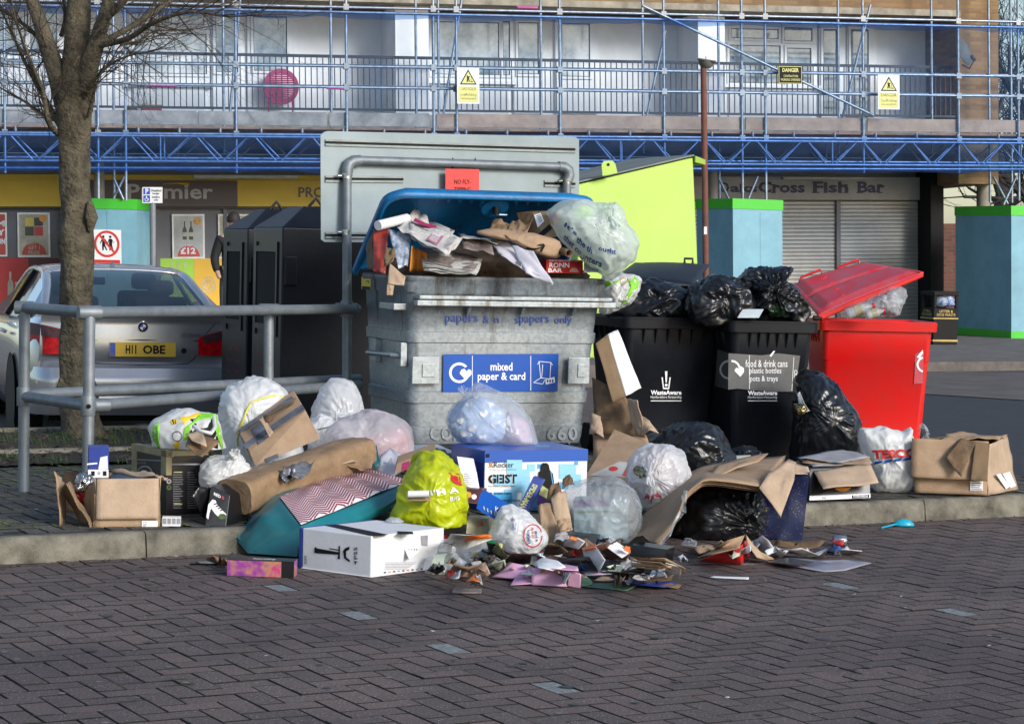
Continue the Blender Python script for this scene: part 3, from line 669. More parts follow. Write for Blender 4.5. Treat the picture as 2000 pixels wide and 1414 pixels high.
ledger(1255,12,1706,226,.12,'brace'); ledger(470,-10,449,222,-.6,'brace'); ledger(905,-20,866,222,-.6,'brace'); ledger(1700,10,1645,232,-.6,'brace'); ledger(1300,60,1262,232,-.6,'brace')
ledger(222,348,241,390,-.5,'brace'); ledger(243,345,222,388,-.6,'brace');ledger(1404,348,1424,390,-.9,'brace'); ledger(1480,345,1462,388,-.3,'brace'); ledger(1940,345,1968,398,-.9,'brace'); ledger(1985,345,1960,400,-.6,'brace')
for k in range(9):   # transoms seen end-on / small clamps
    pass
pinkp=mat('pink_marked_tube',(.5,.1,.3),.5)
for x0,x1,y in((288,345,167),(638,672,172),(1010,1050,15)): ledger(x0,y,x1,y+1,.052,'ledger',.026,pinkp)
# couplers
cp_=mat('coupler_steel',(.25,.26,.28),.5,.8)
mb=MB()
for x in(7,189,243,459,675,845,890,1092,1295,1447,1493,1684,1870,1987):
    for ya,yb in((-1,45),(119,151),(161,190),(259,274)):
        mb=MB(); y=ya+(yb-ya)*x/2000; u,v=F(x+.008*y,y,.03); boxF(mb,u-.045,v-.05,u+.045,v+.05,.075,.09,cp_); T.part('coupler',mb)
for k in range(26):
    mb=MB(); x=30+k*80; y=258+x*.0075; u,v=F(x,y,.05); mb.tube([L(u,v+.0,.05),L(u,v+.09,.05)],.03,cp_,8); T.part('coupler',mb)
# toe boards and deck
wd=mat('weathered_scaffold_board',(.44,.33,.25),.85,0,.3,3,.3,40,c2=(.27,.19,.15)); wdg=mat('grey_scaffold_board',(.38,.36,.34),.85,0,.25,3,.3,40); dk=mat('scaffold_deck_edge',(.32,.2,.14),.85,0,.25,4,.2,40)
bx=[(-60,118,0),(118,385,0),(387,640,0),(642,840,0),(852,1268,1),(1266,1452,1),(1456,1690,1),(1694,2060,1)]
for x0,x1,c in bx:
    mb=MB(); u0=F(x0,240,-.03)[0];u1=F(x1,240,-.03)[0]; v1=F(1000,224,-.03)[1]; boxF(mb,u0+.01,v1-.225,u1-.01,v1,-.03-.005*(x0%3),.04,wd if c else wdg); T.part('toe_board',mb)
for k in range(4):
    mb=MB(); u0=F(-60,240,0)[0];u1=F(2060,240,0)[0]; v1=F(1000,250,0)[1]; boxF(mb,u0,v1-.06,u1,v1-.02,-.03-.3*k,.28,dk); T.part('deck_board',mb)
# lattice beams
def beam(n,yt,yb,ph,M,name='lattice_beam'):
    mb=MB(); u0=F(-60,300,n)[0];u1=F(2060,300,n)[0]; vt=F(1000,yt,n)[1]; vb=F(1000,yb,n)[1]
    mb.tube([L(u0,vt,n),L(u1,vt,n)],.024,M,8); mb.tube([L(u0,vb,n),L(u1,vb,n)],.024,M,8)
    u=u0+ph; i=0
    while u<u1:
        a=.42*1.0
        if i%4==3: mb.tube([L(u+.05,vb,n),L(u+.05,vt,n)],.018,M,6); u+=.1
        mb.tube([L(u,vb,n),L(u+a,vt,n)],.017,M,6); mb.tube([L(u+a+.12,vt,n),L(u+2*a+.06,vb,n)],.017,M,6); u+=2*a+.12; i+=1
    T.part(name,mb)
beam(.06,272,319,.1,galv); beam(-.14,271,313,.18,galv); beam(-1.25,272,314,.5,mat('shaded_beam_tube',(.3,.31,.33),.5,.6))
ledger(-60,328,2060,331,.0); 
# netting
def netmat(name,c,a,tint):
    M=bpy.data.materials.new(name); M.use_nodes=True; t=M.node_tree;N=t.nodes; b=N['Principled BSDF']; b.inputs['Base Color'].default_value=c+(1,); b.inputs['Roughness'].default_value=.6
    tr=N.new('ShaderNodeBsdfTransparent'); tr.inputs[0].default_value=tint+(1,); mx=N.new('ShaderNodeMixShader'); tc=N.new('ShaderNodeTexCoord'); nz=N.new('ShaderNodeTexNoise'); nz.inputs['Scale'].default_value=.8; nz.inputs['Detail'].default_value=5; nz.inputs['Distortion'].default_value=1.2
    t.links.new(tc.outputs['Object'],nz.inputs['Vector']); mr=N.new('ShaderNodeMapRange'); mr.inputs[1].default_value=.3; mr.inputs[2].default_value=.7; mr.inputs[3].default_value=a*.6; mr.inputs[4].default_value=a*1.35
    t.links.new(nz.outputs['Fac'],mr.inputs[0]); t.links.new(mr.outputs[0],mx.inputs[0]); t.links.new(tr.outputs[0],mx.inputs[1]); t.links.new(b.outputs[0],mx.inputs[2]); t.links.new(mx.outputs[0],N['Material Output'].inputs[0]); return M
net=netmat('blue_debris_netting',(.05,.22,.6),.055,(.86,.93,1)); net2=netmat('dense_blue_debris_netting',(.015,.08,.26),.12,(.5,.68,1))
def netsheet(ya0,ya1,yb0,yb1,M,n=.16,x0=-60,x1=2060,amp=4,sag=0,fine=0):
    mb=MB(True)
    def nf(s,t):
        x=x0+(x1-x0)*s; yt=ya0+(ya1-ya0)*x/2000; yb=yb0+(yb1-yb0)*x/2000
        w=noise.noise(Vector((x*.013,0,ya0))); sc=abs(math.sin(x*math.pi/208))
        y=yt+w*amp-sc*0+((yb+noise.noise(Vector((x*.02,5,yb0)))*amp*1.2+sag*sc)-(yt+w*amp))*t
        u,v=F(x,y,n); dn=.05*noise.noise(Vector((u*1.3,v*1.3,0)))+.02*noise.noise(Vector((u*6,v*5,0)))
        return L(u,v,n+dn)
    mb.grid(260,26,nf,M); return mb
mb=netsheet(14,52,252,266,net); T.part('netting',mb)
mb=netsheet(255,266,333,338,net2,.2); T.part('netting',mb)
mb=netsheet(8,50,20,60,net2,.22,amp=3,sag=5); T.part('netting',mb,label='gathered top hem of the blue netting')
mb=netsheet(325,333,338,340,net2,.24,amp=3,sag=-5); T.part('netting',mb,label='gathered bottom hem of the blue netting')
T.done()
# signs on scaffold
ysg=mat('pale_blue_sign_board',(.62,.72,.78),.5,0,.03,2,0); syl=mat('safety_yellow',(.62,.62,.22),.5,0,.05,2,0)  # yellow washed out to put the netting's haze into the sign colour
def dsign(xc,x0,y0,x1,y1,lab):
    mb=MB(); n=.3; u0,v0=F(x0,y1,n); u1,v1=F(x1,y0,n); w=u1-u0;h=v1-v0; boxF(mb,u0,v0,u1,v1,n,.01,ysg)
    g_=lambda a,b,o=.003: L(u0+a*w,v0+b*h,n+o)
    fpoly(mb,g_,[(.12,.53),(.88,.53),(.5,.95)],bk); fpoly(mb,g_,[(.2,.56),(.8,.56),(.5,.89)],syl,.005)
    fpoly(mb,g_,[(.42,.6),(.47,.6),(.5,.68),(.53,.6),(.57,.6),(.53,.72),(.58,.75),(.56,.77),(.5,.75),(.46,.79),(.43,.77),(.45,.7)],bk,.007); frect(mb,g_,.6,.6,.72,.62,bk,.007); frect(mb,g_,.62,.62,.635,.74,bk,.007)
    frect(mb,g_,.06,.04,.94,.48,syl); mb.text('DANGER',g_,(.14,.37,.86,.46),bk,bold=.01); mb.text('Scaffolding',g_,(.14,.2,.86,.29),bk,bold=.01); mb.text('incomplete',g_,(.16,.1,.84,.18),bk,bold=.01)
    single('warning_sign',mb,lab,'sign','yellow scaffold warning signs')
dsign(0,893,133,936,203,'white and yellow scaffold warning sign hung in the middle of the balcony')
dsign(0,1715,147,1757,214,'white and yellow scaffold warning sign hung towards the right end of the balcony')
mb=MB(); n=.3; u0,v0=F(1520,164,n); u1,v1=F(1567,130,n); w=u1-u0;h=v1-v0; boxF(mb,u0,v0,u1,v1,n,.01,bk); g_=lambda a,b,o=.003: L(u0+a*w,v0+b*h,n+o)
for r_ in((.02,.02,.98,.05),(.02,.95,.98,.98),(.02,.05,.04,.95),(.96,.05,.98,.95)): frect(mb,g_,*r_,syl)
mb.text('DANGER',g_,(.17,.66,.85,.88),syl,bold=.03); mb.text('CONTRACTORS',g_,(.22,.37,.82,.5),syl,bold=.01); mb.text('WORKING OVERHEAD',g_,(.1,.16,.92,.3),syl,bold=.01)
single('warning_sign',mb,'small black danger sign with yellow letters on the scaffold','sign')
# hoardings round the scaffold feet
hb=mat('pale_blue_hoarding',(.20,.42,.52),.6,0,.10,2.5,.15,30,det=10); hbj=mat('hoarding_joint',(.09,.2,.25),.8,0,0); hg=mat('bright_green_trim',(.06,.52,.03),.5,0,.05,2,0)
def hoard(xl,xc,xr,yt,yb,Zc,ang,name_lab,sign=False,zt=.16,kk=0):
    # xc: nearest corner; left face xl..xc, right face xc..xr
    c=P(xc,yt,Zc); Hh_=c.z-.1; c.z=.1
    T=Thing('hoarding',name_lab,'hoarding','blue hoardings round the scaffold feet')
    Hh=Hh_
    dR=Vector((math.cos(ang),math.sin(ang),0)); dL=Vector((-math.sin(ang),math.cos(ang),0))
    def wsolve(d,x):
        lo,hi=0,40
        for _ in range(50):
            m_=(lo+hi)/2; q=c+d*m_-CAM; xx=1000+FPX*q.dot(RT)/q.dot(FWD); ok=(xx<x) if x>xc else (xx>x)
            if ok: lo=m_
            else: hi=m_
        return lo
    wr_=wsolve(dR,xr) if xr>xc else 1.2; wl=min(wsolve(dL,xl),1.8+kk) if xl<xc else 1.2
    Z_=Vector((0,0,1)); 
    tilt=FV.copy()
    h=Hh; mb=MB(); base=c-dR*0; q=[base,base+dR*wr_,base+dR*wr_+tilt*h,base+tilt*h]
    mb.hexa(q,dL*wl,hb); T.part('panel',mb)
    mb=MB(); k_=.55
    while k_<wr_: p_=base+dR*k_-dL*.002; mb.hexa([p_+tilt*.2,p_+dR*.006+tilt*.2,p_+dR*.006+tilt*(h-.2),p_+tilt*(h-.2)],dL*.001,hbj); k_+=1.22
    T.part('panel_joint',mb)
    for nm,a,b in(('top_trim',h-zt,h+.01),('bottom_trim',.0,zt*.8)):
        mb=MB(); o=.012; q=[base-dR*o-dL*o+tilt*a,base+dR*(wr_+o)-dL*o+tilt*a,base+dR*(wr_+o)-dL*o+tilt*b,base-dR*o-dL*o+tilt*b]; mb.hexa(q,dL*(wl+2*o),hg); T.part(nm,mb)
    if sign:
        mb=MB(); n_=-dL; W=wr_
        def g_(a,b,o=.006): return base+dR*(.31+a*.48)+tilt*((b*.62)+h-.5-.62)+n_*o*1.0+n_*.004
        fw=lambda a,b,o=.006: g_(a,b,o)
        frect(mb,fw,0,0,1,1,wh,.006)
        rn=mat('sign_red',(.6,.03,.02),.5,0,0)
        for k in range(40):
            a0=k*math.pi/20;a1=a0+math.pi/20; fpoly(mb,fw,[(.5+.36*math.cos(a0),.62+.29*math.sin(a0)),(.5+.44*math.cos(a0),.62+.355*math.sin(a0)),(.5+.44*math.cos(a1),.62+.355*math.sin(a1)),(.5+.36*math.cos(a1),.62+.29*math.sin(a1))],rn,.009)
        for cx,s_ in((.38,1),(.62,.8)):
            fpoly(mb,fw,[(cx-.04*s_,.44),(cx+.01,.46),(cx+.02,.56),(cx+.1*s_,.44),(cx+.13*s_,.46),(cx+.06,.6),(cx+.07,.7),(cx+.14*s_,.64),(cx+.15*s_,.66),(cx+.05,.76),(cx-.05,.76),(cx-.12*s_,.64),(cx-.1*s_,.62),(cx-.04,.7),(cx-.05,.58)],bk,.007)
            fpoly(mb,fw,[(cx+.045*math.cos(t_),.81+.036*math.sin(t_)) for t_ in[k*.6283 for k in range(10)]],bk,.007)
        fpoly(mb,fw,[(.2,.86),(.75,.36),(.8,.4),(.25,.9)],rn,.0095); frect(mb,fw,.05,.02,.95,.2,rn,.007); mb.text('Children must',fw,(.1,.08,.9,.17),wh,bold=.02)
        T.part('warning_notice',mb)
    T.done()
hoard(150,150,270,388,668,37.6,R(-2),'blue hoarding with green trim and no children notice behind the tree',True,kk=0)
hoard(1362,1440,1529,389,662,38.2,R(29),'blue hoarding with green trim in front of the chip shop shutters')
hoard(1858,1984,2100,403,668,40.6,R(22),'blue hoarding with green trim at the right edge beside the litter bin')
# ================================================================ LARGE FOREGROUND THINGS
def pfn(p0,n):
    p0=Vector(p0); n=Vector(n).normalized()
    if n.dot(CAM-p0)<0: n=-n
    def f(x,y,o=.002):
        d=ray(x,y); t=((p0+n*o)-CAM).dot(n)/d.dot(n); return CAM+d*t
    return f
def ptext(mb,t,f,x0,y0,x1,y1,M,o=.003,dy=0,**k):
    """text laid on plane f between photo columns x0..x1, rows y0 (top)..y1 (bottom); dy: drop of the right end"""
    mb.text(t,lambda a,b: f(x0+(x1-x0)*a,y1-(y1-y0)*b+dy*a,o),(0,0,1,1),M,**k); return mb
def qtext(mb,t,f,q,M,o=.003,**k):
    p00,p10,p11,p01=[Vector(p) for p in q]
    def g(a,b): p=p00*(1-a)*(1-b)+p10*a*(1-b)+p11*a*b+p01*(1-a)*b; return f(p.x,p.y,o)
    mb.text(t,g,(0,0,1,1),M,**k); return mb
def ppoly(mb,f,pts,M,o=.002): mb.poly([f(x,y,o) for x,y in pts],M); return mb
def prect(mb,f,x0,y0,x1,y1,M,o=.002): return ppoly(mb,f,[(x0,y1),(x1,y1),(x1,y0),(x0,y0)],M,o)
def parc(mb,f,cx,cy,r0,r1,a0,a1,M,o=.003,n=28,ky=1):
    for k in range(n):
        a=R(a0+(a1-a0)*k/n);b=R(a0+(a1-a0)*(k+1)/n)
        ppoly(mb,f,[(cx+r0*math.cos(a),cy-ky*r0*math.sin(a)),(cx+r1*math.cos(a),cy-ky*r1*math.sin(a)),(cx+r1*math.cos(b),cy-ky*r1*math.sin(b)),(cx+r0*math.cos(b),cy-ky*r0*math.sin(b))],M,o)
class Fr:
    def __init__(s,o,ang): s.o=Vector(o); s.a=ang; s.e=Vector((math.cos(ang),math.sin(ang),0)); s.w=Vector((-math.sin(ang),math.cos(ang),0)); s.z=Vector((0,0,1))
    def __call__(s,u,w,z=0): return s.o+s.e*u+s.w*w+s.z*z
    def box(s,mb,u0,w0,z0,u1,w1,z1,M): mb.hexa([s(u0,w0,z0),s(u1,w0,z0),s(u1,w0,z1),s(u0,w0,z1)],s.w*(w1-w0),M)
# ---------------- galvanised paper bin
def galvspangle():
    M=mat('galvanised_bin_steel',(.34,.37,.385),.42,.6,.0,4,.05,30); t=M.node_tree;N=t.nodes;K_=t.links;b=N['Principled BSDF']
    tc=N.new('ShaderNodeTexCoord')
    v=N.new('ShaderNodeTexVoronoi'); v.inputs['Scale'].default_value=55; mp=N.new('ShaderNodeMapping'); K_.new(tc.outputs['Object'],mp.inputs[0]); K_.new(mp.outputs[0],v.inputs['Vector'])
    nz0=N.new('ShaderNodeTexNoise'); nz0.inputs['Scale'].default_value=20; K_.new(tc.outputs['Object'],nz0.inputs['Vector'])
    r=N.new('ShaderNodeValToRGB'); r.color_ramp.elements[0].position=.15; r.color_ramp.elements[0].color=(.265,.30,.325,1); r.color_ramp.elements[1].position=.95; r.color_ramp.elements[1].color=(.345,.385,.415,1)
    sx=N.new('ShaderNodeSeparateColor'); K_.new(v.outputs['Color'],sx.inputs[0]); K_.new(sx.outputs[0],r.inputs[0])
    nz=N.new('ShaderNodeTexNoise'); nz.inputs['Scale'].default_value=1.0; nz.inputs['Detail'].default_value=9; nz.inputs['Roughness'].default_value=.7; m2=N.new('ShaderNodeMapping'); m2.inputs['Scale'].default_value=(9,9,1.1); K_.new(tc.outputs['Object'],m2.inputs[0]); K_.new(m2.outputs[0],nz.inputs['Vector'])
    sp=N.new('ShaderNodeSeparateXYZ'); K_.new(tc.outputs['Object'],sp.inputs[0])
    mr=N.new('ShaderNodeMapRange'); mr.inputs[1].default_value=.45; mr.inputs[2].default_value=1.1; mr.inputs[3].default_value=-.12; mr.inputs[4].default_value=.10; K_.new(sp.outputs['Z'],mr.inputs[0])
    ad=N.new('ShaderNodeMath'); ad.operation='ADD'; K_.new(nz.outputs['Fac'],ad.inputs[0]); K_.new(mr.outputs[0],ad.inputs[1])
    r2=N.new('ShaderNodeValToRGB'); r2.color_ramp.elements[0].position=.58; r2.color_ramp.elements[0].color=(0,0,0,1); r2.color_ramp.elements[1].position=.75; r2.color_ramp.elements[1].color=(1,1,1,1); K_.new(ad.outputs[0],r2.inputs[0])
    m=N.new('ShaderNodeMix'); m.data_type='RGBA'; K_.new(r2.outputs[0],m.inputs['Factor']); K_.new(r.outputs[0],m.inputs['A']); m.inputs['B'].default_value=(.10,.085,.06,1); K_.new(m.outputs['Result'],b.inputs['Base Color']); return M
gal=galvspangle()
o=P(795,700,13.4); A=R(21); BF=Fr((o.x,o.y,PV),A)
T=Thing('paper_recycling_bin','large galvanised steel paper bin with its blue lid open and overflowing with newspaper','bin')
WT,DT=1.25,.9; ZB,ZT=.2,1.196
def ring(z,extra=0,rc=.07,n=5):
    k=(z-ZB)/(ZT-ZB); u0=.035*(1-k)-extra; u1=WT-.10*(1-k)+extra; w0=.05*(1-k)-extra; w1=DT-.06*(1-k)+extra; pts=[]
    for cx,cy,a0 in((u0+rc,w0+rc,math.pi),(u1-rc,w0+rc,1.5*math.pi),(u1-rc,w1-rc,0),(u0+rc,w1-rc,.5*math.pi)):
        for i in range(n+1): a=a0+i*math.pi/2/n; pts.append((cx+rc*math.cos(a),cy+rc*math.sin(a)))
    return pts
prof=[(ZB,-.05),(ZB,0),(.24,.006),(.30,.006),(.305,-.002),(.44,-.002),(.445,.008),(.51,.008),(.515,-.002),(.80,-.002),(.805,.008),(.865,.008),(.87,-.002),(.985,-.002),(.99,.002),(1.09,.002),(1.1,.012),(1.16,.012),(1.165,.018),(1.19,.02),(ZT,.012),(ZT,-.012),(1.17,-.018),(.9,-.018)]
mb=MB(True)
nseg=24; vs=[BF(u,w,z) for z,e in prof for u,w in ring(z,e)]; nn=len(ring(.5)); 
fs=[[j*nn+k,j*nn+(k+1)%nn,(j+1)*nn+(k+1)%nn,(j+1)*nn+k] for j in range(len(prof)-1) for k in range(nn)]
mb.add(vs,fs,gal); mb.poly([BF(u,w,.9) for u,w in ring(.9,-.018)],mat('bin_inside_dark',(.02,.02,.02),.9)); mb.poly([BF(u,w,ZB) for u,w in ring(ZB,-.05)][::-1],gal)
body=T.part('body',mb)
md=body.modifiers.new('e','EDGE_SPLIT'); md.split_angle=R(50)
mb=MB(); BF.box(mb,.03,-.075,1.02,WT+.05,-.005,1.055,gal); BF.box(mb,.04,-.085,1.058,WT+.02,-.01,1.083,gal); T.part('front_rail',mb,parent=body,bevel=.006)
for u in(.36,.70,1.03):
    mb=MB(); mb.hexa([BF(u,-.06,1.018),BF(u,-.003,1.018),BF(u,-.003,.972),BF(u,-.02,.972)],BF.e*.018,gal); T.part('gusset',mb,parent=body)
for u0,u1 in((.03,.20),(1.02,1.16)):
    mb=MB(); BF.box(mb,u0,-.012,.56,u1,-.0,.72,gal); BF.box(mb,u0+.06,-.018,.60,u1-.03,-.012,.68,gal); T.part('embossed_pad',mb,parent=body,bevel=.006)
# side handle + bracket
mb=MB(); mb.tube([BF(-.0,.1,.72),BF(-.055,.12,.725),BF(-.06,.38,.72),BF(-.055,.6,.715),BF(.0,.62,.71)],[.02,.016,.012,.016,.02],gal,8); BF.box(mb,-.02,.06,.66,.02,.16,.80,gal); BF.box(mb,-.02,.56,.66,.02,.66,.80,gal); T.part('handle',mb,parent=body,bevel=.005)
mb=MB(); BF.box(mb,-.07,.06,.99,.01,.34,1.03,gal); T.part('lid_bracket',mb,parent=body,bevel=.005)
def fplane(z=.65): return pfn(BF(.6,.05*(1-(z-ZB)/(ZT-ZB))-.002,z),-BF.w+BF.z*-.05)
ff_=fplane(.65)
lb=mat('blue_label',(.006,.085,.42),.35,0,.06,3,0); wl=mat('white_label_print',(.82,.82,.84),.4,0,0)
mb=MB(); ppoly(mb,ff_,[(865,766),(1089,764),(1091,691),(866,692)],lb,.011)
for x in(922,1036): prect(mb,ff_,x,695,x+1.2,763,wl,.013)
parc(mb,ff_,897,728,15,20,40,330,wl,.013); ppoly(mb,ff_,[(910,743),(897.5,729),(901,722),(907,720),(911,725),(916,721),(921,724),(921,731)],wl,.014)
ptext(mb,'mixed',ff_,958,708,1001,724,wl,.013,bold=.02); ptext(mb,'paper & card',ff_,933,727,1026,747,wl,.013,bold=.02)
for a in(((1053,706),(1076,708)),((1053,706),(1056,738)),((1076,708),(1074,740)),((1056,738),(1074,740)),((1050,712),(1053,706)),((1060,712),(1058,738)),((1076,708),(1079,713)),((1042,747),(1056,738)),((1042,747),(1060,750)),((1060,750),(1064,742))):
    (x0,y0),(x1,y1)=a; d=Vector((x1-x0,y1-y0)).normalized(); n_=Vector((-d.y,d.x))*.6; ppoly(mb,ff_,[(x0-n_.x,y0-n_.y),(x1-n_.x,y1-n_.y),(x1+n_.x,y1+n_.y),(x0+n_.x,y0+n_.y)],wl,.013)
ppoly(mb,ff_,[(1065,741),(1083,736),(1084,747),(1066,751)],wl,.0135); 
for k in range(3): prect(mb,ff_,1068+5*k,741,1071+5*k,747,lb,.0145)
T.part('label',mb,parent=body)
ft_=fplane(.93); dn=mat('dark_blue_lettering',(.012,.05,.22),.5,0,.1,60,0)
mb=MB(); 
for t,x0,x1,y0,y1 in(('papers',870,934,616,635),('&',944,956,616,631),('n',966,975,621,631),('s',1006,1014,620,632),('papers',1015,1073,618,636),('only',1083,1118,617,636)): ptext(mb,t,ft_,x0,y0,x1,y1,dn,.0028,bold=.012)
T.part('lettering',mb,parent=body)
fe=fplane(.38); mb=MB()
for t,x0,x1 in(('C',840,858),('O',862,882),('N',886,903),('6',1068,1085),('6',1089,1106),('0',1110,1128)): ptext(mb,t,fe,x0,833,x1,860,gal,.012,bold=.02)
T.part('embossed_lettering',mb,parent=body)
sy=mat('yellow_sticker',(.72,.55,.02),.4,0,.05,3,0); srd=mat('red_sticker',(.6,.03,.03),.4,0,.1,9,0)
fl=pfn(BF(0,.4,1.05),-BF.e); mb=MB(); ppoly(mb,fl,[(706,565),(724,566),(724,543),(706,541)],sy,.012); ppoly(mb,fl,[(707,565),(723,566),(723,560),(707,559)],bk,.013); parc(mb,fl,718,551,2,3.2,-60,200,bk,.013,14); T.part('sticker',mb,parent=body,label='yellow warning sticker')
mb=MB(); ppoly(mb,ft_,[(812,597),(829,596),(829,582),(811,584)],srd,.003); ptext(mb,'MUST',ft_,814,585,827,590,wl,.004); ptext(mb,'BE SHUT',ft_,814,591,827,595,wl,.004); T.part('sticker',mb,parent=body,label='small red sticker')
for u,w in((.15,.12),(WT-.2,.12),(.15,DT-.12),(WT-.2,DT-.12)):
    mb=MB(); c=BF(u,w,.1); mb.tube([c-BF.e*.025,c+BF.e*.025],.098,bk,20,True,False); mb.tube([BF(u,w,.12),BF(u,w,ZB+.02)],.03,gal,8); T.part('castor',mb)
# lid: hinged at the back, leaning open; seen from below
blu=mat('blue_lid_plastic',(.003,.17,.42),.45,0,.15,5,.25,60,c2=(.004,.09,.24))
LT=Fr(BF(0,DT+.02,ZT-PV+PV),A); hinge=BF(-.05,DT,ZT+.02); th=R(37)
ld=(-BF.w*math.cos(th)+BF.z*math.sin(th)); ln=(BF.w*math.sin(th)+BF.z*math.cos(th)) # length dir (up & forward), outward normal
LL=.79; LW=WT+.08
def lidp(s,t,d=0): # s along width 0..1, t along length 0..1
    return hinge+BF.e*(s*LW)+ld*(t*LL)+ln*d
mb=MB(True)
def lf_(s,t):
    # rounded plan outline, domed
    ex=min(s,1-s)*LW; ey=min(t,1-t)*LL; rim=.0
    dome=.11*min(1,ex/.13)**.6*min(1,ey/.13)**.6
    return lidp(s,t,dome)
S_=[0,.012,.03,.06,.1,.14]+[.2+.6*k/8 for k in range(9)]+[.86,.9,.94,.97,.988,1]
def corner(s,t):
    # pull square corners to radius .09
    x=s*LW;y=t*LL;rc=.12
    for cx,sx in((rc,-1),(LW-rc,1)):
        if t>.5:
            cy=LL-rc
            if (x-cx)*sx>0 and y>cy:
                dx=(x-cx)*sx;dy=y-cy; m_=max(dx,dy); l=math.hypot(dx,dy)
                if l>1e-6: k=m_/l; x=cx+sx*dx*k; y=cy+dy*k
    return x/LW,y/LL
ns_=len(S_); vs=[]
for t in S_:
    for s in S_: a,b=corner(s,t); ex=min(s,1-s)*LW; ey=min(t,1-t)*LL; vs.append(lidp(a,b,.10*min(1,ex/.12)**.55*min(1,ey/.12)**.55+(.012*(abs(((s*6)%1)-.5)<.2)*(ey>.14 and ex>.14))))
mb.add(vs,[[j*ns_+i,j*ns_+i+1,(j+1)*ns_+i+1,(j+1)*ns_+i] for j in range(ns_-1) for i in range(ns_-1)],blu)
lid=T.part('lid',mb,solid=.012)
# outer skirt / lip round the edge
mb=MB(True); loop=[]
for k in range(60):
    a=k/59; 
    if a<.3: s,t=0,a/.3
    elif a<.7: s,t=(a-.3)/.4,1
    else: s,t=1,1-(a-.7)/.3
    s,t=corner(s,t); loop.append((s,t))
for i,(s,t) in enumerate(loop): pass
vs=[]
for s,t in loop:
    cx,cy=.5,.45
    o_=Vector((s-cx,t-cy)); g=.018
    ds=(s-cx)/max(abs(s-cx),abs(t-cy)+1e-6); dt=(t-cy)/max(abs(s-cx),abs(t-cy)+1e-6)
    e=lambda q,d: lidp(s+ds*q/LW,t+max(dt,0)*q/LL,d)
    vs+=[e(-.005,-.045),e(.02,-.05),e(.024,.0),e(.004,.02)]
mb.add(vs,[[i*4+k,i*4+k+1,(i+1)*4+k+1,(i+1)*4+k] for i in range(len(loop)-1) for k in range(3)]+[[i*4+3,i*4,(i+1)*4,(i+1)*4+3] for i in range(len(loop)-1)],blu); T.part('lid_lip',mb,parent=lid)
mb=MB(); lc=lidp(.53,.80,-.01)
mb.tube([lc+ld*.06+ln*.03,lc+ld*.06-ln*.02],[.09,.085],blu,24,True,False); T.part('lock_housing',mb,parent=lid)
mb=MB(); mb.tube([lc+ld*.08-ln*.02,lc+ld*.05-ln*.06],.02,bk,10); mb.tube([lc+ld*.05-ln*.06,lc+ld*.05-ln*.06+BF.e*.07],.007,galv,6); T.part('lock',mb,parent=lid)
mb=MB()
for k in range(11):
    if 4.2<k<6.6: continue
    s=.24+.055*k; c=lidp(s,.955,-.01); mb.hexa([c-BF.e*.014,c+BF.e*.014,c+BF.e*.004-ld*.03,c-BF.e*.004-ld*.03],-ln*.012,blu)
T.part('lid_ribs',mb,parent=lid)
for s in(.2,.8):
    mb=MB(); c=lidp(s,0,0); mb.tube([c-BF.e*.05,c+BF.e*.05],.02,gal,10); T.part('hinge',mb)
T.done()
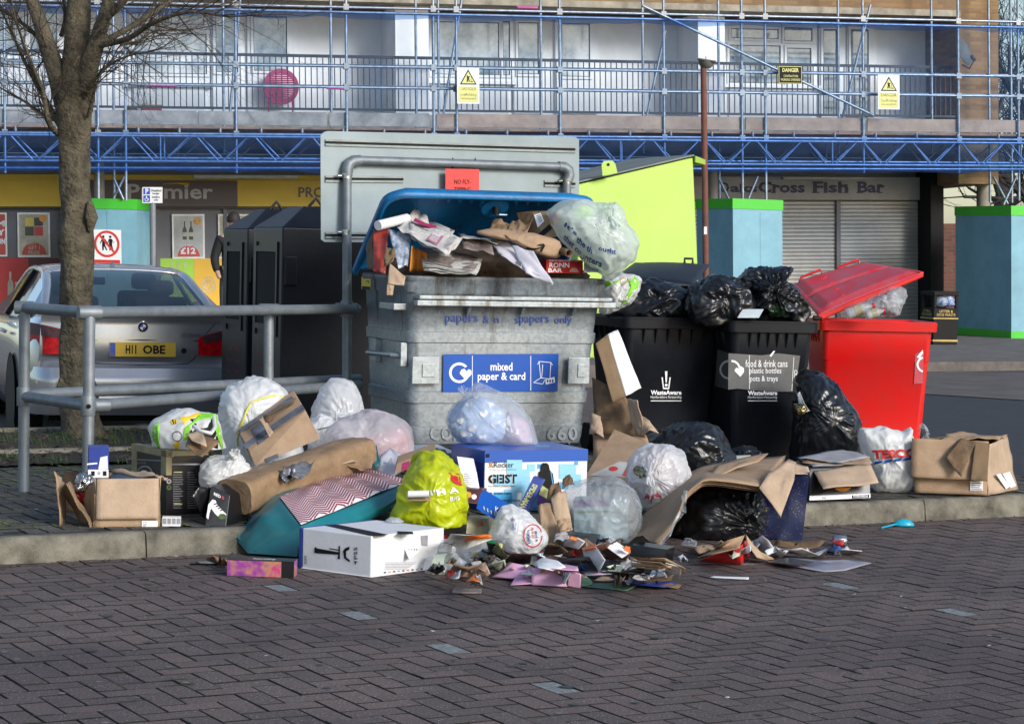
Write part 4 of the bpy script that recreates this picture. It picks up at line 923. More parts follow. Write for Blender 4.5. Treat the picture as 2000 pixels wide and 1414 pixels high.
# ---------------- wheeled bins
blkp=mat('black_bin_plastic',(.010,.012,.018),.45,0,.2,6,.2,220,spec=.3); redp=mat('red_bin_plastic',(.72,.006,.006),.36,0,.12,3,.12,160,c2=(.55,.02,.018),det=11); redd=mat('dusty_red_lid_plastic',(.62,.02,.035),.5,0,.3,7,.2,60,c2=(.42,.10,.13),det=10)
def wheelie(fr,W,D,Hh,M,T,name='body',fribs=True):
    def rg(z,ex=0,rc=.05):
        k=z/Hh; u0=.045*(1-k)-ex;u1=W-.045*(1-k)+ex;w0=.05*(1-k)-ex;w1=D-.10*(1-k)+ex; p=[]
        for cx,cy,a0 in((u0+rc,w0+rc,math.pi),(u1-rc,w0+rc,1.5*math.pi),(u1-rc,w1-rc,0),(u0+rc,w1-rc,.5*math.pi)):
            for i in range(5): a=a0+i*math.pi/8; p.append((cx+rc*math.cos(a),cy+rc*math.sin(a)))
        return p
    pr=[(0.01,-.03),(.015,0),(Hh-.30,0),(Hh-.295,.004),(Hh-.075,.004),(Hh-.072,.034),(Hh-.012,.036),(Hh-.008,.03),(Hh,.03),(Hh,.004),(Hh-.02,-.01),(Hh-.35,-.012)]
    mb=MB(True); n=20; vs=[fr(u,w,z) for z,e in pr for u,w in rg(z,e)]
    mb.add(vs,[[j*n+k,j*n+(k+1)%n,(j+1)*n+(k+1)%n,(j+1)*n+k] for j in range(len(pr)-1) for k in range(n)],M)
    mb.poly([fr(u,w,Hh-.35) for u,w in rg(Hh-.35,-.012)],bk); mb.poly([fr(u,w,.01) for u,w in rg(.01,-.03)][::-1],M)
    b=T.part(name,mb); md=b.modifiers.new('e','EDGE_SPLIT'); md.split_angle=R(40)
    for k in range(6 if fribs else 0):
        u=.12+(W-.24)*k/5; mb=MB(); mb.hexa([fr(u-.004,-.03,Hh-.076),fr(u-.004,.005,Hh-.076),fr(u-.004,.006,Hh-.17),fr(u-.004,.0,Hh-.17)],fr.e*.008,M); T.part('rib',mb,parent=b)
    for k in range(5):
        w=.14+(D-.28)*k/4; mb=MB(); mb.hexa([fr(-.03,w,Hh-.076),fr(.005,w,Hh-.076),fr(.006,w,Hh-.17),fr(.0,w,Hh-.17)],fr.w*.008,M); T.part('rib',mb,parent=b)
    for u in(-.01,W+.01):
        mb=MB(); c=fr(u,D-.06,.1); mb.tube([c-fr.e*.03,c+fr.e*.03],.098,bk,22,True,False); T.part('wheel',mb)
    mb=MB(); mb.tube([fr(.1,D+.01,Hh-.05),fr(.1,D+.07,Hh-.03),fr(W-.1,D+.07,Hh-.03),fr(W-.1,D+.01,Hh-.05)],.014,M,8); T.part('handle',mb)
    return b
def wlogo(mb,f,xc,yt,w):
    # tumbler with exclamation mark, words below
    s=w/60
    ppoly(mb,f,[(xc-2.2*s,yt),(xc+2.6*s,yt),(xc+1.4*s,yt+22*s),(xc-1*s,yt+22*s)],wl,.004); parc(mb,f,xc+.2*s,yt+27*s,0,2.8*s,0,360,wl,.004,16)
    ppoly(mb,f,[(xc-9*s,yt+12*s),(xc-6.5*s,yt+12*s),(xc-4*s,yt+33*s),(xc-6*s,yt+35*s)],wl,.004); ppoly(mb,f,[(xc+9*s,yt+12*s),(xc+6.5*s,yt+12*s),(xc+4*s,yt+33*s),(xc+6*s,yt+35*s)],wl,.004); prect(mb,f,xc-6*s,yt+32*s,xc+6*s,yt+35*s,wl,.004)
    ptext(mb,'WasteAware',f,xc-w/2,yt+37*s,xc+w/2,yt+46*s,wl,.004,bold=.035); ptext(mb,'Hertfordshire Partnership',f,xc-w/2,yt+47.5*s,xc+w/2,yt+55*s,wl,.004); prect(mb,f,xc-w/2,yt+57*s,xc+w/2,yt+58.6*s,wl,.004)
o=P(1224,640,14.9); F1=Fr((o.x,o.y,PV),R(17))
T=Thing('wheelie_bin','black wheeled bin beside the galvanised bin, its lid propped up by bags','bin','black wheelie bins overflowing with rubbish bags')
b1=wheelie(F1,.66,.74,.94,blkp,T); f1=pfn(F1(.3,.02,.4),-F1.w-F1.z*.05); mb=MB(); wlogo(mb,f1,1301,725,60); T.part('print',mb,parent=b1)
# propped lid
mb=MB(True); q=[P(1192,552,15.0),P(1352,560,15.15),P(1384,519,15.95),P(1240,516,15.8)]
def lq(s,t): p=q[0]*(1-s)*(1-t)+q[1]*s*(1-t)+q[2]*s*t+q[3]*(1-s)*t; return p+Vector((0,0,.035*math.sin(math.pi*s)**.5*math.sin(math.pi*t)**.5))
mb.grid(16,12,lq,blkp); ld1=T.part('lid',mb,solid=.022); 
mb=MB(); c=P(1345,511,15.9); mb.tube([c-F1.e*.03-Vector((0,0,.015)),c-F1.e*.03+Vector((0,0,.02)),c+F1.e*.03+Vector((0,0,.02)),c+F1.e*.03-Vector((0,0,.015))],.009,blkp,6); T.part('lid_handle',mb,parent=ld1)
T.done()
o=P(1431,645,14.75); F2=Fr((o.x,o.y,PV),R(15))
T=Thing('wheelie_bin','black wheeled bin with torn grey label for cans and plastic bottles, piled with black bags','bin','black wheelie bins overflowing with rubbish bags')
b2=wheelie(F2,.56,.74,.935,blkp,T); f2=pfn(F2(.3,.02,.4),-F2.w-F2.z*.05); f2s=pfn(F2(.02,.3,.6),-F2.e-F2.z*.05)
gl=mat('grey_label',(.13,.13,.13),.4,0,.15,9,0)
mb=MB(); ppoly(mb,f2,[(1422,761),(1440,759),(1500,765),(1552,765),(1563,695),(1520,690),(1487,694),(1423,690)],gl,.009)
parc(mb,f2,1428,722,15,19,5,88,wl,.012,20)
ppoly(mb,f2,[(1446,736),(1434,724),(1438,718),(1443,720),(1447,715),(1453,719),(1453,727)],wl,.013)
prect(mb,f2,1463,694,1464.2,760,wl,.012); ppoly(mb,f2,[(1546,763),(1547,763),(1551,698),(1550,698)],wl,.012)
for i,(t,x0,x1) in enumerate((('food & drink cans',1456,1538),('plastic bottles',1464,1526),('pots & trays',1465,1519))): ptext(mb,t,f2,x0+0,703+15.5*i,x1+0,717+15.5*i,wl,.012,bold=.006)
ppoly(mb,f2,[(1503,695),(1511,685),(1514,686),(1506,697)],wl,.012)
for k in range(4): parc(mb,f2,1554,727+8*k,2.4,3.4,0,360,wl,.012,12,ky=1.3)
T.part('label',mb,parent=b2)
mb=MB(); ppoly(mb,f2s,[(1396,754),(1421,761),(1423,690),(1401,682)],gl,.009); parc(mb,f2s,1424,722,15,19,95,290,wl,.012,16); T.part('label',mb,parent=b2)
mb2=MB()
ptext(mb2,'WasteAware',f2,1461,763,1518,772,wl,.009,bold=.035); ptext(mb2,'Hertfordshire Partnership',f2,1461,773,1518,780,wl,.004); prect(mb2,f2,1461,782,1518,783.6,wl,.004); T.part('print',mb2,parent=b2)
T.done()
o=P(1608,640,16.9); F3=Fr((o.x,o.y,PV),R(5))
T=Thing('wheelie_bin','bright red wheeled bin with its red lid propped open on bottles','bin')
b3=wheelie(F3,.83,.62,.89,redp,T,fribs=False)
f3=pfn(F3(.4,.02,.5),-F3.w-F3.z*.05); mb=MB(); ppoly(mb,f3,[(1785,750),(1802,749),(1805,684),(1788,692)],redd,.004); parc(mb,f3,1806,712,12,16,105,255,wl,.007,16)
ppoly(mb,f3,[(1790,698),(1802,683),(1803,690),(1796,700)],wl,.01); T.part('label',mb,parent=b3)
q3=[P(1597,617,16.85),P(1804,533,16.9),P(1700,517,17.55),P(1545,558,17.45)]
mb=MB(True)
def l3(s,t):
    p=q3[0]*(1-s)*(1-t)+q3[1]*s*(1-t)+q3[2]*s*t+q3[3]*(1-s)*t; nrm=(q3[1]-q3[0]).cross(q3[3]-q3[0]).normalized()
    r_=.03*(1 if abs(((t*2.0)%1)-.5)<.42 else 0)*(1 if .1<s<.93 else .2); return p+nrm*(r_+.012*math.sin(math.pi*s))
mb.grid(26,34,l3,redd); ld=T.part('lid',mb,solid=.012); 
mb=MB(); up3=Vector((0,0,.045))
mb.hexa([q3[0]-up3,q3[1]-up3*.7,q3[1]+up3*.2,q3[0]+up3*.2],Vector((0,.03,0)),redp); T.part('lid_rim',mb,parent=ld,bevel=.008)
mb=MB(); mb.hexa([q3[1]-up3*.7,q3[2]-up3*.5,q3[2]+up3*.2,q3[1]+up3*.2],Vector((-.03,0,0)),redp); T.part('lid_rim',mb,parent=ld,bevel=.008)
for s,t in((.25,1),(.72,1)):
    mb=MB(); c=l3(s,t); d=(q3[1]-q3[0]).normalized(); mb.tube([c-d*.1,c-d*.08+up3,c+d*.08+up3,c+d*.1],.01,redp,8); T.part('lid_handle',mb,parent=ld)
for k in range(4):
    mb=MB(); a=l3(.02+.015*k,.1+.22*k); b_=l3(.30+.02*k,.1+.22*k); mb.hexa([a-up3*.3,b_-up3*.1,b_+up3*.4,a+up3*.1],Vector((0,.012,0)),redp); T.part('lid_fin',mb,parent=ld)
mb=MB(); mb.tube([q3[0]-up3*.4-Vector((.03,0,0)),q3[0]-up3*.4+Vector((.03,0.02,0))],.02,bk,10); T.part('hinge_pin',mb)
T.done()
# ---------------- clothing banks
nb=mat('charcoal_bank_paint',(.010,.012,.018),.45,0,.2,4,.08,50,spec=.3); 
def bank(xc,ytop,Zc,ang,W,D,lab,wide=True):
    c=P(xc,ytop,Zc); hh=c.z-PV; fr=Fr((c.x,c.y,PV),ang); T=Thing('textile_bank',lab,'recycling bank','dark textile banks behind the barrier')
    mb=MB(); fr.box(mb,0,0,.04,W,D,hh,nb); b=T.part('body',mb,bevel=.012)
    mb=MB(); i=.2; h2=.15; q=[fr(0,0,hh+.001),fr(W,0,hh+.001),fr(W,D,hh+.001),fr(0,D,hh+.001)]; t_=[fr(i,i,hh+h2),fr(W-i,i,hh+h2),fr(W-i,D-i,hh+h2),fr(i,D-i,hh+h2)]
    mb.add(q+t_,[(0,1,5,4),(1,2,6,5),(2,3,7,6),(3,0,4,7),(4,5,6,7)],nb); T.part('roof',mb,bevel=.01)
    mb=MB(); c2=fr(.3,.25,hh+h2); mb.tube([c2-fr.e*.05,c2+fr.z*.06,c2+fr.e*.05],.012,blkp,8); T.part('lifting_eye',mb)
    # chute on the left face
    mb=MB(); 
    fr.box(mb,-.012,.14,hh-.72,-.001,D-.14,hh-.68,nb); fr.box(mb,-.012,.14,hh-.17,-.001,D-.14,hh-.13,nb); fr.box(mb,-.012,.10,hh-.76,-.001,.139,hh-.10,nb); fr.box(mb,-.012,D-.139,hh-.76,-.001,D-.1,hh-.10,nb)
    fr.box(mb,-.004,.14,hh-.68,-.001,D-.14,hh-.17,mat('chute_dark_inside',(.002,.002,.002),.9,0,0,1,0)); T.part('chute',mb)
    mb=MB(); fr.box(mb,.015,-.03,hh-.40,.10,-.002,hh-.20,nb); T.part('door_handle',mb,bevel=.006)
    mb=MB(); pkt=mat('dull_pink_print',(.25,.03,.06),.6,0,0,1,0)
    fs_=lambda a,b: fr(-.003,D-.1-a*(D-.2),hh-1.3+b*.45)
    for i_,t in enumerate(('CLOTHES','Shoes','Coats','Bags','Belts')):
        mb.text(t,fs_,(.1,.85-.19*i_,.42,.93-.19*i_),pkt); mb.text(('THANKS','Dresses','Jumpers','Linen','Hats')[i_],fs_,(.56,.85-.19*i_,.92,.93-.19*i_),pkt)
    T.part('print',mb)
    return T.done()
bank(552,444,15.7,R(20),1.15,.85,'larger charcoal textile bank with an open chute directly left of the pole frame')
bank(484,447,16.9,R(24),1.0,.62,'charcoal textile bank standing behind the larger one beside the silver car')
# ---------------- lime bank
lim=mat('lime_green_paint',(.42,.62,.09),.5,0,.05,2,.05,20); gr2=mat('grey_bank_top',(.2,.22,.2),.6,0,.15,4,.1)
T=Thing('recycling_bank','lime green steel recycling bank with a sloping grey top behind the bins','recycling bank')
Zb=18.0; fp=lambda x,y,dz=0: P(x,y,Zb+dz)
q=[fp(1128,700,-.1),fp(1371,700,.35),fp(1354,308,.35),fp(1128,361,-.1)]; back=Vector((-.45,1.15,0))
mb=MB(); mb.hexa(q,back,lim); bd=T.part('body',mb,bevel=.012)
mb=MB(); t0,t1=fp(1131,357,-.1),fp(1356,305,.35); up_=Vector((0,0,.012)); mb.hexa([t0,t1,t1+up_,t0+up_],back*1.0,gr2)
mb2=MB(); mb2.hexa([t1-back*.02-Vector((0,0,.05)),t1+Vector((.08,0,0))-back*.02-Vector((0,0,.07)),t1+Vector((.08,0,0))-back*.02-Vector((0,0,.03)),t1-back*.02],back*.6,lim); T.part('roof',mb,label='grey sloping top'); T.part('roof_corner',mb2)
fl_=pfn(fp(1190,340,-.1),(fp(1371,600,.35)-fp(1128,600,-.1)).cross(Vector((0,0,1))))
mb=MB(); pts=[(1177,344),(1175,322),(1179,315),(1196,314),(1202,321),(1206,338)]; ft=[fl_(x,y,.02) for x,y in pts]; mb.poly(ft,lim); mb.poly([p+Vector((0,.012,0)) for p in ft][::-1],lim)
n=len(ft); mb.add(ft+[p+Vector((0,.012,0)) for p in ft],[[k,k+n,(k+1)%n+n,(k+1)%n] for k in range(n)],lim); parc(mb,fl_,1188,322,0,3,0,360,bk,.023,16); T.part('lifting_lug',mb)
T.done()
# ---------------- barrier rails and sign
tub=mat('barrier_tube',(.22,.245,.27),.5,.4,.2,10,.2,150,c2=(.15,.17,.185))
T=Thing('barrier_rail','galvanised tube barrier with two rails round the planting bed','barrier')
def tb(name,pts,r=.03,sg=14): mb=MB(); mb.tube(pts,r,tub,sg); return T.part(name,mb)
Z1,Z2,Z3=12.3,11.72,13.2; rt=.0285
gp=lambda x,y,Z: P(x,y,Z)
def gz(x,Z,z): # point at photo column x, depth Z, height z
    lo=P(x,0,Z); hi=P(x,1400,Z); t=(z-lo.z)/(hi.z-lo.z); return lo+(hi-lo)*t
zt_,zl_=1.11,.632
def post(x,Z,z0,z1,xb=None): a=gz(xb or x,Z,z0); b=gz(x,Z,z1); return tb('post',[a,b])
post(48,Z1,PV,zt_+.0,46); post(175,Z2,PV,zt_,171); post(525,13.45,PV,zt_-.04,524)
p1,p2,p3=gz(48,Z1,zt_),gz(175,Z2,zt_),gz(698,14.25,zt_-.02)
tb('top_rail',[p1,p2]); tb('top_rail',[p2,p3]); tb('lower_rail',[gz(48,Z1,zl_),gz(172,Z2,zl_)]); l3_=gz(702,14.0,zl_); tb('lower_rail',[gz(172,Z2,zl_),l3_])
tb('lower_rail',[gz(48,Z1,zl_+.01),gz(702,14.5,zl_+.01)]); 
for nm,c,r,l,ax in(('elbow',p1,.036,.05,(1,0,0)),('elbow',p2,.037,.06,(1,.5,0)),('tee',gz(172,Z2,zl_),.038,.05,(0,0,1)),('tee',gz(46,Z1,zl_),.037,.05,(0,0,1)),('tee',gz(525,13.45,zt_-.015),.036,.06,(1,.5,0)),('tee',gz(677,14.2,zt_-.02),.037,.07,(1,.5,0)),('tee',gz(677,14.2,zt_-.02),.037,.05,(0,0,1)),('tee',gz(195,Z2+.06,zl_),.036,.05,(1,.5,0))):
    mb=MB(); a=Vector(ax).normalized(); mb.tube([c-a*l,c-a*l*.9,c+a*l*.9,c+a*l],[r*.96,r,r,r*.96],tub,16); T.part(nm,mb)
mb=MB(); c=gz(172,Z2,zl_)-Vector((-.01,.036,0)); mb.tube([c,c-Vector((0,.006,0))],.012,bk,10); T.part('set_screw',mb)
T.done()
T=Thing('road_sign','large grey road sign seen from behind on a galvanised pole frame','sign')
Zl,Zr=14.25,15.05
Pl=lambda x,y: P(x,y,Zl+(Zr-Zl)*(x-677)/(1107-677))
mb=MB(); mb.tube([gz(677,Zl,PV),P(678,338,Zl)],.0285,tub,16); T.part('post',mb)
mb=MB(); mb.tube([gz(1105,Zr,PV),P(1107,352,Zr)],.0285,tub,16); T.part('post',mb)
mb=MB(); arc=[(678,345),(678.5,330),(682,320),(690,315),(704,313.5)]; mb.tube([Pl(*p) for p in arc],[.033,.036,.037,.036,.034],tub,16); T.part('elbow',mb)
mb=MB(); mb.tube([Pl(703,313.5),Pl(1092,326)],.0285,tub,16); T.part('top_rail',mb)
mb=MB(); arc=[(1090,325.5),(1102,327),(1110,333),(1112,342),(1108,356)]; mb.tube([Pl(*p) for p in arc],[.033,.036,.037,.036,.033],tub,16); T.part('elbow',mb)
so_=Vector((-.1,.1,0)); ps=lambda x,y: Pl(x,y)*1
nrm=(Pl(1107,400)-Pl(677,400)).cross(Vector((0,0,1))).normalized()
fsn=pfn(Pl(800,400)+(-nrm if nrm.dot(FWD)<0 else nrm)*.045,nrm)
sgn=mat('grey_sign_back',(.30,.36,.375),.6,0,.12,2,.05,30,c2=(.22,.27,.28),det=9)
ox=[(634,258),(640,256.5),(1124,268),(1131,273),(1131,470),(1124,476),(634,473),(627,468),(626,264)]
mb=MB(); a=[fsn(x,y,0) for x,y in ox]; bk_=(a[0]-CAM); bb_=Vector((nrm.x,nrm.y,0))*(.004 if nrm.dot(FWD)>0 else -.004)
n=len(a); mb.poly(a,sgn); mb.poly([p+bb_ for p in a][::-1],sgn); mb.add(a+[p+bb_ for p in a],[[k,k+n,(k+1)%n+n,(k+1)%n] for k in range(n)],sgn); T.part('sign_plate',mb)
chn=mat('sign_channel_aluminium',(.26,.3,.3),.5,.3)
for y0,y1,xa,xb in((272,286,636,1124),(343,346,636,788),(343,346,636,788),(453,455,636,775),(352,355,1064,1124)):
    mb=MB()
    if (y0,y1,xa)==(343,346,636) and len([1 for o_ in T.parts if o_.name.startswith('sign_channel')])==2: continue
    for dy,M_ in((0,chn),(4.5,bk),(9,chn)):
        mb.hexa([fsn(xa,y0+dy+4,.012),fsn(xb,y0+dy+4+(y1-y0)*(1 if xb>1000 and xa<700 else .4),.012),fsn(xb,y0+dy+(y1-y0)*(1 if xb>1000 and xa<700 else .4),.012),fsn(xa,y0+dy,.012)],Vector((0,.010 if M_ is chn else .006,0)),M_)
    T.part('sign_channel',mb)
for x,y in((664,344),(664,454),(1096,354),(1122,354)):
    mb=MB(); c=Pl(677 if x<800 else 1107,y); mb.tube([c-Vector((0,0,.016)),c+Vector((0,0,.016))],.031,mat('bright_clip_steel',(.65,.65,.63),.25,.9),14); d=(Pl(700,y)-Pl(677,y)).normalized(); mb.tube([c-d*.04,c-d*.065],.012,MATS['bright_clip_steel'],8); T.part('clip',mb)
T.done()
T=Thing('paper_notice','red laminated notice tied to the top rail of the sign frame','notice')
fno=pfn(Pl(900,330)-Vector((0,.035,0)),nrm); rn2=mat('red_notice_card',(.75,.035,.03),.4,0,.04,4,0)
mb=MB(); a=[fno(x,y,0) for x,y in((870,420),(936,422),(936,331),(870,330))]; mb.hexa(a,Vector((0,.002,0)),rn2); ptext(mb,'NO FLY-',fno,887,351,920,360,bk,.002,bold=.01); ptext(mb,'TIPPING',fno,887,366,920,375,bk,.002,bold=.01); T.part('card',mb)
for x in(884,928):
    mb=MB(); c=Pl(x,320); mb.tube([c+Vector((0,.035*math.cos(k*.5236),.036*math.sin(k*.5236))) for k in range(13)],.003,bk,6); T.part('cable_tie',mb)
T.done()
# ---------------- red post, parking sign
T=Thing('lamp_post','rusty red painted post with a small flat solar lamp on top','lamp post')
rstp=mat('rusty_red_paint',(.20,.06,.042),.75,0,.4,9,.3,60,c2=(.10,.05,.035),det=10); Zp=22.
mb=MB(); a=gz(1382,Zp,-.1); b=P(1374,128,Zp); mb.tube([a,b],.03,rstp,14); T.part('post',mb)
mb=MB(); lg=mat('lamp_grey',(.16,.16,.15),.5); c=P(1380,124,Zp); mb.tube([c-Vector((0,0,.05)),c-Vector((0,0,.02)),c+Vector((0,0,.02))],[.035,.07,.08],lg,14); c2=c+Vector((0,0,.025)); mb.box(c2,(.17,.16,.012),lg,Matrix.Rotation(R(8),3,'Y')); mb.tube([c2,c2+Vector((0,0,.04))],.014,wh,8); T.part('lamp_head',mb)
mb=MB(); c=gz(1378,Zp,1.5); prt=pfn(P(1378,455,Zp)-Vector((0,.032,0)),(0,-1,0)); prect(mb,prt,1375,443,1381,458,wh,.0); T.part('sticker',mb)
T.done()
T=Thing('parking_sign','small white and blue disabled parking sign on a grey pole','sign')
Zq=33.5; mb=MB(); mb.tube([gz(300,Zq,-.1),P(298,366,Zq)],.045,mat('grey_pole_paint',(.2,.22,.24),.5),14); T.part('pole',mb)
fq=pfn(P(298,380,Zq)-Vector((0,.05,0)),(0,-1,0)); mb=MB(); mb.hexa([fq(278,397,0),fq(317,397,0),fq(317,366,0),fq(278,366,0)],Vector((0,.02,0)),wh)
pb=mat('parking_blue',(.03,.08,.45),.4,0,0,1,0)
prect(mb,fq,280,368,293,380,pb,.003); prect(mb,fq,280,382,293,395,pb,.003); ptext(mb,'P',fq,284,369,290,379,wh,.005,bold=.03)
parc(mb,fq,286,390,2.5,3.6,120,400,wh,.005,16); ppoly(mb,fq,[(285,383.5),(287,383.5),(287,387),(290,388),(291,391),(289.6,391),(288.5,389),(285.4,388)],wh,.0055)
for i,t in enumerate(('Disabled','badge','holders','only')): ptext(mb,t,fq,(295,298,297,300)[i],370+6.3*i,(315,311,312,309)[i],374.8+6.3*i,bk,.004,bold=.008)
T.part('sign_plate',mb); T.done()
# ---------------- litter bin on the far pavement
T=Thing('litter_bin','black square litter bin with gold bands and lettering on the far pavement','litter bin')
c=G(1822,673,.1); Zc=(c-CAM).dot(FWD); fr=Fr((c.x,c.y,.1),R(18)); gold=mat('gold_band',(.45,.32,.10),.4,.3); W_=.44;D_=.44;s_=Zc/FPX; Hb=(673-569)*s_
mb=MB(); fr.box(mb,0,0,0,W_,D_,Hb*.68,bk); fr.box(mb,-.01,-.01,Hb*.92,W_+.01,D_+.01,Hb,bk)
for u,w in((0,0),(W_-.05,0),(0,D_-.05),(W_-.05,D_-.05)): fr.box(mb,u,w,Hb*.68,u+.05,w+.05,Hb*.92,bk)
b=T.part('body',mb,bevel=.01); mb=MB(); fr.box(mb,-.006,-.006,.05,W_+.006,D_+.006,.08,gold); fr.box(mb,-.006,-.006,Hb*.62-.12,W_+.006,D_+.006,Hb*.62-.1,gold); T.part('gold_band',mb,parent=b)
mb=MB(); g_=lambda a,b_: fr(a*W_,-.008,b_*Hb); mb.text('LITTER &',g_,(.22,.6,.78,.65),gold,bold=.02); mb.text('DOG WASTE',g_,(.12,.535,.88,.585),gold,bold=.02); g2=lambda a,b_: fr(-.008,D_-a*D_,b_*Hb); mb.text('LITTER &',g2,(.22,.6,.78,.65),gold,bold=.02); mb.text('DOG WASTE',g2,(.12,.535,.88,.585),gold,bold=.02); T.part('lettering',mb,parent=b)
T.done()
mb=bag([(1826,598),(1828,580),(1840,575),(1858,577),(1866,584),(1866,598)],Zc+.2,.14,mat('blue_white_bin_liner',(.1,.2,.5),.4,0,.5,8,.3,20,c2=(.7,.72,.78)),None,5,.03,.1,40,20)
single('rubbish_bag',mb,'crumpled blue and white bag inside the litter bin opening','bag')
# ---------------- person mostly hidden by the textile bank
def skin(name,verts,edges,rad,M,sub=2):
    me=bpy.data.meshes.new(name); me.from_pydata(verts,edges,[]); o=bpy.data.objects.new(name,me); COL.objects.link(o); o.modifiers.new('s','SKIN')
    for i,v in enumerate(me.skin_vertices[0].data): v.radius=rad[i] if isinstance(rad[i],tuple) else (rad[i],rad[i]); v.use_root=(i==0)
    md=o.modifiers.new('u','SUBSURF'); md.levels=sub; md.render_levels=sub
    me2=bpy.data.meshes.new_from_object(o.evaluated_get(bpy.context.evaluated_depsgraph_get())); bpy.data.objects.remove(o)
    mb=MB(True); mb.add([v.co.copy() for v in me2.vertices],[list(p.vertices) for p in me2.polygons],M); bpy.data.meshes.remove(me2); return mb
jk=mat('black_jacket',(.012,.012,.014),.8,0,.2,20,.3,40); tr_=mat('grey_trousers',(.09,.085,.08),.8); skn=mat('skin',(.5,.3,.22),.5); hr=mat('dark_hair',(.02,.014,.01),.7); shb=mat('dark_shoe',(.02,.02,.02),.5)
g0=G(452,664,.1); Zh=33.; o=gz(452,Zh,.1); fr=Fr((o.x,o.y,.1),R(20))
V=[fr(*p) for p in[(0,0,.95),(0,0,1.1),(0,0,1.3),(0,.0,1.46),(0,-.01,1.56),(0,-.02,1.66),(0,-.02,1.78),(-.1,0,.92),(-.11,-.02,.5),(-.11,.03,.1),(-.11,-.12,.04),(.1,0,.92),(.11,.02,.5),(.11,.05,.1),(.11,-.1,.04),(-.19,0,1.43),(-.27,.02,1.15),(-.24,-.1,.95),(-.22,-.16,.87),(.19,0,1.43),(.26,.02,1.15),(.24,-.06,.92),(.23,-.1,.83)]]
T=Thing('person','person in a black jacket and grey trousers half hidden behind the dark textile bank','person')
bd=skin('body',V,[(0,1),(1,2),(2,3),(3,4),(4,5),(5,6),(0,7),(7,8),(8,9),(9,10),(0,11),(11,12),(12,13),(13,14),(3,15),(15,16),(16,17),(17,18),(3,19),(19,20),(20,21),(21,22)],[.14,.13,.155,.12,.055,.085,.09,.09,.06,.04,.035,.09,.06,.04,.035,.07,.05,.036,.03,.07,.05,.036,.03],skn)
b=T.part('body',bd)
jb=skin('jacket',[V[0]+fr.z*-.05,V[1],V[2],V[3],V[15],V[16],V[17],V[19],V[20],V[21]],[(0,1),(1,2),(2,3),(3,4),(4,5),(5,6),(3,7),(7,8),(8,9)],[.18,.165,.185,.14,.09,.07,.055,.09,.07,.055],jk); T.part('jacket',jb,parent=b)
tb_=skin('trousers',[V[0],V[7],V[8],V[9],V[11],V[12],V[13]],[(0,1),(1,2),(2,3),(0,4),(4,5),(5,6)],[.155,.105,.08,.06,.105,.08,.06],tr_); T.part('trousers',tb_,parent=b)
mb=MB(True); hc=fr(0,-.01,1.72); mb.grid(16,10,lambda s,t: hc+Vector((.098*math.cos(s*6.283)*math.sin(t*1.9),.11*math.sin(s*6.283)*math.sin(t*1.9),.125*math.cos(t*1.9))),hr,True,True); T.part('hair',mb,parent=b)
for k,sx in((10,-.11),(14,.11)): mb=MB(); v=V[k]; mb.tube([v+fr.w*.16-fr.z*.0,v+fr.w*.06,v-fr.w*.06],[.04,.05,.035],shb,10); T.part('shoe',mb,parent=b)
T.done()
# ---------------- tree on the bed
bark=mat('mottled_bark',(.15,.125,.08),.95,0,.2,9,1.0,34,c2=(.035,.03,.02),det=12)
[setattr(n_.inputs['Distance'],'default_value',.035) for n_ in bark.node_tree.nodes if n_.type=='BUMP']
T=Thing('street_tree','bare tree with rough mottled bark standing in the planting bed beside the silver car','tree')
Zt=15.8; s_=Zt/FPX
def tp(x,y,dz=0): return P(x,y,Zt+dz)
def limb(pts,name=None,jit=.16,seg=16,M=bark,mb=None):
    # catmull-ish densify
    P3=[(tp(x,y,d),r*s_) for x,y,d,r in pts]; out=[];rs=[]
    for i in range(len(P3)-1):
        a=P3[max(i-1,0)][0];b=P3[i][0];c=P3[i+1][0];d=P3[min(i+2,len(P3)-1)][0]
        for k in range(6):
            t=k/6; out.append(.5*((2*b)+(c-a)*t+(2*a-5*b+4*c-d)*t*t+(3*b-a-3*c+d)*t**3)); rs.append(P3[i][1]*(1-t)+P3[i+1][1]*t)
    out.append(P3[-1][0]);rs.append(P3[-1][1]); mb=mb or MB(True); mb.tube(out,rs,M,seg,True,True,jit); return mb,out,rs
mb,_,_=limb([(162,868,0,52),(160,850,0,44),(158,815,0,36),(153,765,0,38),(148,720,0,31),(148,640,0,29),(149,560,0,32),(150,480,0,35),(149,420,0,30),(147,330,0,28),(146,270,0,29),(144,215,0,34),(142,180,0,36)],jit=.22,seg=28); 
mb.tube([tp(176,395,-.08),tp(180,425,-.1),tp(177,450,-.08)],[.02,.045,.02],bark,12,True,True,.3); mb.tube([tp(122,740,-.05),tp(124,760,-.08),tp(130,775,-.02)],[.03,.07,.03],bark,12,True,True,.3)
trunk=T.part('trunk',mb)
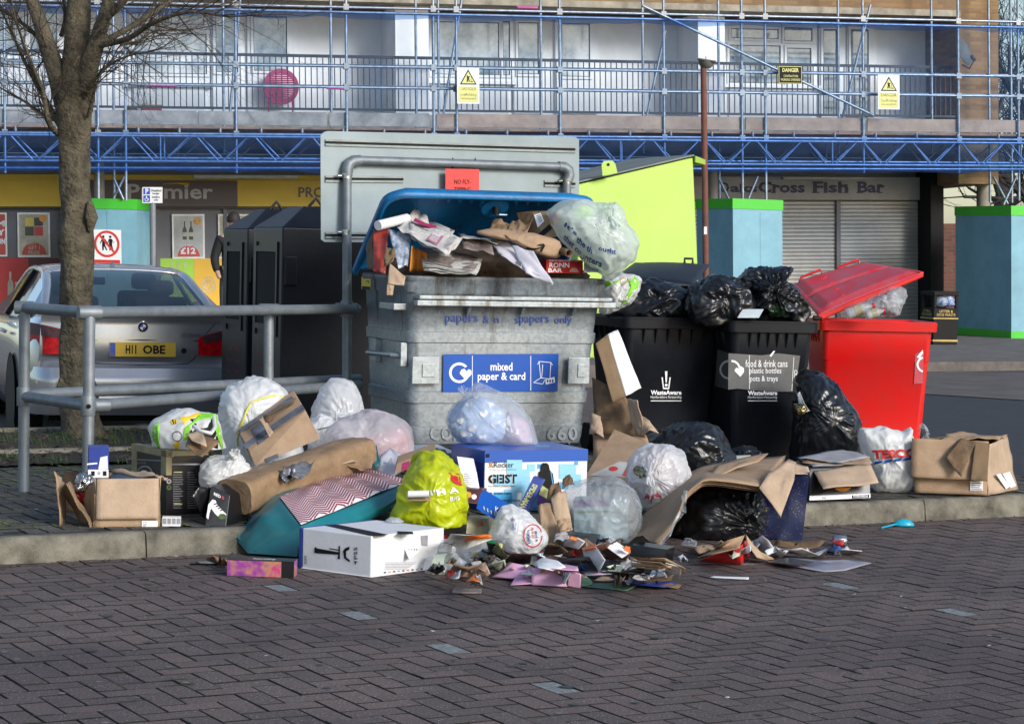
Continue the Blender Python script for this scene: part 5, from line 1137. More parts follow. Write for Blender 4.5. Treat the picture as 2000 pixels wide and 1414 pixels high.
mains=[[(132,225,0,22),(112,150,.0,19),(95,95,.05,17),(75,35,.1,14),(45,-40,.15,11)],[(143,200,0,30),(148,120,0,27),(152,40,0,25),(156,-50,0,22)],[(158,215,0,24),(172,140,-.05,19),(190,80,-.1,16),(208,20,-.15,13),(225,-50,-.2,10)],
[(185,85,-.1,10),(205,40,-.2,8),(235,10,-.3,7),(280,-40,-.4,5)],[(190,90,-.1,7),(250,76,-.3,5.5),(300,45,-.5,4.5),(370,24,-.7,3),(440,32,-.8,2),(510,30,-.9,1.3)],[(195,85,-.1,7),(240,62,0,6),(300,25,.1,5),(350,-10,.2,4)],[(200,70,0,6),(240,84,.2,4),(270,82,.3,3),(300,62,.4,2.2),(345,60,.5,1.3)],
[(120,250,0,7),(100,215,.1,5.5),(72,165,.2,4.5),(50,125,.3,3.6),(25,70,.4,2.6),(2,20,.4,1.6)],[(113,262,0,6),(95,238,-.2,5),(84,180,-.3,4),(60,120,-.4,3.2),(34,50,-.5,2.4),(20,-5,-.6,1.8)],[(120,240,0,4),(85,225,.1,3.4),(50,200,.3,2.6),(15,180,.4,1.8),(-15,165,.5,1.2)],[(165,190,-.1,5),(178,165,-.2,4),(210,130,-.3,3),(250,110,-.4,2),(300,100,-.5,1.2)],
[(120,70,.1,5),(128,30,.2,4),(120,-20,.3,3)],[(100,100,0,6),(60,60,.2,4),(20,30,.3,2.8),(-20,10,.4,2)],[(170,230,-.1,3),(182,190,-.2,2.4),(195,150,-.3,1.8),(215,120,-.3,1.2)]]
rr=random.Random(11); tw=MB(True)
def twig(p,d,r,l,dep):
    n=4; pts=[p];rs=[r]
    for k in range(n):
        d=(d+Vector((rr.gauss(0,.16),rr.gauss(0,.13),rr.gauss(0.03,.16)))).normalized(); p=p+d*l/n; pts.append(p); rs.append(r*(1-.65*(k+1)/n))
        if dep>0 and rr.random()<.8:
            dd=(d+Vector((rr.gauss(0,.6),rr.gauss(0,.4),rr.gauss(.1,.55)))).normalized(); twig(p,dd,rs[-1]*.75,l*rr.uniform(.45,.75),dep-1)
    tw.tube(pts,rs,bark2,4,False,True)
bark2=mat('twig_bark',(.06,.045,.03),.9,0,.2,9,0)
for i,mn in enumerate(mains):
    mb,pts,rs=limb(mn,seg=12 if mn[0][3]>10 else 8,jit=.12)
    T.part('branch',mb,parent=trunk)
    if i in(1,): st=8
    else: st=2
    for k in range(3,len(pts)-1):
        if mn[0][3]>15 and rr.random()<.55: continue
        if rr.random()<(.8 if mn[0][3]<10 else .4):
            ax=(pts[k+1]-pts[k]).normalized(); d=(ax*.9+Vector((rr.gauss(0,.7),rr.gauss(0,.5),rr.gauss(.05,.6)))).normalized()
            twig(pts[k],d,min(rs[k]*.5,.006),rr.uniform(.22,.6),2)
    twig(pts[-1],(pts[-1]-pts[-2]).normalized(),rs[-1],.4,2)
T.part('twigs',tw,parent=trunk)
T.done()
# ---------------- bare trees far behind on the right and scaffold at the block's end
bt=mat('far_tree_bark',(.05,.045,.045),.9,0,0,1,0)
for (x,Z,h,lab) in((1985,62,13,'tall bare tree seen past the right end of the scaffolded block'),(2060,55,11,'bare tree just cut off by the right edge of the picture'),(1900,75,12,'bare tree far behind the open passage beside the chip shop')):
    T=Thing('bare_tree',lab,'tree','bare trees behind the block'); b0=gz(x,Z,-.2); mb=MB(True); tw=MB(True); rr=random.Random(int(x))
    def br(p,d,r,l,dep):
        n=3; pts=[p];rs=[r]
        for k in range(n):
            d=(d+Vector((rr.gauss(0,.13),rr.gauss(0,.13),rr.gauss(.04,.1)))).normalized(); p=p+d*l/n; pts.append(p); rs.append(r*(1-.35*(k+1)/n))
            if dep>0 and (dep<5 or k>0):
                for _ in range(2 if dep>2 else 1): br(p,(d*.8+Vector((rr.gauss(0,.6),rr.gauss(0,.6),rr.gauss(.2,.4)))).normalized(),rs[-1]*.6,l*.66,dep-1)
        (mb if dep>=5 else tw).tube(pts,rs,bt,6 if dep>2 else 3,False,True)
    br(b0,Vector((0,0,1)),.22,h*.36,5)
    tr=T.part('trunk',mb); T.part('crown',tw,parent=tr); T.done()
# dark low wall and brick return past the chip shop
mb=MB(); brk2=brickmat('red_brick',(.16,.06,.04),(.1,.04,.03),(.12,.1,.08),1)
n=-5.5; u0=F(1843,480,n)[0]; u1=F(2300,480,n)[0]; boxF(mb,u0,vg,u1,F(1860,437,n)[1],n,.25,brk2)
o=single('brick_wall',mb,'low red brick wall at the back of the passage right of the chip shop','wall'); me=o.data; uv=me.uv_layers.new(name='UVMap')
for pl in me.polygons:
    for li in pl.loop_indices: p=me.vertices[me.loops[li].vertex_index].co; uv.data[li].uv=(p.dot(FU),p.dot(FV))
# ================================================================ THE RUBBISH
crd=mat('brown_cardboard',(.38,.265,.17),.85,0,.16,7,.3,90,c2=(.29,.19,.115)); crdl=mat('pale_cardboard',(.48,.35,.24),.85,0,.12,7,.25,90); crdd=mat('dark_cardboard',(.22,.135,.07),.8,0,.3,8,.3,60)  # last one is a deeper brown, for inner panels and assorted scraps
def corr(name,c,sc=60,ax='X'):
    M=mat(name,c,.85,0,.1,7,0); t=M.node_tree;N=t.nodes;b=N['Principled BSDF']; tc=N.new('ShaderNodeTexCoord'); wv=N.new('ShaderNodeTexWave'); wv.bands_direction=ax; wv.inputs['Scale'].default_value=sc; wv.inputs['Distortion'].default_value=.6
    t.links.new(tc.outputs['Object'],wv.inputs['Vector']); bp=N.new('ShaderNodeBump'); bp.inputs['Strength'].default_value=.9; bp.inputs['Distance'].default_value=.006; t.links.new(wv.outputs[0],bp.inputs['Height']); t.links.new(bp.outputs[0],b.inputs['Normal']); return M
crr=corr('corrugated_cardboard',(.34,.23,.13))
def film(name,c,alpha,r=.28,tl=.35,c2=None,var=.1,wb=.5,ws=9):
    """thin plastic film: crumple bump, partly see-through"""
    M=mat(name,c,r,0,var,5,0,alpha=alpha,tl=tl,c2=c2,spec=.6); t=M.node_tree;N=t.nodes;K_=t.links;b=N['Principled BSDF']
    tc=N.new('ShaderNodeTexCoord'); v=N.new('ShaderNodeTexNoise'); v.noise_type='RIDGED_MULTIFRACTAL'; v.inputs['Scale'].default_value=ws; v.inputs['Detail'].default_value=5; v.inputs['Distortion'].default_value=.6; K_.new(tc.outputs['Object'],v.inputs['Vector'])
    bp=N.new('ShaderNodeBump'); bp.inputs['Strength'].default_value=wb; bp.inputs['Distance'].default_value=.018; K_.new(v.outputs['Fac'],bp.inputs['Height']); K_.new(bp.outputs[0],b.inputs['Normal'])
    for n in N:
        if n.type=='BSDF_TRANSLUCENT': K_.new(bp.outputs[0],n.inputs['Normal'])
    return M
fwh=film('white_bin_liner',(.88,.89,.90),.97,.32,.3); fcl=film('thin_white_film',(.88,.89,.91),.70,.22,.3,wb=.6); fcl2=film('clear_grey_film',(.76,.80,.84),.34,.16,.25,wb=.6,ws=12); fgn=film('pale_green_film',(.80,.91,.86),.64,.22,.3,wb=.6)
fpk=film('pinkish_film',(.80,.76,.80),.55,.25,.3); fye=film('acid_yellow_film',(.62,.70,.01),.98,.35,.3,wb=.5,ws=7); fblk=film('black_refuse_sack',(.009,.010,.013),1,.31,0,wb=.55,ws=8); fte=film('pale_carrier_film',(.86,.87,.86),.97,.35,.3,ws=7)
hrt=mat('blue_blanket',(.42,.55,.75),.9,0,.1,20,.3,60); 
def pw3(*p): return P(p[0],p[1],p[2])
def sheet(mb,q,M,n=10,amp=.006,seed=0,curl=0,m=None):
    q=[P(*p) for p in q]; nrm=(q[1]-q[0]).cross(q[3]-q[0]).normalized(); sv=Vector((seed*2.3,seed*.7,0)); m=m or n
    def f(s,t):
        p=q[0]*(1-s)*(1-t)+q[1]*s*(1-t)+q[2]*s*t+q[3]*(1-s)*t
        return p+nrm*(amp*2*noise.noise(Vector((s*2.2,t*2.2,0))+sv)+amp*.8*noise.noise(Vector((s*7,t*7,1))+sv)+curl*math.sin(math.pi*s))
    mb.grid(n,m,f,M); return mb
def psheet(mb,pts,M,amp=.004,seed=0):
    """irregular flat-ish scrap: (x,y,Z) outline, centre fan with rings"""
    q=[P(*p) for p in pts]; c=sum(q,Vector())/len(q); n=len(q); sv=Vector((seed*1.9,seed,0)); nrm=(q[1]-q[0]).cross(q[2]-q[0]).normalized(); vs=[]
    for r_ in range(1,5):
        for p in q:
            w=c+(p-c)*r_/4; vs.append(w+nrm*amp*2*noise.noise(w*9+sv))
    vs.append(c+nrm*amp); fs=[[k,(k+1)%n,3*n+n] for k in range(n)]
    for r_ in range(3): fs+=[[r_*n+k,(r_+1)*n+k,(r_+1)*n+(k+1)%n,r_*n+(k+1)%n] for k in range(n)]
    mb.add(vs,fs,M,True); return mb
def bagthing(name,outl,Z,dep,M,lab,cat='bag',knot=None,group=None,seed=0,extra=None,inner=None,tie=None,**k):
    mb=bag(outl,Z,dep,M,knot,seed,**k); T=Thing(name,lab,cat,group); b=T.part('film' if M not in(fblk,) else 'sack',mb); B=bvh(mb)
    if inner:
        for i,(io,iz,idp,iM) in enumerate(inner): T.part('contents',bag(io,iz,idp,iM,None,seed+i+3,wr=.02,zmin=k.get('zmin',PV)+.004,nu=60,nv=30))
    if knot and tie is not False:
        c=cast(B,knot[0],knot[1],0) or P(knot[0],knot[1],Z-dep)
        kb=MB(True); rr=random.Random(seed+1); s=Z/FPX
        for i in range(3):
            a=rr.uniform(0,6.28) if not isinstance(tie,(list,tuple)) else tie[i%len(tie)]; L=rr.uniform(14,24)*s; d=(RT*math.cos(a)+UP*math.sin(a)); e=Vector((0,-.02,0)); sd=d.cross(FWD).normalized()
            def ear(u,v,d=d,L=L,e=e,sd=sd,i=i): return c+d*L*u+e*(1+u)+sd*(v-.5)*(.012+.05*u*(1.2-u))+FWD*-.012*math.sin(v*9+i)*u
            kb.grid(9,9,ear,M)
        kb.tube([c+Vector((0,.02,0)),c+Vector((0,-.02,0)),c+Vector((0,-.035,0))],[.022,.016,.006],M,10)
        T.part('knot',kb)
    if extra: extra(T,B,b)
    T.done(); return B
def zg(x,y,z=PV): return GZ(x,y,z)
# ---------------- cartons
T=Thing('cardboard_box','open brown cardboard box at the far left on the kerb, stuffed with wrappers','box','cardboard boxes thrown round the bins')
Zf=10.86
mb=MB(); sheet(mb,[(184,1033,Zf),(311,1029,Zf+.08),(312,962,Zf+.1),(184,964,Zf)],crd,10,.002); T.part('front_panel',mb,solid=.005)
mb=MB(); sheet(mb,[(188,1014,Zf-.02),(310,1013,Zf+.06),(310,934,Zf+.07),(189,935,Zf-.0)],crdl,12,.003,1); T.part('flap',mb,solid=.005,label='wide front flap folded down outside the box')
mb=MB(); sheet(mb,[(184,1033,Zf),(165,1015,Zf+.12),(164,955,Zf+.12),(186,934,Zf)],crd,10,.006,2,.015); T.part('side_panel',mb,solid=.005)
mb=MB(); sheet(mb,[(125,1000,Zf+.45),(300,998,Zf+.5),(302,925,Zf+.5),(124,921,Zf+.45)],crdd,8,.004,3); T.part('back_panel',mb,solid=.005)
mb=MB(); sheet(mb,[(312,1029,Zf+.08),(306,1002,Zf+.5),(306,925,Zf+.5),(312,934,Zf+.08)],crd,8,.004,4); T.part('side_panel',mb,solid=.005)
mb=MB(); sheet(mb,[(312,934,Zf+.1),(326,940,Zf+.2),(280,917,Zf+.4),(215,920,Zf+.5)],crdl,10,.012,5); T.part('torn_flap',mb,solid=.005)
mb=MB(); sheet(mb,[(117,1031,Zf+.02),(128,1005,Zf+.2),(124,950,Zf+.2),(109,920,Zf)],crd,10,.012,6,.01); T.part('flap',mb,solid=.005)
mb=MB(); sheet(mb,[(178,1034,Zf-.02),(150,1020,Zf+.12),(121,948,Zf+.15),(128,945,Zf-.05)],crr,14,.01,7,.03); T.part('flap',mb,solid=.005)
mb=MB(); sheet(mb,[(184,1033,Zf),(311,1029,Zf+.08),(306,1003,Zf+.5),(128,1002,Zf+.45)],crdd,6,.001,8); T.part('bottom_panel',mb,solid=.005)
mb=MB(); fb1=pfn(P(250,1020,Zf+.035),P(311,1029,Zf+.08)-P(184,1033,Zf)) if False else pfn(P(184,1033,Zf),(P(311,1029,Zf+.08)-P(184,1033,Zf)).cross(Vector((0,0,1))))
prect(mb,fb1,277,1017,308,1030,wl,.006); ptext(mb,'00 0042',fb1,279,1019,288,1021,bk,.007); 
for i in range(3): prect(mb,fb1,279,1023+2*i,287-i,1023.7+2*i,bk,.007)
T.part('address_label',mb); T.done()
fred=film('red_wrapper',(.5,.01,.03),1,.25,.1); fsil=mat('silver_foil',(.75,.75,.75),.18,.9,.3,20,.8,25); fgrn=film('green_wrapper',(.1,.45,.03),1,.3,.1)
bagthing('sweet_wrapper',[(140,965),(150,945),(170,940),(180,960),(178,1010),(160,1000)],Zf+.22,.07,fred,'shiny red crumpled wrapping inside the open box at the far left','wrapper',seed=2,wr=.02,nu=60,nv=30,zmin=PV+.02)
bagthing('foil_ball',[(150,945),(152,932),(165,928),(180,935),(178,950),(163,956)],Zf+.14,.05,fsil,'ball of crumpled silver foil in the open box at the far left','foil',seed=3,wr=.02,nu=60,nv=30)
def cart(name,lab,cat,corner,ang,W,D,H,M,group=None,z=PV,bev=.003,extra=None,part='body',rot=None):
    fr=Fr((corner.x,corner.y,z),ang); T=Thing(name,lab,cat,group); mb=MB(); fr.box(mb,0,0,0,W,D,H,M); b=T.part(part,mb,bevel=bev)
    F_=pfn(fr(0,0,0),-fr.w); S_=pfn(fr(0,0,0),-fr.e)
    if extra: extra(T,b,fr,F_,S_)
    T.done(); return fr
bwp=mat('blue_print_card',(.02,.05,.30),.35,0,.1,9,0); wcd=mat('white_card',(.76,.76,.77),.5,0,.05,5,.1,60); gcd=mat('grey_board',(.33,.32,.34),.8,0,.12,9,.2,60); bcd=mat('black_gloss_card',(.012,.012,.014),.3,0,.2,7,.05,30)
c=P(172,950,Zf+.3); c.z=0
def ex(T,b,fr,F_,S_):
    mb=MB(); prect(mb,F_,172,917,212,933,wcd); ppoly(mb,F_,[(192,916.5),(211,916.5),(210,890),(196,893)],wcd,.0018); ppoly(mb,F_,[(170,905),(190,903),(190,906),(170,908)],wl,.002); prect(mb,F_,178,920,185,929,bk,.003); prect(mb,F_,201,920,208,929,bk,.003); parc(mb,F_,193,924,1.5,2.6,0,360,bk,.003,12); T.part('print',mb,parent=b)
    mb=MB(); sheet(mb,[(174,899,Zf+.34),(206,900,Zf+.34),(208,884,Zf+.4),(178,880,Zf+.4)],crdd,8,.012,2); T.part('torn_lid',mb,solid=.003)
cart('drinks_carton','torn blue and white card carton standing up in the open box at the far left','carton',c,R(12),.098,.12,.145,bwp,z=.2+.13,extra=ex)
mb=MB(); sheet(mb,[(215,938,Zf+.2),(290,938,Zf+.22),(285,928,Zf+.45),(222,929,Zf+.45)],mat('navy_book_cover',(.02,.06,.11),.4),6,.002); single('book',mb,'thin dark blue book lying in the open box at the far left','book',solid=.02)
# black wheel box
c=G(324,1006,PV)
tape=mat('yellowed_tape',(.42,.36,.2),.3,0,.2,9,0)
def ex(T,b,fr,F_,S_):
    mb=MB(); rr=random.Random(5)
    for i in range(2):
        for k in range(16):
            y=922+4.6*k; x0=338+28*i; 
            for m_ in range(1): prect(mb,F_,x0,y,x0+rr.uniform(12,20),y+1,gcd,.002)
    for i,y in enumerate((912,936,948)): parc(mb,F_,330,y+4,2,5,0,360,(MATS['sign_red'],gcd,grs[0])[i],.002,14)
    prect(mb,F_,330,905,392,908,gcd,.002); 
    for y in(921,983): prect(mb,F_,340,y,356,y+1.6,syl,.0025)
    T.part('print',mb,parent=b)
    mb=MB(); ptext(mb,'FORCE FEEDBACK WHEEL',S_,248,902,286,906,gcd,.003); ppoly(mb,S_,[(246,897),(322,901),(322,899),(246,895)],gcd,.003)
    for k in range(9): a=.3+k*.28; a2=a+.28; ppoly(mb,S_,[(283+16*math.cos(a),925-16*math.sin(a)),(283+13*math.cos(a),925-13*math.sin(a)),(283+13*math.cos(a2),925-13*math.sin(a2)),(283+16*math.cos(a2),925-16*math.sin(a2))],gcd,.003)
    T.part('print',mb,parent=b)
    mb=MB(); mb.hexa([fr(-.003,-.003,.295),fr(.226,-.003,.295),fr(.226,-.003,.322),fr(-.003,-.003,.322)],fr.w*.03,tape); mb.hexa([fr(-.004,.426,.29),fr(-.004,-.004,.29),fr(-.004,-.004,.323),fr(-.004,.426,.323)],fr.e*.04,tape); mb.hexa([fr(-.005,.42,.10),fr(-.005,.36,.10),fr(-.005,.36,.324),fr(-.005,.42,.324)],fr.e*.01,tape); mb.hexa([fr(-.004,.06,.2),fr(-.004,-.004,.2),fr(-.004,-.004,.324),fr(-.004,.06,.324)],fr.e*.03,tape)
    T.part('tape',mb)
cart('product_box','tall glossy black printed box bound with yellowed tape beneath the green and white carrier','box',c,R(33),.23,.42,.32,bcd,extra=ex)
c=G(316,1028,PV)
def ex(T,b,fr,F_,S_):
    mb=MB(); 
    for i in range(4): prect(mb,F_,318+9*i,1012,325+9*i,1023,gcd,.0015)
    T.part('print',mb,parent=b)
cart('small_box','small white and grey medicine style box on the pavement beside the brown box','box',c,R(5),.088,.06,.045,wcd,extra=ex)
# shoe box
T=Thing('shoe_box','torn black shoe box printed with a white and green trainer','box')
Zs=11.0; mb=MB(); q=[P(400,1027,Zs),P(441,1029,Zs+.02),P(449,967,Zs+.08),P(413,949,Zs+.08)]; mb.hexa(q,Vector((.08,.22,0)),bcd); b=T.part('body',mb,bevel=.002)
fsx=pfn(q[0],(q[1]-q[0]).cross(q[3]-q[0])); shw=mat('trainer_white',(.7,.7,.72),.5,0,0)
mb=MB(); ppoly(mb,fsx,[(403,1010),(407,985),(415,975),(421,977),(424,985),(432,994),(442,1004),(441,1010),(430,1012),(420,1003),(412,992),(409,1003),(407,1014)],shw,.002); ppoly(mb,fsx,[(430,1003),(438,1003),(443,1008),(441,1013),(430,1014),(425,1009)],grs[0],.003)
for k in range(4): ppoly(mb,fsx,[(417+4*k,984+4*k),(423+4*k,982+4*k),(424+4*k,984+4*k),(418+4*k,986+4*k)],bk,.004)
qtext(mb,'RED',fsx,[(418,967),(431,973),(431,967),(418,961)],wl,.003,bold=.02); qtext(mb,'5',fsx,[(433,974),(438,976),(438,970),(433,968)],srd,.003,bold=.03); T.part('print',mb,parent=b)
mb=MB(); sheet(mb,[(399,1014,Zs+.1),(374,970,Zs+.02),(387,950,Zs+.05),(413,952,Zs+.1)],bcd,8,.006,4); T.part('lid',mb,solid=.003); T.done()
# taped box
T=Thing('taped_box','brown cardboard box wrapped in grey duct tape lying tilted on the paper parcel','box','cardboard boxes thrown round the bins')
q=[P(498,911,11.75),P(626,857,12.05),P(597,802,12.15),P(486,882,11.85)]; off=P(464,839,12.1)-P(486,882,11.85)
mb=MB(); mb.hexa(q,off,crd); b=T.part('body',mb,bevel=.006)
duct=mat('grey_duct_tape',(.2,.21,.24),.32,.2,.3,9,.3,60)
ft1=pfn(q[0],(q[1]-q[0]).cross(q[3]-q[0])); ft2=pfn(q[3],(q[2]-q[3]).cross(off))
for fn_,ps in((ft1,[(519,904),(545,893),(528,851),(505,868)]),(ft2,[(505,868),(530,850),(512,823),(490,838)]),(ft2,[(476,867),(480,877),(596,799),(590,790)]),(ft2,[(466,838),(470,845),(574,779),(570,773)])): mb=MB(); ppoly(mb,fn_,ps,duct,.004); T.part('duct_tape',mb,parent=b,solid=.001)
mb=MB(); ppoly(mb,ft2,[(516,812),(522,826),(534,818),(528,806)],bk,.003); ppoly(mb,ft2,[(518,818),(524,826),(532,820),(526,814)],MATS['pink_painted_wood'],.004); T.part('torn_hole',mb,parent=b)
mb=MB(); sheet(mb,[(514,812,12.0),(578,778,12.1),(574,790,12.0),(520,824,11.95)],crdd,8,.006,4); sheet(mb,[(505,816,11.98),(514,812,12.0),(534,846,11.9),(526,853,11.88)],crdl,8,.005,5); T.part('flap',mb,solid=.004); T.done()
# long paper parcel
kraft=mat('crumpled_kraft_paper',(.30,.195,.11),.75,0,.2,9,.55,34,c2=(.2,.125,.065))
T=Thing('paper_parcel','long brown paper parcel lying diagonally under the taped box','parcel')
def parcel(s,t):
    # s around, t along
    ax0,ax1=P(457,970,11.2),P(706,882,12.05); ax=ax0*(1-t)+ax1*t; a=s*2*math.pi; 
    rx,ry=.115,.085; c_,s_=math.cos(a),math.sin(a); k=(abs(c_)**4+abs(s_)**4)**-.25
    up=Vector((0,0,1)); d=(ax1-ax0).normalized(); sd=d.cross(up).normalized(); up2=sd.cross(d)
    r_=1+.06*noise.noise(Vector((c_*2,s_*2,t*6)))+.03*noise.noise(Vector((c_*5,s_*5,t*16)))-.10*max(0,t-.93)/.07*(1)
    return ax+sd*c_*k*rx*r_*.95+up2*s_*k*ry*r_
mb=MB(True); mb.grid(48,60,parcel,kraft,True,True); mb.poly([parcel(k/24,0) for k in range(24)],kraft); mb.poly([parcel(k/24,1) for k in range(24)],kraft); b=T.part('wrapping',mb)
md=b.modifiers.new('e','EDGE_SPLIT'); md.split_angle=R(35)
mb=MB(); sheet(mb,[(640,905,11.75),(725,915,11.8),(735,880,12.0),(678,860,12.0)],kraft,14,.02,3); sheet(mb,[(600,915,11.6),(700,900,11.8),(680,880,11.9),(640,885,11.8)],crdl,10,.015,6); T.part('torn_end',mb,solid=.003)
mb=MB(); sheet(mb,[(545,930,11.3),(570,905,11.4),(615,905,11.5),(590,935,11.3)],duct,14,.025,8); sheet(mb,[(556,945,11.3),(545,925,11.3),(572,906,11.4),(575,930,11.3)],duct,10,.02,9); T.part('loose_tape',mb,solid=.001); T.done()
# gift bag
teal=film('teal_gloss_paper',(.012,.19,.22),1,.3,0,var=.15,wb=.25,ws=5); teald=film('teal_base_card',(.015,.13,.15),1,.4,0,wb=.2,ws=5)
A_,B_,C_,D_,E_=P(459,1051,10.95),P(546,972,11.15),P(588,1027,10.82),P(580,1092,10.78),P(484,1083,10.86)
F_,G_,H_,I_=P(691,911,12.2),P(800,940,11.7),P(792,983,11.55),P(612,912,12.3)
for p in(D_,E_): p.z=max(p.z,.012)
T=Thing('gift_bag','large teal gift bag with red and white chevron side lying across the kerb','bag')
mb=MB()
def g4(a,b,c,d,M,n=22,amp=.018,seed=0,bu=.06):
    nr=(b-a).cross(d-a).normalized()
    if nr.dot(CAM-a)<0: nr=-nr
    mb.grid(n,n,lambda s,t: a*(1-s)*(1-t)+b*s*(1-t)+c*s*t+d*(1-s)*t+nr*amp*(max(0,math.sin(math.pi*s)*math.sin(math.pi*t)))**.5*1.5*noise.noise(Vector((s*3,t*3,seed)))+nr*bu*max(0,math.sin(math.pi*s)*math.sin(math.pi*t))**.7,M)
M1=(A_+B_)/2
g4(A_,E_,C_,B_,teald,seed=1); mb.poly([E_,D_,C_],teald); g4(C_,D_,H_,G_,teal,seed=2); g4(A_,B_,F_,I_,teal,seed=3); mb.poly([F_,G_,H_,I_],teald); mb.poly([A_,I_,H_,D_,E_],teald)
b=T.part('body',mb)
mb=MB(); chw=mat('gift_wrap_white',(.74,.70,.72),.35,0,0); chr_=mat('gift_wrap_red',(.26,.02,.045),.35,0,0)
nr=(G_-C_).cross(B_-C_).normalized(); nr=nr if nr.dot(CAM-C_)>0 else -nr
def gb(s,t,o=.004): s=min(max(s,0),1); t=min(max(t,0),1); return C_*(1-s)*(1-t)+G_*s*(1-t)+F_*s*t+B_*(1-s)*t+nr*(o+.006+.03*math.sin(math.pi*s)**.5*math.sin(math.pi*t)**.5+.014*noise.noise(Vector((s*5,t*4,3)))*math.sin(math.pi*s))
NU=72;NV=46
mb.grid(NU,NV,lambda s,t: gb(s,t,0),chw)
nst=19; zz=6
for k in range(nst):
    t0=(k+.15)/nst; t1=(k+.68)/nst
    for j in range(60):
        s0=j/60;s1=(j+1)/60; zf=lambda s: (abs(((s*zz)%1)-.5)-.25)*.24
        mb.add([gb(s0,t0+zf(s0),.0015),gb(s1,t0+zf(s1),.0015),gb(s1,t1+zf(s1),.0015),gb(s0,t1+zf(s0),.0015)],[(0,1,2,3)],chr_)
T.part('chevron_panel',mb,parent=b)
mb=MB(); fe_=pfn(A_,(E_-A_).cross(B_-A_)); a=[fe_(x,y,.012) for x,y in((462,1050),(543,985),(545,1030),(498,1076))]; mb.poly(a,teald); T.part('base_flap',mb,parent=b,solid=.003)
ftp=bil(A_,B_,F_,I_,.006)
mb=MB()
for (a_,c_,r_,M_) in((.75,.12,.10,srd),(.8,.28,.09,wh),(.5,.3,.07,wh),(.82,.34,.04,MATS['lime_window_graphic']),(.7,.55,.05,srd),(.4,.1,.06,srd)):
    fpoly(mb,ftp,[(a_+r_*1.2*math.cos(k*.52),c_+r_*.6*math.sin(k*.52)*(1+.3*math.sin(k*2.1))) for k in range(12)],M_)
T.part('print',mb,parent=b)
T.done()
# console box
T=Thing('console_box','white games console box with a blue edge lying on the paving by the kerb','box')
c0=G(724,1127,.003); c1=G(590,1109,.003); c2=G(866,1108,.003); eL=(c1-c0); eR=(c2-c0); hH=Vector((0,0,.185))
mb=MB(); mb.add([c0,c1,c1+eR,c2,c0+hH,c1+hH,c1+eR+hH,c2+hH],[(0,1,2,3)[::-1],(4,5,6,7)[::-1],(1,0,4,5),(0,3,7,4),(3,2,6,7),(2,1,5,6)],wcd)
b=T.part('body',mb,bevel=.005)
fl_=pfn(c0,eL.cross(hH)); fr_=pfn(c0,eR.cross(hH)); ftp=pfn(c0+hH,(0,0,1))
mb=MB(); e1=c1+eL.normalized()*.003; mb.hexa([e1+eL.normalized()*.02,e1,e1+hH,e1+hH+eL.normalized()*.02],eR*.99,bwp); T.part('blue_end',mb,parent=b,bevel=.004)
mb=MB(); ppoly(mb,fl_,[(614,1069),(618,1068),(618,1080),(614,1079)],bk,.003); ppoly(mb,fl_,[(617,1070),(661,1078),(661,1083),(617,1080)],bk,.003); ppoly(mb,fl_,[(661,1066),(664,1066),(664,1092),(659,1091),(661,1080)],bk,.003)
ppoly(mb,fl_,[(643,1070),(661,1073),(661,1075),(643,1072)],bk,.003)
for a,c in(((672,1068),(684,1069)),((672,1096),(684,1098))): pass
ppoly(mb,fl_,[(683,1067),(682,1073),(676,1076),(676,1088),(683,1093),(683,1098),(672,1090),(670,1076),(674,1070)],bk,.003)
qtext(mb,'PS5',fl_,[(698,1092),(698,1068),(691,1068),(691,1092)],bk,.003,bold=.015); ppoly(mb,fl_,[(691,1095),(698,1096),(698,1098),(695,1098),(695,1102),(693,1102),(693,1098),(691,1097)],bk,.003)
qtext(mb,'SONY',fl_,[(599,1101),(599,1084),(594,1084),(594,1101)],bk,.003,bold=.01)
ppoly(mb,ftp,[(633,1025),(660,1024),(760,1044),(740,1047),(720,1045)],bk,.002); ppoly(mb,ftp,[(776,1037),(806,1038),(808,1043),(778,1043)],bk,.002)
for k in range(9): prect(mb,fr_,750+9*k,1116.5-k*.9,754+9*k,1119-k*.9,(bk,org,bk,gcd)[k%4],.003)
for k in range(5): prect(mb,fr_,752,1098+3*k,812-4*k,1098.8+3*k,gcd,.003)
for k in range(4): prect(mb,fr_,798+5*k,1072,800+5*k,1074,(MATS['parking_blue'],srd,bk,bk)[k],.003)
ppoly(mb,fr_,[(822,1046),(836,1045),(835,1066),(824,1065)],gcd,.003)
T.part('print',mb,parent=b)
mb=MB(); a=c2+hH; psheet(mb,[(782,1046,10.42),(868,1032,10.72),(862,1060,10.68),(838,1066,10.55),(800,1092,10.35)],wcd,.004,3); T.part('flap',mb,solid=.002)
T.done()
bagthing('plastic_pot',[(756,1030),(752,1018),(762,1010),(778,1010),(790,1018),(789,1030),(772,1034)],10.75,.05,film('milky_plastic',(.7,.74,.74),.7,.25,.3),'milky plastic pot resting on top of the white console box','pot',seed=9,wr=.004,nu=50,nv=24,zmin=.19)
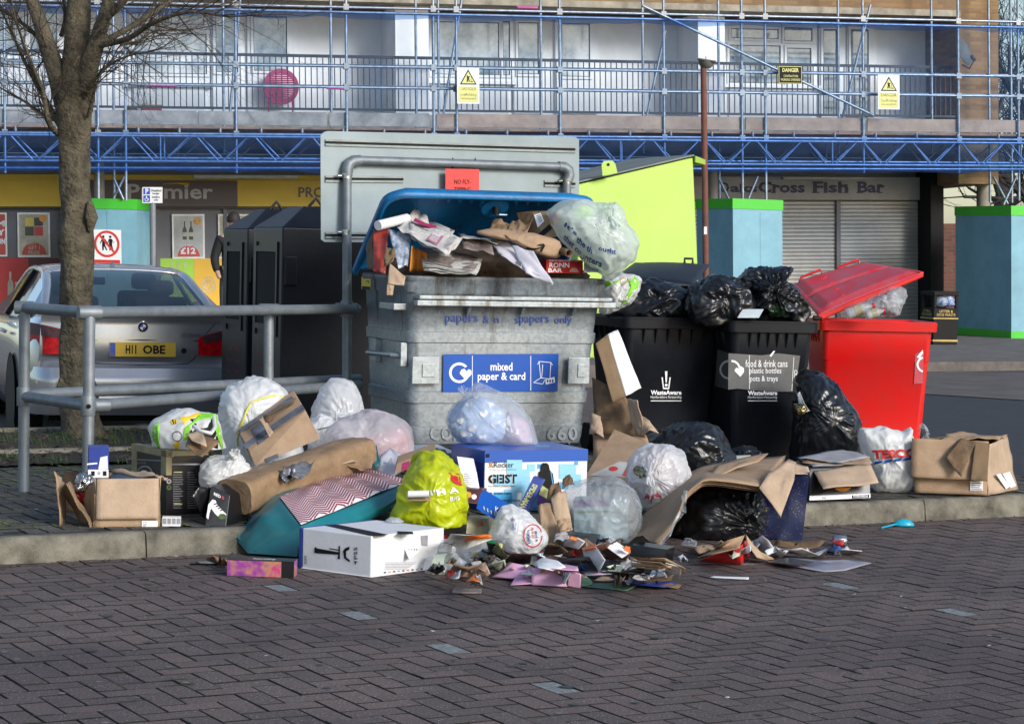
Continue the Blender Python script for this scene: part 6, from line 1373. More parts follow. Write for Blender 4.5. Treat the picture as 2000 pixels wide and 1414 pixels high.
# rocker box
T=Thing('chair_box','long blue and white printed gaming chair box behind the yellow bag','box','printed product boxes')
c=gz(945,11.85,PV); fr=Fr((c.x,c.y,PV),R(24)); Wx=.59
mb=MB(); fr.box(mb,0,0,0,Wx,.45,.315,wcd); b=T.part('body',mb,bevel=.003)
mb=MB(); fr.box(mb,-.002,-.002,.255,Wx+.002,.452,.3165,lb); fr.box(mb,-.003,.0,.0,-.001,.45,.254,bwp); T.part('blue_band',mb,parent=b)
fx_=pfn(fr(0,0,0),-fr.w); lblu=mat('pale_blue_print',(.25,.55,.72),.4,0,0); mblu=mat('mid_blue_print',(.05,.33,.62),.4,0,0)
mb=MB()
for (x0,y0,x1,y1,M_) in((965,927,1000,948,lblu),(990,897,1020,925,lblu),(1000,915,1035,960,lblu),(1020,945,1050,990,lblu),(965,960,1000,985,mblu),(985,955,1010,1000,lblu),(1092,905,1125,935,lblu),(1105,925,1135,950,lblu),(1122,900,1129,908,mblu),(1050,905,1060,915,mblu),(1008,935,1020,947,mblu),(1095,940,1110,955,mblu),(1030,905,1045,920,lblu),(1040,960,1075,1000,mblu)): prect(mb,fx_,x0,y0+1,x1,y1,M_,.003+.0002*(x0%7))
ptext(mb,'XRocker',fx_,955,902,1003,913,bk,.006,bold=.0); ptext(mb,'X',fx_,955,902,962,913,org,.0065,bold=.03); ptext(mb,'THE WORLD’S NO.1 BRAND OF GAMING CHAIR',fx_,955,916,1009,918,bk,.006)
ptext(mb,'GEIST',fx_,954,926,1010,944,bk,.006,bold=.045)
for x in(962,974,985,1000): prect(mb,fx_,x,926,x+.9,944,wcd,.0068)
ptext(mb,'MULTIMEDIA GAMING CHAIR',fx_,954,948,1007,950.5,bk,.006); ptext(mb,'2.0 AUDIO STEREO',fx_,965,962.5,998,965.5,bk,.006,bold=.02); parc(mb,fx_,958,965,0,4,0,360,MATS['parking_blue'],.006,14); ptext(mb,'SEAT FOLDS FOR EASY STORAGE',fx_,957,975.5,1016,979,bk,.006,bold=.02)
ppoly(mb,fx_,[(1056,910),(1060,904),(1068,904),(1072,908),(1074,918),(1080,925),(1084,955),(1078,960),(1066,955),(1052,930),(1052,922),(1056,919)],bk,.007); ppoly(mb,fx_,[(1075,920),(1077,922),(1082,950),(1080,952)],mblu,.008)
prect(mb,fx_,950,886,956,893,bk,.008); ptext(mb,'XRocker',pfn(fr(0,0,.3167),(0,0,1)),1045,868,1074,873,lblu,.001,bold=.01)
T.part('print',mb,parent=b); T.done()
# small boxes round it
def hex1(name,lab,cat,q,off,M,ex=None,bev=.002,group=None):
    T=Thing(name,lab,cat,group); q=[P(*p) for p in q]; q[2]=q[1]+q[3]-q[0]; mb=MB(); mb.hexa(q,Vector(off),M); b=T.part('body',mb,bevel=bev); f=pfn(q[0],(q[1]-q[0]).cross(q[3]-q[0]))
    if ex: mb=MB(); ex(mb,f); T.part('print',mb,parent=b)
    T.done(); return f
hex1('tray_box','flat white box with a dark lid between the metal bin and the yellow bag','box',[(800,905,12.25),(893,903,12.4),(893,886,12.4),(800,886,12.25)],(-.12,.5,0),wcd,lambda mb,f:(prect(mb,f,862,893,890,902,gcd)))
hex1('small_white_box','small white printed carton wedged against the blue chair box','carton',[(905,958,11.65),(938,962,11.7),(934,925,11.72),(898,918,11.65)],(-.02,.12,.06),wcd,lambda mb,f:[prect(mb,f,906,925+4*k,915+2*(k%3),927+4*k,gcd) for k in range(7)])
hex1('mince_pie_box','dark maroon printed carton stuffed between the yellow bag and the chair box','carton',[(902,980,11.55),(942,985,11.6),(938,958,11.65),(903,952,11.6)],(.02,.1,0),mat('maroon_print',(.1,.015,.02),.4,0,.3,20,0),lambda mb,f:(parc(mb,f,915,966,0,6,0,360,org,.003,12),parc(mb,f,926,970,0,5,0,360,wl,.003,12)))
hex1('drinks_carton','beige soft drink multipack carton crushed beside the yellow bag','carton',[(910,1042,11.25),(950,1045,11.3),(948,1008,11.35),(913,1010,11.3)],(.01,.12,0),mat('beige_print',(.45,.4,.26),.5,0,.2,20,0),lambda mb,f:(qtext(mb,'Cola',f,[(932,1030),(945,1026),(944,1014),(931,1018)],srd,.003,bold=.02)))
hex1('chocolate_box','blue chocolate box standing open on the white printed carrier','box',[(930,993,11.2),(982,1024,11.2),(980,990,11.28),(937,966,11.28)],(.02,.07,.02),lb,lambda mb,f:(qtext(mb,'Ke',f,[(966,1001),(976,1007),(978,995),(968,988)],wl,.003,bold=.02),[ppoly(mb,f,[(944+7*k,988+4*k),(946+7*k,989+4*k),(947+7*k,996+4*k),(945+7*k,995+4*k)],syl,.003) for k in range(4)]))
hex1('toy_box','dark purple toy box lying behind the torn cardboard','box',[(1048,985,11.75),(1080,992,11.75),(1082,965,11.85),(1052,958,11.85)],(.02,.1,0),mat('purple_print',(.06,.015,.12),.35,0,.2,20,0))
def spi(mb,f):
    qtext(mb,'SPIDER-MAN',f,[(1041,944),(1013,990),(1024,996),(1051,948)],syl,.003,bold=.03)
hex1('toy_packaging','narrow navy and red toy packaging strip with yellow lettering leaning on the chair box','packaging',[(1010,994,11.7),(1030,1002,11.7),(1062,942,11.78),(1042,930,11.78)],(.01,.05,0),bwp,spi)
mb=MB(); psheet(mb,[(1052,965,11.66),(1060,948,11.68),(1070,955,11.68),(1078,972,11.66),(1072,977,11.66)],syl,.004,2); single('yellow_tag',mb,'small crumpled yellow tag beside the toy packaging strip','tag',solid=.001)
# colourful box on the road
T=Thing('toy_box','low neon pink and purple toy box lying open on the paving near the kerb','box')
c=G(443,1124,.002); fr=Fr((c.x,c.y,.002),R(-4)); neon=mat('neon_multicolour_print',(.5,.05,.2),.35,0,0,9,0,c2=(.04,.05,.14),det=3)
t=neon.node_tree; nrp=[n for n in t.nodes if n.type=='VALTORGB'][0]; e=nrp.color_ramp.elements.new(.47); e.color=(.30,.05,.28,1); e=nrp.color_ramp.elements.new(.6); e.color=(.45,.22,.10,1)
mb=MB(); fr.box(mb,0,0,0,.30,.10,.07,neon); fr.box(mb,-.001,.001,.0705,.301,.101,.073,bcd); fr.box(mb,.245,-.001,0,.302,.0,.0705,bcd); T.part('body',mb,bevel=.002)
mb=MB(); psheet(mb,[(566,1128,10.56),(590,1118,10.6),(596,1105,10.7),(588,1094,10.75),(566,1100,10.7),(560,1115,10.6)],wcd,.01,2); T.part('flap',mb,solid=.001)
mb=MB(); mb.text('hatchling',lambda a,b: fr(.11+.10*a,.02+.05*b,.0738),(0,0,1,1),wl,bold=.02); T.part('lettering',mb); T.done()
# ---------------- upright cardboard by black bin
T=Thing('cardboard_box','tall opened brown cardboard box with a white flap leaning against the first black bin','box','cardboard boxes thrown round the bins')
for nm,qs,M_,am,cu in(('flap',[(1222,774,13.3),(1252,758,13.35),(1207,644,13.5),(1187,653,13.45)],wcd,.006,0),('corrugated_edge',[(1197,785,13.25),(1222,774,13.3),(1187,653,13.45),(1163,671,13.4)],crr,.004,0),('panel',[(1162,850,13.3),(1262,856,13.2),(1222,775,13.3),(1157,738,13.45)],crdd,.008,.03),('panel',[(1160,930,13.0),(1290,925,13.1),(1262,850,13.25),(1158,842,13.4)],crd,.006,0),('flap',[(1225,778,13.25),(1245,782,13.1),(1262,855,13.1),(1240,850,13.15)],crdl,.01,0),('flap',[(1252,852,13.1),(1286,846,13.05),(1268,822,13.1),(1252,818,13.2)],crdl,.008,.03),('flap',[(1152,850,13.2),(1180,856,13.1),(1172,812,13.25),(1153,820,13.3)],crdl,.01,.03)):
    mb=MB(); sheet(mb,qs,M_,12,am,len(nm)+int(qs[0][0])%7,cu); T.part(nm,mb,solid=.006)
T.done()
T=Thing('cardboard_box','flattened brown food box with printed red and black edge on the upright carton','box','cardboard boxes thrown round the bins')
q=[P(1143,929,12.55),P(1226,934,12.5),P(1264,864,12.9),P(1200,838,13.1)]; mb=MB(); mb.hexa(q,Vector((0,.0,-.03)),crd); b=T.part('body',mb,bevel=.003); f=pfn(q[0],(q[1]-q[0]).cross(q[3]-q[0]))
mb=MB(); ppoly(mb,f,[(1150,928),(1224,932),(1241,893),(1236,890)],MATS['poster_grey'],.003); ppoly(mb,f,[(1215,928),(1224,930),(1232,910),(1226,908)],srd,.005); ppoly(mb,f,[(1228,905),(1234,908),(1241,894),(1235,893)],MATS['maroon_print'],.005); parc(mb,f,1198,915,0,9,0,360,srd,.005,16,.5); T.part('print',mb,parent=b); T.done()
# curved stack over the front black bag
T=Thing('cardboard_sheets','stack of flattened brown cardboard bent over the front black bag','cardboard','flattened cardboard')
Fe=[(1283,1061,11.35),(1318,1018,11.4),(1338,972,11.45),(1362,947,11.5),(1392,938,11.55),(1484,950,11.62)]; Be=[(1222,1048,11.7),(1255,1008,11.9),(1300,965,12.1),(1345,925,12.3),(1400,905,12.45),(1535,890,12.6)]
def ruled(k,o=0):
    Fp=[P(*p) for p in Fe];Bp=[P(*p) for p in Be]
    def f(s,t):
        x=s*5;i=min(int(x),4);u=x-i
        def cm(L_):
            a=L_[max(i-1,0)];b_=L_[i];c_=L_[i+1];d=L_[min(i+2,5)]; return .5*((2*b_)+(c_-a)*u+(2*a-5*b_+4*c_-d)*u*u+(3*b_-a-3*c_+d)*u**3)
        p=cm(Fp)*(1-t)+cm(Bp)*t; p=p+Vector((0,.02*k,-.011*k))+Vector((0,0,.004*noise.noise(Vector((s*8,t*5,k))))); p.z=max(p.z,.005+.002*(3-k)); return p
    return f
for k in range(4):
    mb=MB(True); mb.grid(44,10,ruled(k),(crd,crr,crd,crdd)[k]); T.part('sheet',mb,solid=.005)
mb=MB(); psheet(mb,[(1484,950,11.58),(1500,925,11.75),(1540,897,12.0),(1556,902,12.0),(1550,940,11.8),(1525,1008,11.55),(1508,985,11.56)],crdl,.01,3); T.part('torn_flap',mb,solid=.006)
mb=MB(); psheet(mb,[(1382,940,11.8),(1440,915,11.95),(1482,903,12.0),(1500,884,12.1),(1487,883,12.1),(1430,900,12.1),(1395,912,12.0)],crd,.008,6); T.part('sheet',mb,solid=.006)
mb=MB(); sheet(mb,[(1330,1000,11.38),(1338,1000,11.36),(1342,958,11.42),(1334,958,11.45)],fcl2,10,.015,3); sheet(mb,[(1286,1066,11.3),(1296,1068,11.28),(1335,1000,11.36),(1326,1000,11.38)],fcl2,10,.012,5); T.part('tape',mb); T.done()
# navy bag with gold specks
T=Thing('gift_bag','navy gift bag sprinkled with gold dots standing by the kerb under the cardboard','bag')
nvy=film('navy_gloss_paper',(.012,.014,.055),1,.28,0,wb=.2,ws=5); q=[P(1465,1050,11.95),P(1567,1056,11.9),P(1582,922,12.0),P(1480,930,12.1)]
mb=MB(); 
nr=(q[1]-q[0]).cross(q[3]-q[0]).normalized(); 
if nr.dot(CAM-q[0])<0: nr=-nr
nf_=lambda s,t,o=0: q[0]*(1-s)*(1-t)+q[1]*s*(1-t)+q[2]*s*t+q[3]*(1-s)*t+nr*(o+.012*noise.noise(Vector((s*3,t*3,4)))+.03*math.sin(math.pi*s)*math.sin(math.pi*t)**2)
mb.grid(16,18,nf_,nvy); bk2=Vector((.02,.16,0)); mb.grid(16,18,lambda s,t: nf_(s,t)+bk2,nvy); mb.grid(3,18,lambda s,t: nf_(0,t)+bk2*s,nvy); mb.grid(3,18,lambda s,t: nf_(1,t)+bk2*s,nvy); mb.grid(16,3,lambda s,t: nf_(s,0)+bk2*t,nvy)
b=T.part('body',mb); mb=MB(); gld=mat('gold_foil',(.7,.5,.18),.25,.8,0,1,0); rr=random.Random(8)
for i in range(330):
    s,t=rr.uniform(.03,.97),rr.uniform(.03,.98); r_=rr.choice((.0035,.005,.007)); mb.add([nf_(s+r_*math.cos(k*1.57),t+r_*.8*math.sin(k*1.57),.0025) for k in range(4)],[(0,1,2,3)],gld)
mb.text('as',lambda a,b_: nf_(.12+.16*a,.38+.08*b_,.004),(0,0,1,1),gld,shear=.3)
T.part('gold_dots',mb,parent=b); mb=MB(); sheet(mb,[(1550,925,11.99),(1583,925,12.0),(1578,912,12.1),(1548,905,12.1)],crdl,6,.003,2); T.part('card_inside',mb,solid=.004); T.done()
# black record box
T=Thing('product_box','black box with an orange disc and hanging brown flaps on the kerb','box','printed product boxes')
q=[P(1581,978,12.72),P(1700,973,12.8),P(1700,911,12.85),P(1582,915,12.78)]; mb=MB(); mb.hexa(q,Vector((-.12,.34,0)),bcd); b=T.part('body',mb,bevel=.003); f=pfn(q[0],(q[1]-q[0]).cross(q[3]-q[0]))
mb=MB(); ppoly(mb,f,[(1581,977),(1700,972),(1700,964),(1581,968)],wl,.002); parc(mb,f,1646,947,0,18,180,360,org,.003,18,.7); parc(mb,f,1646,947,0,6,180,360,wl,.004,12,.5); ppoly(mb,f,[(1664,973),(1698,971.5),(1698,965.5),(1664,967)],bk,.003)
for k in range(12): prect(mb,f,1667+2.4*k,966.5,1668+2.4*k,971,wl,.004)
qtext(mb,'RAE',f,[(1606,974),(1613,974),(1613,971),(1606,971)],bk,.003); T.part('print',mb,parent=b)
for i,(qs,M_) in enumerate((([(1608,955,12.6),(1716,943,12.7),(1701,907,12.85),(1588,920,12.78)],crdl),([(1588,912,12.85),(1704,903,12.9),(1690,889,13.1),(1560,896,13.0)],gcd),([(1566,903,12.9),(1700,906,12.85),(1698,893,13.0),(1575,889,13.1)],crd),([(1556,894,12.95),(1640,903,12.85),(1700,892,13.0),(1645,877,13.2)],gcd),([(1548,925,12.85),(1582,930,12.75),(1590,910,12.9),(1556,900,13.0)],crdd))): mb=MB(); sheet(mb,qs,M_,10,.005,i); T.part('flap',mb,solid=.004)
T.done()
# right hand carton
T=Thing('cardboard_box','large open brown cardboard box with torn flaps at the far right on the kerb','box','cardboard boxes thrown round the bins')
Z0=13.15
for i,(nm,qs,M_,am) in enumerate((('front_panel',[(1786,962,Z0+.02),(1928,967,Z0),(1930,900,Z0),(1784,890,Z0+.02)],crd,.002),('flap',[(1779,932,Z0-.03),(1929,939,Z0-.05),(1931,862,Z0),(1781,856,Z0)],crd,.004),('side_panel',[(1928,967,Z0),(1985,956,Z0+.45),(1968,853,Z0+.5),(1930,868,Z0)],crdl,.008),('back_panel',[(1800,950,Z0+.45),(1985,956,Z0+.48),(1968,851,Z0+.5),(1850,849,Z0+.5)],crdd,.004),('side_panel',[(1786,962,Z0+.02),(1802,950,Z0+.42),(1850,852,Z0+.5),(1784,858,Z0+.02)],crdd,.005),('flap',[(1895,937,Z0-.07),(1928,940,Z0-.08),(1933,866,Z0-.02),(1905,862,Z0-.02)],crr,.006),('flap',[(1848,893,Z0-.07),(1876,932,Z0-.1),(1907,862,Z0-.03),(1876,856,Z0-.02)],crdd,.008),('flap',[(1850,850,Z0+.5),(1968,852,Z0+.5),(1950,858,Z0+.3),(1838,858,Z0+.3)],crd,.02))):
    mb=MB(); sheet(mb,qs,M_,12,am,i+3); T.part(nm,mb,solid=.005)
f=pfn(P(1786,962,Z0+.02),(P(1928,967,Z0)-P(1786,962,Z0+.02)).cross(Vector((0,0,1)))); mb=MB(); prect(mb,f,1895,940,1920,958,wl,.006); [prect(mb,f,1897,943+4*k,1917-2*(k%3),944.5+4*k,bk,.007) for k in range(4)]; T.part('address_label',mb)
f=pfn(P(1928,967,Z0),(P(1985,956,Z0+.45)-P(1928,967,Z0)).cross(Vector((0,0,1)))); mb=MB(); ppoly(mb,f,[(1946,927),(1954,924),(1973,950),(1965,955)],wl,.012); ppoly(mb,f,[(1958,925),(1972,921),(1985,948),(1974,953)],wl,.012); T.part('address_label',mb); T.done()
# ================================================================ BAGS
GB='black refuse sacks'; GW='pale plastic bags of rubbish'
bagthing('rubbish_bag',[(428,815),(432,780),(445,757),(470,746),(490,737),(520,742),(548,757),(562,775),(566,830),(590,880),(590,940),(540,955),(480,955),(448,930),(436,870)],12.5,.26,fwh,'white bin liner with a yellow drawstring between the green carrier and the taped box','bag',(487,790),GW,1,wr=.022,tie=False,
 extra=lambda T,B,b:(lambda mb:(mb.tube([cast(B,x,y,.008) or P(x,y,12.2) for x,y in((560,775),(535,772),(510,778),(490,787),(478,812),(470,840),(463,858),(465,872))],.005,mat('yellow_drawstring',(.75,.68,.08),.4),8),mb.tube([cast(B,x,y,.01) or P(x,y,12.2) for x,y in((490,786),(482,800),(472,826),(462,848))],.004,MATS['yellow_drawstring'],8),T.part('drawstring',mb)))(MB()))
bagthing('rubbish_bag',[(606,835),(612,800),(625,762),(645,743),(670,739),(690,746),(708,775),(716,810),(722,860),(715,940),(640,945),(604,900)],13.0,.2,fcl,'tall thin white bag tied at the neck beside the metal bin','bag',(685,812,.9),GW,4,wr=.02,inner=[([(625,930),(620,830),(650,800),(690,800),(710,830),(705,930)],13.03,.13,mat('grey_rag',(.45,.45,.5),.9,0,.3,14,.2))],tie=(0,3.1,-.3))
bagthing('rubbish_bag',[(602,850),(603,818),(625,806),(648,815),(660,850),(655,930),(602,930)],12.75,.12,fwh,'small white bag with green print tucked behind the taped box','bag',None,GW,6,wr=.016,extra=lambda T,B,b: T.part('print',(lambda mb:[patchbag(B,[(620+k*9,838-k*2),(628+k*9,836-k*2),(629+k*9,838-k*2),(621+k*9,840-k*2)],grs[0],.004,mb) for k in range(3)][-1])(MB())))
pbx=mat('pink_print_box',(.55,.3,.36),.5,0,.5,13,0,c2=(.35,.05,.1))
bagthing('rubbish_bag',[(637,875),(640,842),(660,822),(715,804),(755,803),(790,822),(804,848),(806,880),(795,905),(770,940),(700,962),(650,950),(636,905)],12.45,.24,fpk,'pinkish see-through bag with a printed box inside beside the metal bin','bag',None,GW,7,wr=.02,inner=[([(700,880),(705,858),(790,835),(798,885),(780,905),(715,905)],12.42,.16,pbx),([(650,930),(655,860),(700,850),(700,935)],12.5,.12,wcd)])
bagthing('carrier_bag',[(392,928),(393,907),(410,896),(440,893),(455,885),(470,890),(487,915),(484,960),(455,1002),(420,998),(400,970)],11.45,.16,fte,'plain white carrier bag behind the black shoe box','bag',(460,893),GW,8,wr=.018,tie=(1.2,1.8,2.2))
# supermarket carrier with green edge
def gx(T,B,b):
    mb=MB(True); patchbag(B,[(372,818),(415,816),(427,845),(431,880),(418,892),(378,884),(367,866),(364,842)],bk,.003,mb); T.part('opening',mb)
    mb=MB(True); lime=mat('carrier_green',(.2,.55,.02),.35,0,0)
    ed=[(390,806),(423,807),(432,845),(441,888),(431,905),(400,903),(362,890),(358,860),(361,835)]; inn=[(392,818),(415,818),(424,850),(434,885),(425,893),(402,890),(372,878),(367,858),(372,835)]
    n=len(ed)
    for i in range(n):
        if i in(3,4,5): continue
        patchbag(B,[ed[i],ed[(i+1)%n],inn[(i+1)%n],inn[i]],lime,.006,mb)
    for ps in([(304,826),(312,820),(310,868),(316,884),(308,886),(302,866)],[(296,868),(320,872),(322,888),(300,882)],[(330,885),(345,886),(346,895),(333,893)]): patchbag(B,ps,lime,.005,mb)
    for ps in([(350,815),(385,806),(395,810),(360,828)],[(338,868),(352,858),(352,880),(338,884)]): patchbag(B,ps,MATS['carrier_yellow'],.0045,mb)
    T.part('print',mb)
    mb=textbag(B,'ASDA',[(297,864),(297,828),(305,828),(305,864)],lime,.05,o=.007)
    if mb: T.part('lettering',mb)
    mb=MB(True); patchbag(B,[(333,822),(339,818),(346,820),(344,827),(336,829)],MATS['carrier_yellow'],.006,mb); patchbag(B,[(336,820),(338,818),(341,828),(339,829)],bk,.008,mb); patchbag(B,[(341,818),(343,819),(344,827),(342,828)],bk,.008,mb)
    for k in range(14): a=k*.45; patchbag(B,[(346+9*math.cos(a),852+9*math.sin(a)),(346+10.4*math.cos(a),852+10.4*math.sin(a)),(346+10.4*math.cos(a+.45),852+10.4*math.sin(a+.45)),(346+9*math.cos(a+.45),852+9*math.sin(a+.45))],bk,.007,mb)
    T.part('print',mb)
    mb=MB(); sheet(mb,[(362,872,11.2),(395,893,11.15),(430,862,11.35),(372,845,11.4)],crdd,8,.006); sheet(mb,[(362,848,11.25),(380,862,11.2),(404,872,11.2),(395,840,11.4)],crdl,6,.005,3); T.part('card_inside',mb,solid=.003)
    mb=MB(); mb.tube([P(x,y,z) for x,y,z in((378,832,11.22),(392,842,11.12),(412,846,11.14),(420,835,11.25),(418,815,11.35))],.010,fte,8); T.part('handle',mb)
mat('carrier_yellow',(.75,.5,.02),.35,0,0)
bagthing('carrier_bag',[(290,838),(300,822),(318,812),(345,799),(368,797),(395,802),(425,808),(436,850),(443,885),(432,905),(400,905),(360,893),(310,886),(296,870)],11.55,.16,fte,'green and white supermarket carrier with bees lying on the black printed box','bag',None,GW,9,wr=.01,zmin=.445,extra=gx)
# yellow bag
def yx(T,B,b):
    mb=textbag(B,'I’M A',[(842,968),(897,962),(895,950),(840,958)],wl,.02,o=.008)
    if mb: T.part('lettering',mb)
    mb=textbag(B,'BIG',[(880,979),(898,976),(897,968),(879,971)],wl,.01,o=.008)
    if mb: T.part('lettering',mb)
    mb=MB(True); patchbag(B,[(877,922),(897,925),(903,948),(890,945),(880,935)],rp,.006,mb); T.part('print',mb)
    mb=MB(); mb.tube([P(x,y,z) for x,y,z in((806,905,11.35),(812,890,11.3),(828,884,11.25),(845,890,11.2),(850,900,11.2))],.016,fye,8); T.part('handle',mb)
bagthing('carrier_bag',[(768,1012),(780,975),(790,945),(800,915),(822,895),(850,885),(868,893),(888,918),(903,955),(913,990),(906,1028),(885,1044),(840,1042),(795,1028)],11.25,.2,fye,'acid yellow carrier bag slumped in the middle of the pile','bag',None,GW,10,wr=.03,zmin=PV,extra=yx,tie=False)
hex1('paper_roll','rolled leaflet on a brown card strip poking over the yellow bag','leaflet',[(795,978,10.98),(840,978,10.98),(846,972,11.0),(797,972,11.0)],(0,.05,0),crd)
mb=MB(); mb.tube([P(797,965,10.97),P(838,964,10.97)],.017,wcd,14); single('leaflet_roll',mb,'white rolled leaflet lying on the yellow bag','leaflet')
# heart blanket bag
def hx(T,B,b):
    inner=[o for o in T.parts if o.name.startswith('contents')][0]
    me=inner.data; B2=BVHTree.FromPolygons([tuple(v.co) for v in me.vertices],[list(p.vertices) for p in me.polygons]); mb=MB(True); rr=random.Random(4)
    for x,y,s_ in((882,800,7),(917,790,8),(945,808,9),(900,822,8),(924,838,9),(885,830,7),(905,848,8),(930,775,6),(958,790,7),(944,855,8),(965,830,7),(890,858,6)):
        a=rr.uniform(-.5,.5); pts=[]
        for k in range(16):
            t=k*2*math.pi/16; hx_=16*math.sin(t)**3/16; hy=-(13*math.cos(t)-5*math.cos(2*t)-2*math.cos(3*t)-math.cos(4*t))/16; pts.append((x+s_*(hx_*math.cos(a)-hy*math.sin(a)),y+s_*(hx_*math.sin(a)+hy*math.cos(a))))
        patchbag(B2,pts,wh,.004,mb)
    T.part('heart_print',mb,parent=inner)
OL=[(870,818),(883,793),(908,773),(929,751),(954,759),(992,771),(1023,793),(1038,821),(1051,864),(1045,877),(1010,880),(967,875),(920,874),(898,868),(876,846)]
bagthing('rubbish_bag',OL,12.35,.2,film('frosty_blue_film',(.74,.80,.90),.36,.22,.3,wb=.5,ws=10),'translucent bag showing a pale blue blanket with white hearts on the chair box','bag',(909,772,.3),GW,12,wr=.016,zmin=.437,inner=[([(876,818),(890,793),(925,775),(960,785),(985,810),(985,850),(960,870),(905,866),(880,842)],12.33,.17,hrt),([(985,860),(990,800),(1030,830),(1040,872),(1000,874)],12.4,.13,mat('mixed_rubbish_pink',(.5,.2,.25),.6,0,.6,22,0,c2=(.5,.55,.65)))],extra=hx,tie=(1.2,1.9,2.3))
# printed white carrier
def tx(T,B,b):
    for t,q_,M_,bo in(('Tesco ribs',[(1001,1036),(998,1012),(1004,1009),(1007,1034)],dn,.02),('Helping',[(1028,1063),(1028,1035),(1036,1033),(1037,1060)],dn,.03),('not to go',[(1038,1052),(1036,1030),(1043,1030),(1045,1050)],srd,.02),('a bag',[(1046,1058),(1044,1036),(1050,1038),(1052,1056)],dn,.02)):
        mb=textbag(B,t,q_,M_,bo,o=.008)
        if mb: T.part('lettering',mb)
    mb=MB(True)
    for k in range(18):
        a=k*.33; r0,r1=19,21; patchbag(B,[(1041+r0*.9*math.cos(a),1046+r0*math.sin(a)*1.1),(1041+r1*.9*math.cos(a),1046+r1*math.sin(a)*1.1),(1041+r1*.9*math.cos(a+.33),1046+r1*math.sin(a+.33)*1.1),(1041+r0*.9*math.cos(a+.33),1046+r0*math.sin(a+.33)*1.1)],srd,.006,mb)
    T.part('print',mb)
bagthing('carrier_bag',[(957,1042),(968,1015),(979,993),(998,986),(1025,1000),(1045,1015),(1065,1039),(1066,1062),(1047,1081),(1000,1082),(973,1066)],11.2,.14,fwh,'white carrier with blue and red print sagging over the kerb edge','bag',None,GW,14,wr=.014,zmin=.004,extra=tx)
# clear bag with toy box
def cx(T,B,b):
    mb=MB(); q=[P(1122,1052,11.62),P(1228,1054,11.66),P(1226,975,11.72),P(1120,978,11.68)]; mb.hexa(q,Vector((.02,.22,0)),mat('teal_toy_print',(.16,.3,.33),.4,0,.4,12,0,c2=(.02,.05,.06))); f=pfn(q[0],(q[1]-q[0]).cross(q[3]-q[0])); ppoly(mb,f,[(1120,990),(1227,988),(1226,975),(1120,977)],MATS['purple_print'],.003); ppoly(mb,f,[(1121,1002),(1227,1000),(1227,996),(1121,998)],grs[0],.003); T.part('box_inside',mb)
bagthing('rubbish_bag',[(1088,990),(1100,962),(1125,943),(1160,935),(1205,936),(1236,955),(1252,990),(1250,1030),(1232,1055),(1185,1068),(1130,1064),(1108,1040)],11.68,.24,fcl2,'big clear bag holding a toy box in front of the pale knotted bag','bag',None,GW,15,wr=.02,zmin=.004,extra=cx)
# knotted white bag
bagthing('rubbish_bag',[(1224,938),(1230,899),(1244,879),(1264,868),(1309,868),(1332,885),(1344,916),(1343,938),(1323,964),(1300,987),(1269,995),(1252,990),(1245,965)],12.1,.2,fcl,'white knotted bag with red wrappers and gold foil resting on the cardboard sheets','bag',(1268,925,.9),GW,16,wr=.02,zmin=.1,inner=[([(1236,935),(1245,895),(1300,885),(1330,915),(1315,960),(1265,980)],12.12,.15,mat('mixed_rubbish_white',(.72,.72,.74),.6,0,.3,9,0,c2=(.5,.3,.3)))],tie=(4.6,5.0,1.4),
 extra=lambda T,B,b:(T.part('foil',patchbag(B,[(1236,916),(1243,909),(1255,911),(1263,920),(1262,931),(1250,934),(1240,928)],mat('gold_foil_inside',(.5,.42,.2),.25,.8,.5,60,.8,60),.003)),T.part('red_wrapper',patchbag(B,[(1258,962),(1285,962),(1293,970),(1272,982),(1254,975)],film('dull_red_film',(.45,.05,.06),.8,.3,.1),.002))))
# black sacks
bagthing('refuse_sack',[(1262,858),(1290,840),(1340,829),(1375,827),(1403,838),(1420,862),(1437,892),(1442,930),(1400,950),(1330,950),(1280,935)],13.5,.28,fblk,'black sack lying in front of the two black bins behind the knotted white bag','refuse sack',None,GB,20,wr=.035)
bagthing('refuse_sack',[(1305,1040),(1325,1000),(1345,970),(1375,950),(1410,943),(1445,946),(1472,957),(1488,980),(1487,1015),(1466,1043),(1425,1058),(1375,1066),(1318,1066)],12.05,.3,fblk,'round black sack at the front with its knot facing the road under bent cardboard','refuse sack',(1461,1015,.6),GB,21,wr=.03,zmin=.004,pleat=1.5,tie=(5.8,.3,.9))
def bx_(T,B,b):
    mb=MB(True); psheet(mb,[(1556,768,14.2),(1562,764,14.2),(1572,790,14.15),(1582,803,14.15),(1570,806,14.15),(1560,790,14.2)],wcd,.01,1); T.part('paper_strip',mb,solid=.001)
    mb=bag([(1553,800),(1556,792),(1568,790),(1576,798),(1572,808),(1558,808)],14.16,.03,MATS['gold_foil_inside'],None,3,.01,.1,30,16); T.part('foil',mb)
bagthing('refuse_sack',[(1550,905),(1553,800),(1551,745),(1568,727),(1600,731),(1630,750),(1655,785),(1672,820),(1676,846),(1670,872),(1655,900),(1600,912)],14.45,.3,fblk,'large black sack leaning between the second black bin and the red bin','refuse sack',(1572,792,.8),GB,22,wr=.03,extra=bx_,tie=(3.1,2.2,4))
bagthing('refuse_sack',[(1428,905),(1435,882),(1452,873),(1475,878),(1490,892),(1500,910),(1460,920)],13.9,.12,fblk,'small crushed black sack at the foot of the second black bin','refuse sack',None,GB,23,wr=.03,nu=90,nv=44)
bagthing('refuse_sack',[(1190,615),(1208,585),(1235,558),(1275,546),(1325,550),(1358,566),(1368,600),(1362,630),(1280,640),(1210,636)],15.25,.3,fblk,'black sack stuffed into the first black bin under its lid','refuse sack',None,GB,24,wr=.04,zmin=.7)
